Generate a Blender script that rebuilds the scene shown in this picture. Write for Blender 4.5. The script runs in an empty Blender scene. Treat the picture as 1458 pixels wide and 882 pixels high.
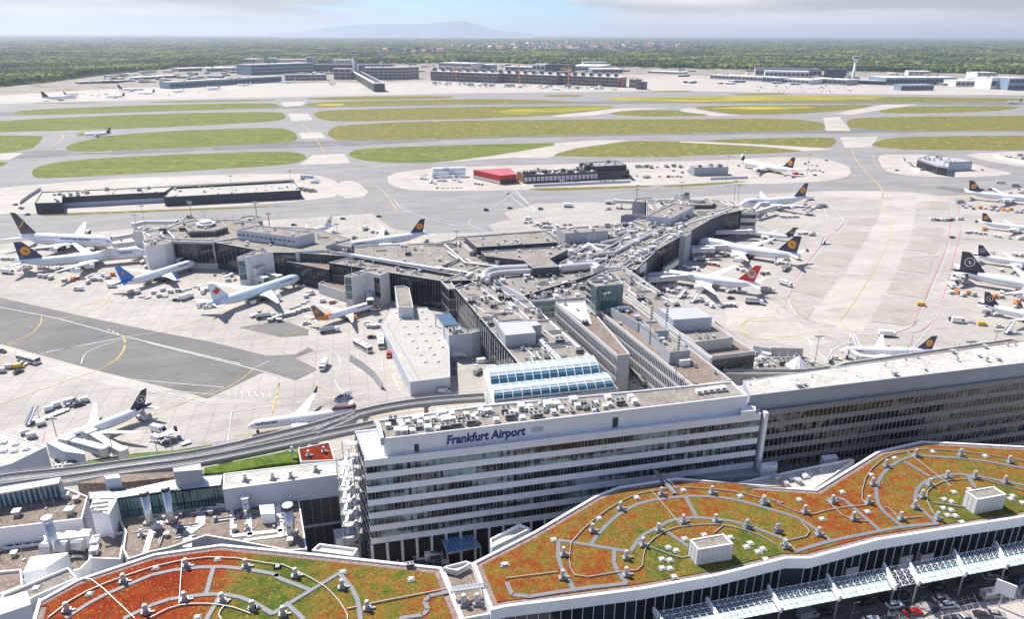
import bpy, math, random, re
import numpy as np
from mathutils import Vector, Matrix
random.seed(7)
SC = bpy.context.scene
COL = SC.collection
R_ = math.radians
# ------------------------------------------------------------------ camera
F = 1030.0; PI_ = R_(20.9); RO = R_(-0.2); H = 140.0
cam = bpy.data.cameras.new('camera'); cam.sensor_width = 36; cam.sensor_fit = 'HORIZONTAL'
cam.lens = 36 * F / 1458; cam.clip_start = 1; cam.clip_end = 120000
camo = bpy.data.objects.new('camera', cam); COL.objects.link(camo)
fw = Vector((0, math.cos(PI_), -math.sin(PI_))); up = Vector((0, math.sin(PI_), math.cos(PI_))); rt = Vector((1, 0, 0))
cx_ = rt * math.cos(RO) - up * math.sin(RO); cy_ = rt * math.sin(RO) + up * math.cos(RO)
camo.matrix_world = Matrix(((cx_.x, cy_.x, -fw.x, 0), (cx_.y, cy_.y, -fw.y, 0), (cx_.z, cy_.z, -fw.z, H), (0, 0, 0, 1)))
SC.camera = camo
SC.view_settings.view_transform = 'Standard'; SC.view_settings.look = 'None'
SC.view_settings.exposure = 0.56; SC.view_settings.gamma = 1
SC.cycles.max_bounces = 5; SC.cycles.volume_bounces = 0; SC.cycles.transparent_max_bounces = 8
# ------------------------------------------------------------------ sun and sky
SUN_AZ = Vector((-0.73, 0.68)); SUN_EL = R_(52)
sd = bpy.data.lights.new('sun', 'SUN'); sd.energy = 5.0; sd.angle = R_(0.5); sd.color = (1, 0.95, 0.88)
so = bpy.data.objects.new('sun', sd); COL.objects.link(so)
sdir = Vector((SUN_AZ.x * math.cos(SUN_EL), SUN_AZ.y * math.cos(SUN_EL), math.sin(SUN_EL))).normalized()
so.rotation_euler = sdir.to_track_quat('Z', 'Y').to_euler()
wd = bpy.data.worlds.new('World'); SC.world = wd; wd.use_nodes = True
nt = wd.node_tree; nt.nodes.clear(); N = nt.nodes.new; Lk = nt.links.new
sky = N('ShaderNodeTexSky'); sky.sky_type = 'NISHITA'; sky.sun_disc = False
sky.sun_elevation = SUN_EL; sky.sun_rotation = math.atan2(SUN_AZ.x, SUN_AZ.y)
sky.altitude = 200; sky.air_density = 1.0; sky.dust_density = 0.1
bg = N('ShaderNodeBackground'); bg.inputs[1].default_value = 0.05
tc = N('ShaderNodeTexCoord'); mp = N('ShaderNodeMapping'); mp.inputs['Scale'].default_value = (1.0, 1.0, 9.0)
nz = N('ShaderNodeTexNoise'); nz.inputs['Scale'].default_value = 4.2; nz.inputs['Detail'].default_value = 7; nz.inputs['Roughness'].default_value = 0.55
sep = N('ShaderNodeSeparateXYZ'); Lk(tc.outputs['Generated'], sep.inputs[0])
# cloud bank left and right of a blue gap (a real bearing in the sky, not a screen position)
def mth(op, a, b=None, c=None):
    n = N('ShaderNodeMath'); n.operation = op
    for i, x in enumerate((a, b, c)):
        if x is None: continue
        if isinstance(x, (int, float)): n.inputs[i].default_value = x
        else: Lk(x, n.inputs[i])
    return n.outputs[0]
Lk(tc.outputs['Generated'], mp.inputs[0]); Lk(mp.outputs[0], nz.inputs['Vector'])
gapd = mth('ABSOLUTE', mth('ADD', sep.outputs['X'], 0.05))       # distance from the gap's bearing
gap = mth('MULTIPLY', mth('SUBTRACT', gapd, 0.13), 7.0)
msk = mth('ADD', mth('MULTIPLY', mth('SUBTRACT', nz.outputs['Fac'], 0.5), 2.6), gap)
mr = N('ShaderNodeMapRange'); mr.interpolation_type = 'SMOOTHSTEP'; Lk(msk, mr.inputs[0])
mr.inputs[1].default_value = -0.15; mr.inputs[2].default_value = 0.65
nz2 = N('ShaderNodeTexNoise'); nz2.inputs['Scale'].default_value = 3.0; nz2.inputs['Detail'].default_value = 6
mp2 = N('ShaderNodeMapping'); mp2.inputs['Scale'].default_value = (1, 1, 14); mp2.inputs['Location'].default_value = (3, 1, 2)
Lk(tc.outputs['Generated'], mp2.inputs[0]); Lk(mp2.outputs[0], nz2.inputs['Vector'])
cr = N('ShaderNodeValToRGB'); Lk(nz2.outputs['Fac'], cr.inputs[0])
cr.color_ramp.elements[0].position = .40; cr.color_ramp.elements[0].color = (7.0, 6.9, 7.0, 1)
cr.color_ramp.elements[1].position = .62; cr.color_ramp.elements[1].color = (14, 13.7, 13.3, 1)
hi = N('ShaderNodeMapRange'); Lk(sep.outputs['Z'], hi.inputs[0]); hi.inputs[1].default_value = .10; hi.inputs[2].default_value = .35
hi.inputs[3].default_value = 1; hi.inputs[4].default_value = 0.25
msk2 = mth('MULTIPLY', mr.outputs[0], hi.outputs[0])
mx = N('ShaderNodeMix'); mx.data_type = 'RGBA'; Lk(msk2, mx.inputs[0]); Lk(cr.outputs[0], mx.inputs[7])
tint = N('ShaderNodeMix'); tint.data_type = 'RGBA'; tint.blend_type = 'MULTIPLY'; tint.inputs[0].default_value = 1
tint.inputs[7].default_value = (.88, 1.36, 2.15, 1); Lk(sky.outputs[0], tint.inputs[6]); Lk(tint.outputs[2], mx.inputs[6])
Lk(mx.outputs[2], bg.inputs[0]); wo = N('ShaderNodeOutputWorld'); Lk(bg.outputs[0], wo.inputs[0])

# ------------------------------------------------------------------ surveying helpers: photo bearing -> point on a level plane
CR = {'A': (0, 0, 2.9408), 'B': (480, 0, 2.9408), 'C': (968, 0, 2.9408), 'D': (0, 280, 3.645), 'E': (380, 280, 3.645), 'G': (740, 260, 3.645),
      'H': (1058, 260, 3.645), 'I': (0, 480, 3.645), 'J': (380, 480, 3.645), 'K': (740, 460, 3.645), 'L': (1058, 460, 3.645),
      'M': (0, 642, 3.645), 'N': (360, 642, 3.645), 'O': (720, 642, 3.645), 'Q': (1058, 642, 3.645),
      'R': (180, 290, 5.608), 'S': (420, 340, 5.608), 'T': (620, 300, 5.608), 'U': (820, 270, 5.608), 'V': (620, 420, 5.608),
      'W': (840, 400, 5.608), 'X': (0, 640, 5.608), 'Y': (240, 640, 5.608), 'a': (340, 80, 5.608), 'b': (590, 80, 4.288),
      'c': (1060, 80, 3.663), 'd': (600, 210, 4.288), 'e': (30, 240, 3.24), 'f': (0, 120, 4.288), 'g': (950, 210, 5.608), 'h': (1250, 190, 6.298)}
def px(s):
    out = []; k = ''
    for m in re.finditer(r'([A-Za-z]?)(-?[\d.]+),(-?[\d.]+)', s):
        if m.group(1): k = m.group(1)
        x, y = float(m.group(2)), float(m.group(3))
        if k and k != 'p': o = CR[k]; x, y = o[0] + x / o[2], o[1] + y / o[2]
        out.append((x, y))
    return out
def P(u, v, z=0.0):
    x = (u - 729) / F; y = -(v - 441) / F
    d = fw + cx_ * x + cy_ * y
    t = (z - H) / d.z
    if t < 0 or t > 60000: t = 60000
    return Vector((d.x * t, d.y * t, z))
def W(s, z=0.0): return [P(u, v, z) for u, v in px(s)]
def W1(s, z=0.0): return W(s, z)[0]
def PX(p):
    d = Vector(p) - Vector((0, 0, H)); w = d.dot(fw)
    return 729 + F * d.dot(cx_) / w, 441 - F * d.dot(cy_) / w
def area(p): return 0.5 * sum(p[i].x * p[(i + 1) % len(p)].y - p[(i + 1) % len(p)].x * p[i].y for i in range(len(p)))
def ccw(p): return p if area(p) > 0 else p[::-1]
def inset(p, d):
    n = len(p); o = []
    for i in range(n):
        a, b, c = p[i - 1], p[i], p[(i + 1) % n]
        e1 = Vector((b.x - a.x, b.y - a.y)); e2 = Vector((c.x - b.x, c.y - b.y))
        if e1.length < 1e-4 or e2.length < 1e-4: o.append(b.copy()); continue
        e1.normalize(); e2.normalize()
        n1 = Vector((-e1.y, e1.x)); n2 = Vector((-e2.y, e2.x)); m = n1 + n2
        k = m.dot(n1)
        m = m * (d / k) if k > .35 else n1 * d
        o.append(Vector((b.x + m.x, b.y + m.y, b.z)))
    return o
# ------------------------------------------------------------------ materials
MAT = {}
def hexc(c): return tuple(c) + (1,)
def mat(name, col, rough=.7, metal=0, var=0, vs=.2, col2=None, spec=.5, bump=0, coat=0, island=0, emit=None):
    if name in MAT: return MAT[name]
    m = bpy.data.materials.new(name); m.use_nodes = True; t = m.node_tree; b = t.nodes['Principled BSDF']
    b.inputs['Base Color'].default_value = hexc(col); b.inputs['Roughness'].default_value = rough; b.inputs['Metallic'].default_value = metal
    b.inputs['Specular IOR Level'].default_value = spec
    if coat: b.inputs['Coat Weight'].default_value = coat; b.inputs['Coat Roughness'].default_value = .08
    cur = None
    g = t.nodes.new('ShaderNodeNewGeometry')
    if var or col2:
        n1 = t.nodes.new('ShaderNodeTexNoise'); n1.inputs['Scale'].default_value = vs; n1.inputs['Detail'].default_value = 6; n1.inputs['Roughness'].default_value = .6
        t.links.new(g.outputs['Position'], n1.inputs['Vector'])
        r = t.nodes.new('ShaderNodeValToRGB'); t.links.new(n1.outputs['Fac'], r.inputs[0])
        c2 = col2 or tuple(c * (1 - var) for c in col); c1 = col if col2 else tuple(min(1, c * (1 + var * .5)) for c in col)
        r.color_ramp.elements[0].position = .32; r.color_ramp.elements[0].color = hexc(c2)
        r.color_ramp.elements[1].position = .68; r.color_ramp.elements[1].color = hexc(c1)
        cur = r.outputs[0]
        n2 = t.nodes.new('ShaderNodeTexNoise'); n2.inputs['Scale'].default_value = vs * 9; n2.inputs['Detail'].default_value = 4
        t.links.new(g.outputs['Position'], n2.inputs['Vector'])
        mr_ = t.nodes.new('ShaderNodeMapRange'); t.links.new(n2.outputs['Fac'], mr_.inputs[0]); mr_.inputs[1].default_value = .3; mr_.inputs[2].default_value = .7
        mr_.inputs[3].default_value = 1 - var * .5; mr_.inputs[4].default_value = 1 + var * .3
        mm = t.nodes.new('ShaderNodeMix'); mm.data_type = 'RGBA'; mm.blend_type = 'MULTIPLY'; mm.inputs[0].default_value = 1
        t.links.new(cur, mm.inputs[6]); t.links.new(mr_.outputs[0], mm.inputs[7]); cur = mm.outputs[2]
        if bump:
            bp = t.nodes.new('ShaderNodeBump'); bp.inputs['Strength'].default_value = bump; bp.inputs['Distance'].default_value = .3
            t.links.new(n2.outputs['Fac'], bp.inputs['Height']); t.links.new(bp.outputs[0], b.inputs['Normal'])
    if island:
        mr_ = t.nodes.new('ShaderNodeMapRange'); t.links.new(g.outputs['Random Per Island'], mr_.inputs[0])
        mr_.inputs[3].default_value = 1 - island; mr_.inputs[4].default_value = 1 + island
        mm = t.nodes.new('ShaderNodeMix'); mm.data_type = 'RGBA'; mm.blend_type = 'MULTIPLY'; mm.inputs[0].default_value = 1
        if cur: t.links.new(cur, mm.inputs[6])
        else: mm.inputs[6].default_value = hexc(col)
        t.links.new(mr_.outputs[0], mm.inputs[7]); cur = mm.outputs[2]
    if cur: t.links.new(cur, b.inputs['Base Color'])
    MAT[name] = m; return m
def slab_mat(name, c1, c2, ang=12.5, w=7.5, joint=.78, patch=.10, scale=.012, line=.12):
    """concrete slabs: joints on a real grid, tone changing from slab to slab, stains"""
    m = bpy.data.materials.new(name); m.use_nodes = True; t = m.node_tree; b = t.nodes['Principled BSDF']
    n = t.nodes.new; l = t.links.new
    b.inputs['Roughness'].default_value = .85; b.inputs['Specular IOR Level'].default_value = .25
    g = n('ShaderNodeNewGeometry'); mp = n('ShaderNodeMapping'); mp.inputs['Rotation'].default_value = (0, 0, -R_(ang)); l(g.outputs['Position'], mp.inputs[0])
    br = n('ShaderNodeTexBrick'); br.offset = 0; br.inputs['Scale'].default_value = 1.0
    br.inputs['Brick Width'].default_value = w; br.inputs['Row Height'].default_value = w; br.inputs['Mortar Size'].default_value = line
    br.inputs['Mortar Smooth'].default_value = .1; br.inputs['Color1'].default_value = (1, 1, 1, 1); br.inputs['Color2'].default_value = (1 - patch,) * 3 + (1,)
    br.inputs['Mortar'].default_value = (joint,) * 3 + (1,); l(mp.outputs[0], br.inputs['Vector'])
    no = n('ShaderNodeTexNoise'); no.inputs['Scale'].default_value = scale; no.inputs['Detail'].default_value = 8; no.inputs['Roughness'].default_value = .62
    mp3 = n('ShaderNodeMapping'); mp3.inputs['Scale'].default_value = (1, 2.6, 1); l(mp.outputs[0], mp3.inputs[0]); l(mp3.outputs[0], no.inputs['Vector'])
    r = n('ShaderNodeValToRGB'); l(no.outputs['Fac'], r.inputs[0]); r.color_ramp.elements[0].position = .33; r.color_ramp.elements[1].position = .66
    r.color_ramp.elements[0].color = hexc(c2); r.color_ramp.elements[1].color = hexc(c1)
    n4 = n('ShaderNodeTexNoise'); n4.inputs['Scale'].default_value = .35; n4.inputs['Detail'].default_value = 6; l(g.outputs['Position'], n4.inputs['Vector'])
    mr_ = n('ShaderNodeMapRange'); l(n4.outputs['Fac'], mr_.inputs[0]); mr_.inputs[1].default_value = .3; mr_.inputs[2].default_value = .7; mr_.inputs[3].default_value = .93; mr_.inputs[4].default_value = 1.05
    a = n('ShaderNodeMix'); a.data_type = 'RGBA'; a.blend_type = 'MULTIPLY'; a.inputs[0].default_value = 1; l(r.outputs[0], a.inputs[6]); l(br.outputs[0], a.inputs[7])
    c = n('ShaderNodeMix'); c.data_type = 'RGBA'; c.blend_type = 'MULTIPLY'; c.inputs[0].default_value = 1; l(a.outputs[2], c.inputs[6]); l(mr_.outputs[0], c.inputs[7])
    n5 = n('ShaderNodeTexNoise'); n5.inputs['Scale'].default_value = .045; n5.inputs['Detail'].default_value = 5; l(mp3.outputs[0], n5.inputs['Vector'])
    s5 = n('ShaderNodeMapRange'); l(n5.outputs['Fac'], s5.inputs[0]); s5.inputs[1].default_value = .56; s5.inputs[2].default_value = .74; s5.inputs[3].default_value = 1; s5.inputs[4].default_value = .80
    c5 = n('ShaderNodeMix'); c5.data_type = 'RGBA'; c5.blend_type = 'MULTIPLY'; c5.inputs[0].default_value = 1; l(c.outputs[2], c5.inputs[6]); l(s5.outputs[0], c5.inputs[7])
    l(c5.outputs[2], b.inputs['Base Color']); MAT[name] = m; return m
def ramp_mat(name, stops, scale, detail=6, rough=.9, stretch=(1, 1, 1), spots=None, bump=.4, bs=2.0, spot_scale=.9, ang=0, zones=None):
    m = bpy.data.materials.new(name); m.use_nodes = True; t = m.node_tree; b = t.nodes['Principled BSDF']; n = t.nodes.new; l = t.links.new
    b.inputs['Roughness'].default_value = rough; b.inputs['Specular IOR Level'].default_value = .1
    g = n('ShaderNodeNewGeometry'); mp = n('ShaderNodeMapping'); mp.inputs['Scale'].default_value = stretch; mp.inputs['Rotation'].default_value = (0, 0, R_(ang)); l(g.outputs['Position'], mp.inputs[0])
    no = n('ShaderNodeTexNoise'); no.inputs['Scale'].default_value = scale; no.inputs['Detail'].default_value = detail; no.inputs['Roughness'].default_value = .68; l(mp.outputs[0], no.inputs['Vector'])
    fac = no.outputs['Fac']
    for s_, rad, amp in zones or []:      # planted zones round real places on the roof, edges blurred by the noise
        c_ = W1(s_, 24); vd = n('ShaderNodeVectorMath'); vd.operation = 'DISTANCE'; l(g.outputs['Position'], vd.inputs[0]); vd.inputs[1].default_value = c_
        mz = n('ShaderNodeMapRange'); mz.interpolation_type = 'SMOOTHSTEP'; l(vd.outputs['Value'], mz.inputs[0]); mz.inputs[1].default_value = rad * .55; mz.inputs[2].default_value = rad * 1.25; mz.inputs[3].default_value = amp; mz.inputs[4].default_value = 0
        ad_ = n('ShaderNodeMath'); l(fac, ad_.inputs[0]); l(mz.outputs[0], ad_.inputs[1]); fac = ad_.outputs[0]
    r = n('ShaderNodeValToRGB'); l(fac, r.inputs[0]); e = r.color_ramp.elements
    e[0].position = stops[0][0]; e[0].color = hexc(stops[0][1]); e[1].position = stops[-1][0]; e[1].color = hexc(stops[-1][1])
    for p_, c_ in stops[1:-1]: k = e.new(p_); k.color = hexc(c_)
    cur = r.outputs[0]
    for i, (sc_, th, cc) in enumerate(spots or []):
        v = n('ShaderNodeTexVoronoi'); v.inputs['Scale'].default_value = sc_; l(g.outputs['Position'], v.inputs['Vector'])
        q = n('ShaderNodeTexNoise'); q.inputs['Scale'].default_value = .12 + .05 * i; l(g.outputs['Position'], q.inputs['Vector'])
        lt = n('ShaderNodeMath'); lt.operation = 'MULTIPLY'; lt.inputs[1].default_value = th * 2; l(q.outputs['Fac'], lt.inputs[0])
        ls = n('ShaderNodeMath'); ls.operation = 'LESS_THAN'; l(v.outputs['Distance'], ls.inputs[0]); l(lt.outputs[0], ls.inputs[1])
        x = n('ShaderNodeMix'); x.data_type = 'RGBA'; l(ls.outputs[0], x.inputs[0]); l(cur, x.inputs[6]); x.inputs[7].default_value = hexc(cc); cur = x.outputs[2]
    nm_ = n('ShaderNodeTexNoise'); nm_.inputs['Scale'].default_value = .9 if scale > .05 else .08; nm_.inputs['Detail'].default_value = 6; nm_.inputs['Roughness'].default_value = .7; l(g.outputs['Position'], nm_.inputs['Vector'])
    mm_ = n('ShaderNodeMapRange'); l(nm_.outputs['Fac'], mm_.inputs[0]); mm_.inputs[1].default_value = .32; mm_.inputs[2].default_value = .68; mm_.inputs[3].default_value = .72; mm_.inputs[4].default_value = 1.18
    mu_ = n('ShaderNodeMix'); mu_.data_type = 'RGBA'; mu_.blend_type = 'MULTIPLY'; mu_.inputs[0].default_value = 1; l(cur, mu_.inputs[6]); l(mm_.outputs[0], mu_.inputs[7]); cur = mu_.outputs[2]
    l(cur, b.inputs['Base Color'])
    n2 = n('ShaderNodeTexNoise'); n2.inputs['Scale'].default_value = bs; n2.inputs['Detail'].default_value = 5; l(g.outputs['Position'], n2.inputs['Vector'])
    bp = n('ShaderNodeBump'); bp.inputs['Strength'].default_value = bump; bp.inputs['Distance'].default_value = .4; l(n2.outputs['Fac'], bp.inputs['Height']); l(bp.outputs[0], b.inputs['Normal'])
    MAT[name] = m; return m
slab_mat('concrete', (.47, .435, .39), (.37, .34, .305), joint=.76, patch=.09, line=.2)
slab_mat('concrete_pale', (.52, .475, .42), (.41, .375, .33), w=10, joint=.86, patch=.08)
slab_mat('concrete_tan', (.42, .372, .32), (.37, .325, .28), joint=.88, patch=.08)
slab_mat('seam_roof', (.50, .48, .43), (.42, .40, .355), w=2.4, joint=.8, patch=.06, ang=12.6)
slab_mat('asphalt', (.30, .29, .275), (.235, .225, .215), w=60, joint=.92, patch=.03, scale=.02, line=.3)
slab_mat('asphalt_dark', (.21, .20, .19), (.155, .15, .145), w=40, joint=.9, patch=.05, scale=.02, line=.3)
slab_mat('road', (.13, .13, .13), (.085, .085, .09), w=30, joint=.9, patch=.06, scale=.05, line=.1)
ramp_mat('grass', [(.3, (.085, .125, .026)), (.44, (.135, .17, .036)), (.56, (.17, .19, .05)), (.70, (.26, .22, .09))], .028, detail=9, stretch=(.3, 2.0, 1), bump=.5, bs=.4, ang=-8, spots=[(.07, .14, (.30, .28, .06)), (.05, .14, (.10, .12, .03))])
ramp_mat('meadow', [(.30, (.10, .14, .03)), (.42, (.15, .17, .04)), (.50, (.20, .175, .055)), (.57, (.16, .17, .04)), (.64, (.25, .15, .07)), (.72, (.20, .18, .05))], .020, stretch=(.28, 2.6, 1), bump=.5, bs=.4, ang=-5, spots=[(.09, .20, (.40, .33, .035)), (.06, .16, (.26, .13, .07))])
ramp_mat('rape', [(.38, (.15, .17, .035)), (.48, (.20, .19, .04)), (.54, (.46, .38, .03)), (.66, (.52, .42, .02))], .022, stretch=(.25, 3.2, 1), bump=.3, bs=.4, ang=-3)
ramp_mat('lawn', [(.3, (.05, .09, .015)), (.5, (.10, .16, .022)), (.7, (.19, .21, .05))], .35, bump=.8, bs=3)
ramp_mat('gravel', [(.3, (.225, .20, .172)), (.5, (.29, .262, .228)), (.7, (.35, .32, .28))], .10, bump=.3, bs=6, spots=[(.7, .22, (.38, .35, .31)), (.2, .14, (.22, .195, .165))])
ramp_mat('gravel_brown', [(.3, (.185, .145, .118)), (.5, (.245, .195, .16)), (.7, (.30, .245, .205))], .15, bump=.3, bs=6, spots=[(.8, .26, (.35, .28, .24)), (.25, .14, (.19, .14, .11))])
ramp_mat('gravel_pink', [(.3, (.22, .15, .14)), (.5, (.29, .21, .19)), (.7, (.36, .28, .255))], 1.5, bump=.4, bs=6)
ramp_mat('dusty_roof', [(.3, (.38, .355, .31)), (.5, (.52, .495, .45)), (.65, (.60, .58, .53))], .16, bump=.1, bs=2, stretch=(1, 1.8, 1))
ramp_mat('sedum', [(.18, (.24, .030, .008)), (.30, (.31, .055, .012)), (.42, (.27, .065, .014)), (.49, (.26, .098, .020)), (.545, (.24, .135, .026)), (.61, (.19, .155, .028)), (.70, (.13, .15, .024)), (.80, (.07, .12, .018))], .30, detail=12,
         spots=[(1.3, .24, (.30, .19, .05)), (1.1, .20, (.10, .085, .03)), (1.6, .26, (.24, .05, .014))], bump=1.0, bs=3.5,
         zones=[('M420,800', 34, -.13), ('M750,640', 26, -.12), ('M1000,560', 12, -.12), ('M1300,700', 16, .16), ('N640,690', 12, .12), ('N120,720', 14, .12), ('O920,600', 9, .20), ('O1250,520', 9, .20), ('O760,560', 8, .08), ('Q1150,320', 9, .20), ('Q1420,290', 9, .2), ('O680,400', 10, .07), ('Q130,380', 10, .10), ('L1300,780', 14, .05), ('L560,850', 14, -.02), ('Q500,330', 12, -.03), ('L1100,850', 26, .05), ('O1000,300', 30, .03), ('O300,400', 14, .04), ('O900,160', 10, -.02)])
ramp_mat('sedum_red', [(.32, (.13, .014, .008)), (.46, (.20, .022, .008)), (.58, (.27, .040, .010)), (.72, (.28, .10, .014))], .11, detail=9,
         spots=[(1.2, .22, (.26, .14, .03)), (1.0, .32, (.09, .035, .01)), (1.4, .32, (.24, .014, .006))], bump=.9, bs=2.5)
ramp_mat('sedum_green', [(.30, (.08, .13, .012)), (.45, (.14, .17, .016)), (.56, (.23, .19, .02)), (.7, (.26, .11, .016))], .12, detail=9,
         spots=[(1.25, .32, (.33, .27, .03)), (1.0, .32, (.06, .10, .012)), (1.4, .22, (.22, .08, .012))], bump=.9, bs=2.5)
ramp_mat('site_ground', [(.3, (.24, .215, .18)), (.45, (.36, .32, .275)), (.55, (.28, .25, .21)), (.66, (.13, .15, .08))], .012, detail=8, bump=0)
ramp_mat('forest_floor', [(.3, (.030, .050, .020)), (.5, (.045, .072, .026)), (.62, (.075, .105, .035)), (.75, (.16, .17, .09))], .0016, detail=10, stretch=(.5, 1.6, 1), bump=0)
mat('white_panel', (.84, .85, .86), .45, var=.06, vs=.3)
mat('white_paint', (.80, .80, .78), .35, var=.04, vs=.5)
mat('mark', (.78, .77, .74), .7, var=.25, vs=.6)
mat('mark_yellow', (.66, .52, .16), .7, var=.25, vs=.6)
mat('mark_red', (.62, .25, .28), .7, var=.2, vs=.6)
mat('tyre_marks', (.70, .66, .60), .8, var=.2, vs=.5)
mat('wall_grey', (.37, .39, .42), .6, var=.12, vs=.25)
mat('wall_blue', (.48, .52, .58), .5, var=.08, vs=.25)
mat('wall_dark', (.035, .05, .075), .45, var=.25, vs=.2)
mat('wall_conc', (.52, .52, .50), .8, var=.14, vs=.35)
mat('wall_pale', (.62, .62, .61), .7, var=.10, vs=.35)
mat('wall_brown', (.25, .245, .23), .55, var=.12, vs=.5)
mat('metal_light', (.56, .56, .55), .45, .25, var=.1, vs=.8)
mat('steel', (.62, .63, .64), .28, .9, var=.12, vs=1.2)
mat('metal_grey', (.36, .37, .38), .5, .3, var=.15, vs=.8)
mat('duct', (.50, .49, .46), .45, .3, var=.15, vs=.6)
mat('glass', (.014, .022, .030), .07, var=0, spec=.55, island=.6)
mat('glass_teal', (.03, .11, .12), .08, spec=1.0, island=.5)
mat('glass_blue', (.03, .13, .21), .1, spec=.8, island=.35)
mat('glass_green', (.58, .68, .64), .2, spec=.6, island=.18)
mat('skylight', (.50, .56, .57), .22, var=.06, spec=.7, island=.06)
mat('black', (.012, .012, .014), .6)
mat('dark', (.05, .05, .055), .6)
mat('rubber', (.02, .02, .02), .8)
mat('car_white', (.78, .78, .77), .25, coat=.6, spec=.5)
mat('car_silver', (.48, .49, .50), .3, .5, coat=.5)
mat('car_black', (.016, .017, .020), .25, coat=.8)
mat('car_blue', (.02, .05, .14), .25, coat=.8)
mat('car_red', (.50, .015, .012), .28, coat=.7)
mat('car_grey', (.16, .165, .17), .3, .3, coat=.5)
mat('yellow', (.68, .42, .04), .4)
mat('orange', (.78, .26, .04), .45)
mat('red_clad', (.46, .020, .030), .45, var=.08, vs=.3)
mat('red_roof', (.52, .10, .12), .55, var=.08, vs=.2)
mat('fuselage', (.80, .82, .85), .22, var=.03, vs=.4, coat=.4)
mat('belly', (.50, .52, .55), .3)
mat('wing', (.70, .71, .72), .35, var=.06, vs=.5)
mat('air_blue', (.66, .79, .85), .25, coat=.4)
mat('navy', (.010, .018, .085), .28, coat=.5)
mat('navy_dark', (.008, .012, .038), .28, coat=.5)
mat('title_blue', (.008, .03, .20), .4)
mat('gold', (.52, .38, .16), .35)
mat('tail_orange', (.82, .33, .015), .35)
mat('tail_red', (.62, .010, .015), .3, coat=.4)
mat('leaf_red', (.66, .02, .03), .4)
mat('tail_blue', (.015, .16, .55), .3, coat=.4)
mat('tail_brown', (.12, .13, .17), .35)
mat('window_dark', (.03, .035, .045), .15)
mat('blue_sheet', (.10, .22, .42), .4, var=.15, vs=.3)
mat('solar', (.10, .14, .20), .25, var=.1, vs=.5)
mat('walkway', (.19, .20, .215), .6, var=.15, vs=1.0)
mat('white_pipe', (.78, .77, .74), .5)
mat('red', (.55, .04, .03), .5)
mat('wood_brown', (.28, .14, .08), .7)
mat('concrete_wall', (.36, .345, .32), .85, var=.15, vs=.5)
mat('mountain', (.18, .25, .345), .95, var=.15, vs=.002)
mat('far_wall', (.42, .40, .38), .8, var=.15, vs=.02)
mat('far_dark', (.05, .065, .09), .5, var=.2, vs=.05)
mat('far_white', (.68, .68, .67), .7, var=.08, vs=.03)
mat('far_blue', (.22, .32, .44), .5, var=.2, vs=.03)
mat('scaffold', (.24, .22, .21), .8, var=.45, vs=.15)
mat('tile_roof', (.36, .20, .15), .8, var=.2, vs=.1)
mat('bark', (.09, .065, .045), .9)
M = MAT
def pane_reflections(name, dark, pale, lo, hi):     # window panes: pale reflections painted into the colour in patches, tone varied per pane
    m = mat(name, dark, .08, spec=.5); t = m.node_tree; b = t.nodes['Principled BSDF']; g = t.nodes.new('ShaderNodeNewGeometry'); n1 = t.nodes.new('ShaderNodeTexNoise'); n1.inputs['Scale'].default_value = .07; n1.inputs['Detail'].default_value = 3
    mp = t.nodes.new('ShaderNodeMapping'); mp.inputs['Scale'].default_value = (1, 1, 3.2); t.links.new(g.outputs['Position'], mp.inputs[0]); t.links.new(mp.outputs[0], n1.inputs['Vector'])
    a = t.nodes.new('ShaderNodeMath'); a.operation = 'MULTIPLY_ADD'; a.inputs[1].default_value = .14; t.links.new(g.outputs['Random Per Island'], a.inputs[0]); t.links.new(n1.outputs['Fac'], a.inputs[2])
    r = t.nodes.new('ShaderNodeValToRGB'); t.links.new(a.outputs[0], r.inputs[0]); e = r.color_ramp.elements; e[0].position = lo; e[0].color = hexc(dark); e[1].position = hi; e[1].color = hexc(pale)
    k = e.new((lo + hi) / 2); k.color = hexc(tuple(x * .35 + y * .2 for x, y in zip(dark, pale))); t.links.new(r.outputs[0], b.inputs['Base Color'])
pane_reflections('glass_front', (.012, .018, .018), (.27, .37, .36), .50, .66); pane_reflections('glass_bronze', (.010, .009, .008), (.16, .14, .11), .56, .72)
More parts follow.
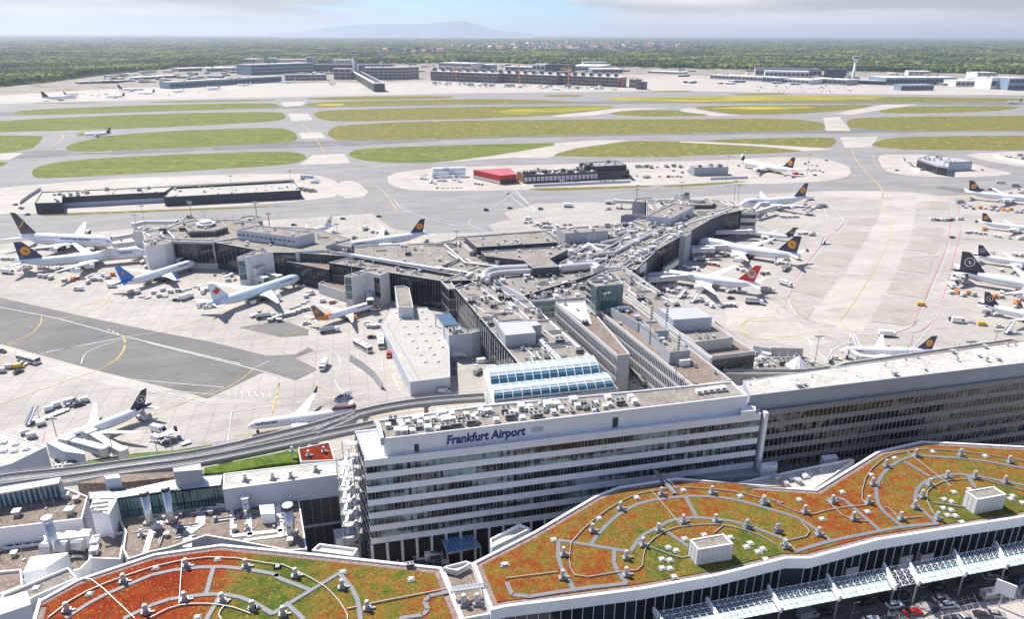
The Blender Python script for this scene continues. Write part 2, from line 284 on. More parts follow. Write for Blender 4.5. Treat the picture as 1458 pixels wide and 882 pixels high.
# ------------------------------------------------------------------ mesh builder
class MB:
    def __init__(s): s.v = []; s.f = []; s.m = []
    def face(s, pts, m=0):
        b = len(s.v); s.v += [tuple(p) for p in pts]; s.f.append(tuple(range(b, b + len(pts)))); s.m.append(m)
    def hexa(s, p, m=0):      # p: 8 corners, bottom 4 ccw then top 4
        b = len(s.v); s.v += [tuple(q) for q in p]
        for f in ((3, 2, 1, 0), (4, 5, 6, 7), (0, 1, 5, 4), (1, 2, 6, 5), (2, 3, 7, 6), (3, 0, 4, 7)):
            s.f.append(tuple(b + i for i in f)); s.m.append(m)
    def box(s, x0, x1, y0, y1, z0, z1, m=0):
        s.hexa([(x0, y0, z0), (x1, y0, z0), (x1, y1, z0), (x0, y1, z0), (x0, y0, z1), (x1, y0, z1), (x1, y1, z1), (x0, y1, z1)], m)
    def obox(s, a, b, w, z0, z1, m=0, z2=None):   # box along a->b of width w
        d = Vector((b[0] - a[0], b[1] - a[1])); d.normalize(); n = Vector((-d.y, d.x)) * w / 2
        za = z0; zb = z0 if z2 is None else z2; h = z1 - z0
        s.hexa([(a[0] - n.x, a[1] - n.y, za), (b[0] - n.x, b[1] - n.y, zb), (b[0] + n.x, b[1] + n.y, zb), (a[0] + n.x, a[1] + n.y, za),
                (a[0] - n.x, a[1] - n.y, za + h), (b[0] - n.x, b[1] - n.y, zb + h), (b[0] + n.x, b[1] + n.y, zb + h), (a[0] + n.x, a[1] + n.y, za + h)], m)
    def prism(s, poly, z0, z1, m=0, mt=None, cap=True, bottom=False):
        n = len(poly)
        for i in range(n):
            a, b = poly[i], poly[(i + 1) % n]
            s.face([(a[0], a[1], z0), (b[0], b[1], z0), (b[0], b[1], z1), (a[0], a[1], z1)], m)
        if cap: s.face([(p[0], p[1], z1) for p in poly], m if mt is None else mt)
        if bottom: s.face([(p[0], p[1], z0) for p in poly[::-1]], m)
    def ring(s, pts): b = len(s.v); s.v += [tuple(p) for p in pts]; return list(range(b, b + len(pts)))
    def skin(s, r1, r2, m=0, closed=True):
        n = len(r1)
        for i in range(n if closed else n - 1):
            j = (i + 1) % n; s.f.append((r1[i], r1[j], r2[j], r2[i])); s.m.append(m)
    def cyl(s, c, r, z0, z1, n=12, m=0, mt=None, r2=None):
        r2 = r if r2 is None else r2
        a = s.ring([(c[0] + r * math.cos(6.2832 * i / n), c[1] + r * math.sin(6.2832 * i / n), z0) for i in range(n)])
        b = s.ring([(c[0] + r2 * math.cos(6.2832 * i / n), c[1] + r2 * math.sin(6.2832 * i / n), z1) for i in range(n)])
        s.skin(a, b, m); s.f.append(tuple(b)); s.m.append(m if mt is None else mt)
    def tube(s, pts, r, n=8, m=0, caps=True):
        pts = [Vector(p) for p in pts]; prev = None
        for i, p in enumerate(pts):
            d = (pts[min(i + 1, len(pts) - 1)] - pts[max(i - 1, 0)]).normalized()
            u = d.cross(Vector((0, 0, 1)))
            if u.length < .01: u = Vector((1, 0, 0))
            u.normalize(); w = u.cross(d)
            k = s.ring([p + (u * math.cos(6.2832 * j / n) + w * math.sin(6.2832 * j / n)) * r for j in range(n)])
            if prev: s.skin(prev, k, m)
            elif caps: s.f.append(tuple(k[::-1])); s.m.append(m)
            prev = k
        if caps: s.f.append(tuple(prev)); s.m.append(m)
    def bar(s, a, b, t, m=0):   # thin square bar between 3-D points
        s.tube([a, b], t * .7, 4, m)
    def mesh(s, name, mats, smooth=False, org=None):
        me = bpy.data.meshes.new(name); v = s.v
        if org is not None: v = [(p[0] - org[0], p[1] - org[1], p[2] - org[2]) for p in v]
        me.from_pydata(v, [], s.f)
        if not isinstance(mats, (list, tuple)): mats = [mats]
        for x in mats: me.materials.append(M[x] if isinstance(x, str) else x)
        me.polygons.foreach_set('material_index', s.m)
        if smooth: me.polygons.foreach_set('use_smooth', [True] * len(s.f))
        me.update(); return me
    def build(s, name, mats, parent=None, smooth=False, **kw):
        org = parent_origin(parent) if parent is not None else None
        return link(name, s.mesh(name, mats, smooth, org), parent)
ORG = {}
def parent_origin(p): return ORG.get(p.name)
def link(name, me, parent=None):
    o = bpy.data.objects.new(name, me); COL.objects.link(o)
    if parent is not None:
        o.parent = parent
        if parent.name in ORG: ORG[o.name] = ORG[parent.name]
    return o
LABELS = {}
def tag(o, label, cat, group=None, kind=None):
    o['label'] = label; o['category'] = cat
    if group: o['group'] = group
    if kind: o['kind'] = kind
    LABELS.setdefault(label, []).append(o.name)
    return o
def thing(name, label, cat, loc=(0, 0, 0), rz=0, group=None):
    """Empty at the thing's base; children are given in world coordinates when rz == 0"""
    o = bpy.data.objects.new(name, None); COL.objects.link(o); o.location = loc; o.rotation_euler = (0, 0, rz); o.empty_display_size = .5
    ORG[o.name] = tuple(loc); tag(o, label, cat, group); return o
def copy_tree(o, parent=None):
    c = o.copy(); COL.objects.link(c)
    if parent is not None: c.parent = parent
    for ch in list(o.children): copy_tree(ch, c)
    return c
def struct(name, mb, mats):
    o = mb.build(name, mats); o['kind'] = 'structure'; return o
def text_mesh(s, size, shear=0, space=1.0, extrude=.0, cuts=0):
    cu = bpy.data.curves.new('t', 'FONT'); cu.body = s; cu.size = size; cu.shear = shear; cu.space_character = space; cu.extrude = extrude; cu.resolution_u = 3; cu.offset = size * .03
    ob = bpy.data.objects.new('t', cu); COL.objects.link(ob)
    bpy.context.view_layer.update()
    me = bpy.data.meshes.new_from_object(ob.evaluated_get(bpy.context.evaluated_depsgraph_get()))
    if cuts:
        import bmesh
        bm = bmesh.new(); bm.from_mesh(me)
        for k in range(-8, 22):
            bmesh.ops.bisect_plane(bm, geom=bm.verts[:] + bm.edges[:] + bm.faces[:], plane_co=(0, k * cuts, 0), plane_no=(0, 1, 0))
        bm.to_mesh(me); bm.free()
    vs = [v.co.copy() for v in me.vertices]; fs = [tuple(p.vertices) for p in me.polygons]
    bpy.data.objects.remove(ob); bpy.data.curves.remove(cu); bpy.data.meshes.remove(me)
    return vs, fs
# ================================================================== THE SETTING
def chaikin(p, n=2):
    for _ in range(n):
        q = []
        for i in range(len(p)):
            a, b = p[i], p[(i + 1) % len(p)]
            q += [a * .75 + b * .25, a * .25 + b * .75]
        p = q
    return p
g = MB(); g.face([(-60000, -3000, 0), (60000, -3000, 0), (60000, 62000, 0), (-60000, 62000, 0)]); struct('ground', g, 'forest_floor')
def sheet(name, polys, z, m, smooth=0, kind='structure'):
    mb = MB()
    for i_, s in enumerate(polys):
        p = W(s, z + i_ * .0035)
        if smooth: p = chaikin(p, smooth)
        mb.face(ccw(p))
    o = mb.build(name, m); o['kind'] = kind; return o
near = [P(-300, 140), P(0, 135), P(110, 128), P(240, 122), P(330, 117), P(480, 117), P(560, 110), P(700, 106), P(880, 102), P(1100, 101), P(1458, 106), P(1900, 112),
        Vector((1500, 300, 0)), Vector((500, 60, 0)), Vector((-500, 60, 0)), Vector((-1200, 300, 0))]
mb = MB(); mb.face([(p.x, p.y, .05) for p in ccw(near)]); struct('apron', mb, 'concrete')
sheet('far_apron', ['A-200,425 0,400 300,380 700,362 1000,352 1441,345 B300,350 600,345 1200,345 1441,315 C100,330 700,360 1441,370 1900,380 1900,400 1441,402 C0,380 B1441,378 1000,384 0,396 A700,414 0,430 -200,440'], .10, 'concrete_pale')
sheet('taxiway', ['-400,152 0,148 238,142 490,136.7 684,132.6 970,129.5 1206,134 1458,136 1900,140 1900,255 1458,268 1375,278 1340,279 1300,274 1250,272 1181,272 1060,276 870,287 763,290 717,302.7 727,312.5 714.5,315 695,320.5 703.8,329 680,331 616,332 560,327 545,316 530,304 470,308 200,324 100,334 0,348 -400,390'], .10, 'asphalt')
sheet('taxiway_dark', ['-60,412 0,424 120,451 236,475 300,487 380,507 421,505 439,495 447,499 420,510 432,515.7 452.7,526.6 421,541.7 383,531 373,531 295,568 275,561 123,524 16,494 -60,476',
                  'D1240,680 1458,640 1600,690 1600,720 1458,730', 'H990,30 1040,20 1458,70 1458,-10 1700,-30 1700,60 1300,80'], .13, 'asphalt_dark')
sheet('runway', ['-400,253 0,227 204,218.5 500,208 680,197.5 900,193 1458,186.5 1900,184 1900,178.5 1458,181 900,187 680,191.5 500,199 204,209.5 0,217 -400,238',
                 '-400,170 0,165.5 238,158.5 490,152.6 700,149.6 968,147 1458,150 1900,153 1900,147.5 1458,145.5 968,142.8 700,146 490,149 238,154.5 0,159.5 -400,165'], .14, 'asphalt_dark')
sheet('concrete_island', ['-40,272 60,262 200,252 410,246 470,252 492,270 470,284 250,299 60,304 -40,306', '551,248 600,241 640,238 900,231 1000,229 1150,222 1207,233 1214,250 1180,258 1100,262 960,262 700,272 590,272 553,264',
   'h0,215 40,190 350,188 480,195 600,208 800,260 1080,330 1250,362 900,390 500,395 200,372 60,335 10,260', 'h750,180 1310,160 1900,150 1900,330 1310,305 900,232',
   '480,258 507,257 531,279 480,284', 'B870,487 1100,460 1200,452 1441,452 1200,462 1110,480 950,492'], .14, 'concrete_pale', 1)
sheet('concrete_crossing', ['B400,682 650,650 900,600 1100,587 1222,587 1000,620 880,662 740,660 600,668',
   'C600,492 670,490 715,548 612,548', 'C670,574 830,572 800,618 690,618', 'C640,476 850,438 1000,436 830,462 720,480', 'A1175,428 1280,425 1262,443 1190,446', 'A1205,475 1290,475 1310,503 1220,507',
   'A1250,555 1345,553 1365,578 1265,582', 'A1310,650 1440,644 1470,682 1250,692', 'C0,457 40,452 180,476 260,482 150,486 0,470', 'C340,600 0,592 0,596 340,612 520,632 560,630 650,625 400,605', 'A0,640 100,640 40,668 0,670'], .15, 'concrete_pale', 0)
GR = ['A130,715 180,690 300,670 600,652 1000,638 1180,634 1250,639 1288,655 1270,675 1200,690 1000,703 600,727 200,747 140,743',
      'B50,640 80,625 250,615 700,602 975,597 700,645 500,672 380,682 200,682 100,670 50,655', 'B905,645 1000,622 1180,598 1230,590 1441,592 C60,598 510,626 500,638 0,652 B1441,658 920,656',
      'C70,592 200,582 640,574 657,590 640,612 600,620 350,605', 'C805,600 870,580 1000,571 1441,567 1900,566 1900,628 1441,629 1100,629 900,624 810,612']
sheet('airfield_grass', GR[:2] + ['A270,615 330,592 500,560 900,540 1170,534 1230,550 1248,577 1235,592 1150,600 800,617 400,634 290,634', 'A-300,568 170,566 182,580 120,637 -300,655', 'A-300,675 45,674 0,702 -300,720',
    'A325,556 360,555 350,570 325,571', 'A-300,525 0,506 200,495 700,474 1180,467 1197,485 1190,500 1100,512 500,541 0,552 -300,565', 'A50,475 90,460 600,440 1130,430 1172,440 1165,450 700,465 300,477 100,483',
    ], .18, 'grass', 1, 'stuff')
sheet('grass_verge', ['e90,212 480,196 1000,178 1250,170 1100,180 500,204 110,220', 'd640,250 900,244 1400,232 1400,240 900,262 700,262', 'g-60,306 600,268 650,275 400,295 0,318'], .2, 'meadow', 1, 'stuff')
sheet('wildflower_meadow', GR[2:] + ['A1365,560 1400,530 1441,524 B300,508 1000,499 1441,499 C0,499 430,495 590,510 614,530 590,547 0,557 B800,570 400,582 0,587 A1400,582', 'C690,503 780,490 1441,484 1900,483 1900,545 1441,547 720,547',
    'A1310,475 1340,465 1441,459 B500,447 1100,441 1185,448 1000,475 700,494 200,505 0,510 A1330,496', 'B1120,478 1200,462 1441,461 C0,467 150,483 0,487 B1300,488', 'C50,450 100,443 500,440 860,438 700,460 560,473 300,482 180,474', 'C815,468 900,450 1060,443 1441,444 1380,460 1200,471 900,475',
    'A1270,440 1300,430 1441,424 B600,413 900,420 1080,430 500,436 0,447 A1320,448', 'A60,432 400,427 450,425 350,433', 'A600,431 640,425 1150,415 1150,422', 'A1240,412 1441,404 B490,401 480,412 0,420', 'B860,399 950,396 1040,399 1020,404 880,405', 'B1170,386 1441,378 C60,381 0,384', 'C180,395 400,388 480,395 300,399'], .18, 'meadow', 1, 'stuff')
sheet('rapeseed_field', ['B1090,412 1200,407 1441,407 C0,405 700,401 900,404 800,415 500,420 0,427 B1300,426', 'B640,462 1100,446 1170,449 900,474 700,480', 'C100,452 300,446 600,448 500,456 200,462', 'A1310,438 1441,430 1441,442 1350,444'], .22, 'rape', 1, 'stuff')
sheet('meadow_edge', ['C880,404 1441,412 1900,415 1900,428 1441,425 700,429 B1300,429 C500,421 820,416'], .22, 'meadow', 0, 'stuff')
TAN = ['H520,245 660,260 600,340 450,320', 'H420,355 580,370 530,440 350,420', 'H290,470 490,490 410,595 240,560', 'H265,640 370,650 330,712 245,655', 'H900,230 1045,240 1030,282 890,272', 'H870,300 1020,315 1000,370 860,350',
       'H830,393 985,402 965,475 810,452', 'H785,500 970,525 945,602 745,575', 'H710,625 920,650 890,747 665,722', 'H975,95 1062,100 1045,142 955,132', 'H560,185 700,190 680,225 540,215']
sheet('site_ground', ['-200,132 0,124 68,118 150,107 238,98.5 340,92 480,90.5 700,89 760,91 970,96.5 1458,105.5 1900,111 1900,118 1458,112 880,106 560,116 330,122 110,133 -200,140'], .06, 'site_ground')
sheet('tan_concrete', TAN, .15, 'concrete_tan')
sheet('pale_concrete', ['H730,80 905,85 870,300 720,620 620,775 470,745 330,712 520,490 700,190', 'H-90,620 160,615 330,755 470,830 300,860 -90,760', 'I0,30 50,50 450,160 850,265 1060,320 1458,325 1458,350 1100,345 820,292 560,252 350,200 0,90', 'H420,0 1100,60 1090,110 500,80 380,40',
                        'h500,480 640,465 780,560 760,590 620,560'], .08, 'concrete_pale')
# ---- painted lines
def strip(mb, s, w, z=.25, m=0, closed=False, dash=None, pts=None):
    w *= .6
    p = pts or W(s, z)
    for a, b in zip(p[:-1], p[1:]):
        d = b - a; L = d.length
        if L < .1: continue
        d.normalize(); n = Vector((-d.y, d.x, 0)) * w / 2
        segs = [(0, L)] if not dash else [(k, min(k + dash[0], L)) for k in np.arange(0, L, dash[0] + dash[1])]
        for u0, u1 in segs:
            A_, B_ = a + d * u0, a + d * u1
            mb.face([A_ - n, B_ - n, B_ + n, A_ + n], m)
def curve_(s, z=.25):
    p = W(s, z)
    for _ in range(3):
        q = [p[0]]
        for a, b in zip(p[:-1], p[1:]): q += [a * .75 + b * .25, a * .25 + b * .75]
        p = q + [p[-1]]
    return p
mb = MB()
for s, w in (('I0,-385 600,-275', .5), ('D0,575 290,630 620,720 1250,870', .7), ('I760,28 1310,165 1458,205', .7), ('I210,85 640,5', .5), ('D240,810 640,730 1180,650', .4), ('I670,220 1160,262', .5), ('I850,275 1110,300', .5), ('I1300,170 1395,125', .5),
             ('H410,110 440,185', .6), ('H480,330 340,440 300,480', .0), ('H0,560 60,560', 0), ('E580,100 600,100', 0), ('J470,80 470,120', .3), ('J600,100 600,175 655,175', .3), ('J640,120 640,160', .3), ('J650,200 690,280 740,305', .3), ('J650,198 685,195', .3), ('J670,240 700,236', .3),
             ('B740,790 830,882', 1), ('B700,800 800,882', .7), ('d520,240 700,380', .6), ('d560,285 400,386', .6), ('T0,55 280,120 420,165', .5), ('C-10,540 0,540', 0), ('I220,490 240,470 235,540', .0)):
    if w: strip(mb, s, w)
for s, w in (('H400,120 430,95 520,190 520,205 350,420 235,560 230,620 300,720 420,770 560,790', .5), ('H560,790 800,780 900,730 930,670 1060,380 1080,250', .45), ('H140,620 220,720 330,790 360,870', .5), ('L420,210 470,130 560,100 640,95', .5), ('H880,860 1000,720 1060,560', .45),
             ('I420,140 440,80 540,40 640,12', .5), ('J230,15 330,60 390,120 370,190 350,240 400,290', .35), ('D30,780 100,760', .3), ('T300,60 255,90 290,130 420,168', .5), ('E655,10 700,70 860,120 1120,180', .6), ('C-10,560 0,560', 0), ('J470,0 640,10', .0)):
    if w: strip(mb, '', w, pts=curve_(s))
strip(mb, 'H250,0 330,60', .001)
strip(mb, 'L290,20 410,75 460,140 440,175', .55, dash=(2.5, 2)); strip(mb, 'H210,620 320,730 440,800', .5, dash=(3, 2)); strip(mb, 'D560,690 620,715', .8, dash=(2, 2))
for s in ('f0,0',): pass
for x0, x1, y in ((300, 470, 639), (285, 460, 651), (815, 898, 622), (812, 895, 631)): strip(mb, 'A%d,%d %d,%d' % (x0, y + 2, x1, y - 4), 2.4, .3)
for x0, x1, y in ((430, 500, 586), (440, 515, 596)): strip(mb, 'B%d,%d %d,%d' % (x0, y + 1, x1, y - 1), 2.4, .3)
for x0, x1, y in ((1345, 1425, 604), (1350, 1428, 613)): strip(mb, 'A%d,%d %d,%d' % (x0, y + 2, x1, y - 2), 2.4, .3)
strip(mb, '-200,234 0,222 204,214 500,203.5 680,194.5 900,190 1458,183.8 1800,181.5', 1.2, .3, dash=(30, 60)); strip(mb, '-200,166 0,162.5 238,156.5 490,150.8 700,147.8 968,145 1458,147.8', 1.6, .3, dash=(40, 60))
strip(mb, '0,159.9 238,154.9 490,149.4 700,146.4 968,143.2 1458,145.8', 1.0, .3); strip(mb, '0,165.1 238,158.1 490,152.2 700,149.2 968,146.6 1458,149.6', 1.0, .3)
for k in range(22):   # tyre-marked checks beside the lower left taxiway
    x, y = 60 + k * 48, 80 + k * 12.6
    strip(mb, 'I%f,%f %f,%f' % (x, y, x + 30, y + 8), .5); strip(mb, 'I%f,%f %f,%f' % (x - 6, y + 12, x + 26, y + 20), .5)
for k in range(8):
    x = 1180 + k * 36; strip(mb, 'I%f,%f %f,%f' % (x, 280 + k * 1.5, x + 10, 305 + k * 1.5), .4)
o = mb.build('white_markings', 'mark'); o['kind'] = 'structure'
mb = MB()
for s, w in (('I640,0 655,60 600,130 500,175', .6), ('I1315,170 1260,215 1190,260 1090,300', .6), ('I500,175 300,240 0,350', .5), ('I1450,235 1440,300 1415,390', .5), ('J225,240 300,270 350,320 370,350', .45), ('J65,240 25,390', .45), ('D40,770 160,720 215,660 215,625', .6),
             ('H700,0 730,40 720,80 780,250 700,420 580,620 500,720', .5), ('H500,720 540,760 575,830', .45), ('H610,780 700,830', .45), ('H0,780 60,820 280,795 470,760', .4), ('H0,720 200,710 470,740', .4), ('G1230,690 1160,720 1170,780 1300,800 1458,800', .4), ('G1330,700 1200,705 1130,750 1180,820 1458,812', .4),
             ('C720,625 740,680 850,790 850,830', 1), ('C735,740 690,768 600,765', .8), ('C805,650 820,690 870,720', .8), ('C850,800 980,778 1100,775', .7), ('A255,560 270,570 240,600 200,620', 1), ('A90,600 70,615', 1), ('B115,750 200,800 250,882', .8), ('D570,515 550,560 460,600 270,640 200,640', .4), ('A1265,520 1310,560 1360,640', 1.1),
             ('D655,735 640,800 600,850 550,872', .5)):
    strip(mb, '', w, pts=curve_(s))
o = mb.build('yellow_markings', 'mark_yellow'); o['kind'] = 'structure'
mb = MB()
for s in ('H1090,45 1060,110 1080,230 1060,330 960,560 920,700 850,770 700,790', 'H1140,60 1110,150 1135,240 1100,360 1060,520 1010,700 930,770 870,780', 'H880,790 870,840', 'H520,215 400,330 280,480 230,600', 'I235,480 220,545', 'H135,620 150,640 230,720 330,790'):
    strip(mb, '', .55, pts=curve_(s))
o = mb.build('red_markings', 'mark_red'); o['kind'] = 'structure'

# ---- distant mountain ridge, real size, 24 km away
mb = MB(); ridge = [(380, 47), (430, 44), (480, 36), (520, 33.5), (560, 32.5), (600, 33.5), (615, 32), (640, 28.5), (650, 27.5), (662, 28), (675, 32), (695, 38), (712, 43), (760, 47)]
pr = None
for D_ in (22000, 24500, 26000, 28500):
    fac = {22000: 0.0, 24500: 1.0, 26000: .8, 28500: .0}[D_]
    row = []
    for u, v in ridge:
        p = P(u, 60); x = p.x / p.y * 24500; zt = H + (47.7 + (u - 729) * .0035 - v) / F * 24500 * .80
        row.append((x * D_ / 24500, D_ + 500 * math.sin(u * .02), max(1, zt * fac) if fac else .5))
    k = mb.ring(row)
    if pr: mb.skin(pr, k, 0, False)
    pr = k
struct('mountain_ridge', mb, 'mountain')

# ---- forest: tens of thousands of crowns, one mass
def edge_v(u):
    xs = [-300, 0, 68, 146, 238, 340, 480, 630, 700, 760, 970, 1458, 1900]; vs = [136, 124, 116, 105, 97.5, 91.5, 91, 90.5, 88.5, 92, 97.5, 106, 112]
    return np.interp(u, xs, vs)
rng = np.random.default_rng(3)
def crowns(name, D0, D1, sp, rad, mname, town=True):
    pts = []
    n = int(.5 * 1.5 * (D1 * D1 - D0 * D0) / sp ** 2)
    D = np.sqrt(rng.uniform(D0 ** 2, D1 ** 2, n)); x = rng.uniform(-.78, .78, n) * D
    ww = D * math.cos(PI_) + H * math.sin(PI_); yy = -H * math.cos(PI_) + D * math.sin(PI_)
    u = 729 + F * x / ww; v = 441 - F * yy / ww + (u - 729) * .0035
    keep = v < edge_v(u) + rng.uniform(-1, 1, n)
    if town:
        keep &= ~(((u - 825) / 165) ** 2 + ((v - 68) / 5.5) ** 2 < rng.uniform(.5, 1.1, n))
        keep &= ~(((u - 590) / 45) ** 2 + ((v - 76) / 3.0) ** 2 < rng.uniform(.5, 1.1, n))
    clr = np.sin(x * .0021 + 1.3 * np.sin(D * .0009)) * np.sin(D * .0013 + np.cos(x * .0011)) + .35 * np.sin(x * .006) * np.sin(D * .0045)
    keep &= clr < .74
    x, D = x[keep], D[keep]; n = len(x)
    r = rad * rng.uniform(.65, 1.3, n); h = 17 * rng.uniform(.75, 1.25, n) * (1 + .12 * np.sin(x * .004) * np.sin(D * .003)); sq = rng.uniform(.8, 1.2, n)
    rings = [(1.0, .35, 6), (.85, .80, 6)]
    V = []; 
    a0 = rng.uniform(0, 6.28, n)
    for (rr, zz, k) in rings:
        for j in range(k):
            jr = rr * rng.uniform(.72, 1.2, n); a = a0 + j * 6.2832 / k + zz
            V.append(np.stack([x + r * jr * np.cos(a), D + r * jr * np.sin(a) * sq, h * (zz + rng.uniform(-.08, .08, n))], 1))
    V.append(np.stack([x + r * rng.uniform(-.2, .2, n), D, h * 1.0], 1))
    V = np.stack(V, 1); nv = 13
    fs = []
    for j in range(6):
        k = (j + 1) % 6; fs += [(j, k, 6 + k), (j, 6 + k, 6 + j), (6 + j, 6 + k, 12)]
    fs = np.array(fs); T = (fs[None] + (np.arange(n) * nv)[:, None, None]).reshape(-1)
    me = bpy.data.meshes.new(name); me.vertices.add(n * nv); me.vertices.foreach_set('co', V.reshape(-1).astype(np.float32))
    nf = n * 18; me.loops.add(nf * 3); me.loops.foreach_set('vertex_index', T.astype(np.int32))
    me.polygons.add(nf); me.polygons.foreach_set('loop_start', np.arange(0, nf * 3, 3, dtype=np.int32)); me.polygons.foreach_set('loop_total', np.full(nf, 3, np.int32))
    me.materials.append(M[mname]); me.update(calc_edges=True); me.validate()
    o = bpy.data.objects.new(name, me); COL.objects.link(o); o['kind'] = 'stuff'; o['label'] = 'green mixed forest of many treetops beyond the airfield'; o['category'] = 'forest'
    return n
fm = bpy.data.materials.new('foliage'); fm.use_nodes = True; t_ = fm.node_tree; b_ = t_.nodes['Principled BSDF']; b_.inputs['Roughness'].default_value = .9; b_.inputs['Specular IOR Level'].default_value = .1
g_ = t_.nodes.new('ShaderNodeNewGeometry'); r_ = t_.nodes.new('ShaderNodeValToRGB'); n_ = t_.nodes.new('ShaderNodeTexNoise'); n_.inputs['Scale'].default_value = .0028; n_.inputs['Detail'].default_value = 6
t_.links.new(g_.outputs['Position'], n_.inputs['Vector']); ad = t_.nodes.new('ShaderNodeMath'); ad.operation = 'MULTIPLY_ADD'; ad.inputs[1].default_value = .5
t_.links.new(g_.outputs['Random Per Island'], ad.inputs[0]); sb = t_.nodes.new('ShaderNodeMath'); sb.operation = 'MULTIPLY_ADD'; sb.inputs[1].default_value = 1.9; sb.inputs[2].default_value = -.70; t_.links.new(n_.outputs['Fac'], sb.inputs[0]); t_.links.new(sb.outputs[0], ad.inputs[2])
t_.links.new(ad.outputs[0], r_.inputs[0]); e_ = r_.color_ramp.elements; e_[0].position = .22; e_[0].color = (.020, .038, .017, 1); e_[1].position = .78; e_[1].color = (.22, .24, .07, 1)
k_ = e_.new(.45); k_.color = (.052, .085, .027, 1); k_ = e_.new(.65); k_.color = (.105, .145, .038, 1); t_.links.new(r_.outputs[0], b_.inputs['Base Color']); M['foliage'] = fm
crowns('forest', 1900, 3300, 12.5, 7.5, 'foliage'); crowns('forest', 3300, 6000, 24, 15, 'foliage'); crowns('forest', 6000, 12000, 58, 38, 'foliage'); crowns('forest', 12000, 26000, 170, 110, 'foliage', False)
# ---- the air
hz = MB(); hz.box(-70000, 70000, -4000, 70000, -1, 612); ho = hz.build('haze', [])
hm = bpy.data.materials.new('haze'); hm.use_nodes = True; ht = hm.node_tree; ht.nodes.clear(); ov = ht.nodes.new('ShaderNodeOutputMaterial'); pv = ht.nodes.new('ShaderNodeVolumePrincipled')
pv.inputs['Color'].default_value = (.80, .90, 1, 1); pv.inputs['Density'].default_value = 5e-5; pv.inputs['Anisotropy'].default_value = 0.35; ht.links.new(pv.outputs[0], ov.inputs['Volume'])
ho.data.materials.append(hm); ho['kind'] = 'stuff'; ho['label'] = 'pale blue haze over the distant land'; ho['category'] = 'haze'

# ---- distant buildings
def lerp(a, b, t): return a + (b - a) * t
def farb(name, label, cat, a, b, hpx, depth, wall='far_wall', roof='far_wall', bands=2, bm='far_dark', group=None, extra=None, cols=0):
    """a building whose near wall stands from photo bearing a to b on the ground; height in pixels of the near wall at its distance"""
    A_, B_ = W1(a), W1(b); dist = (A_.length + B_.length) / 2; h = hpx * dist / F
    d = (B_ - A_).normalized(); n = Vector((-d.y, d.x, 0))
    if n.y < 0: n = -n
    th = thing(name, label, cat, (A_ + B_) / 2, 0, group)
    m = MB(); poly = ccw([A_, B_, B_ + n * depth, A_ + n * depth]); m.prism(poly, 0, h, cap=False); m.build('wall', wall, th)
    m = MB(); m.prism(ccw(inset(poly, -.6)), h, h + 1.2); m.build('roof', roof, th)
    for k in range(bands):
        z0 = h * (k + .3) / bands; z1 = h * (k + .75) / bands; m = MB(); L = (B_ - A_).length; c = cols or max(2, int(L / 14))
        for j in range(c):
            p, q = A_ + d * L * (j + .1) / c, A_ + d * L * (j + .9) / c
            m.obox(p - n * .3, q - n * .3, 1.0, z0, z1)
        m.build('window_band', bm, th)
    if roof != 'none':
        m = MB()
        for j in range(max(1, int((B_ - A_).length / 60))):
            t = random.uniform(.1, .9); p = A_.lerp(B_, t) + n * depth * random.uniform(.3, .7); s_ = random.uniform(2, 5); m.box(p.x - s_, p.x + s_, p.y - s_, p.y + s_, h + 1, h + 3.5)
        m.build('roof_plant', 'metal_light', th)
    return th, A_, B_, n, h
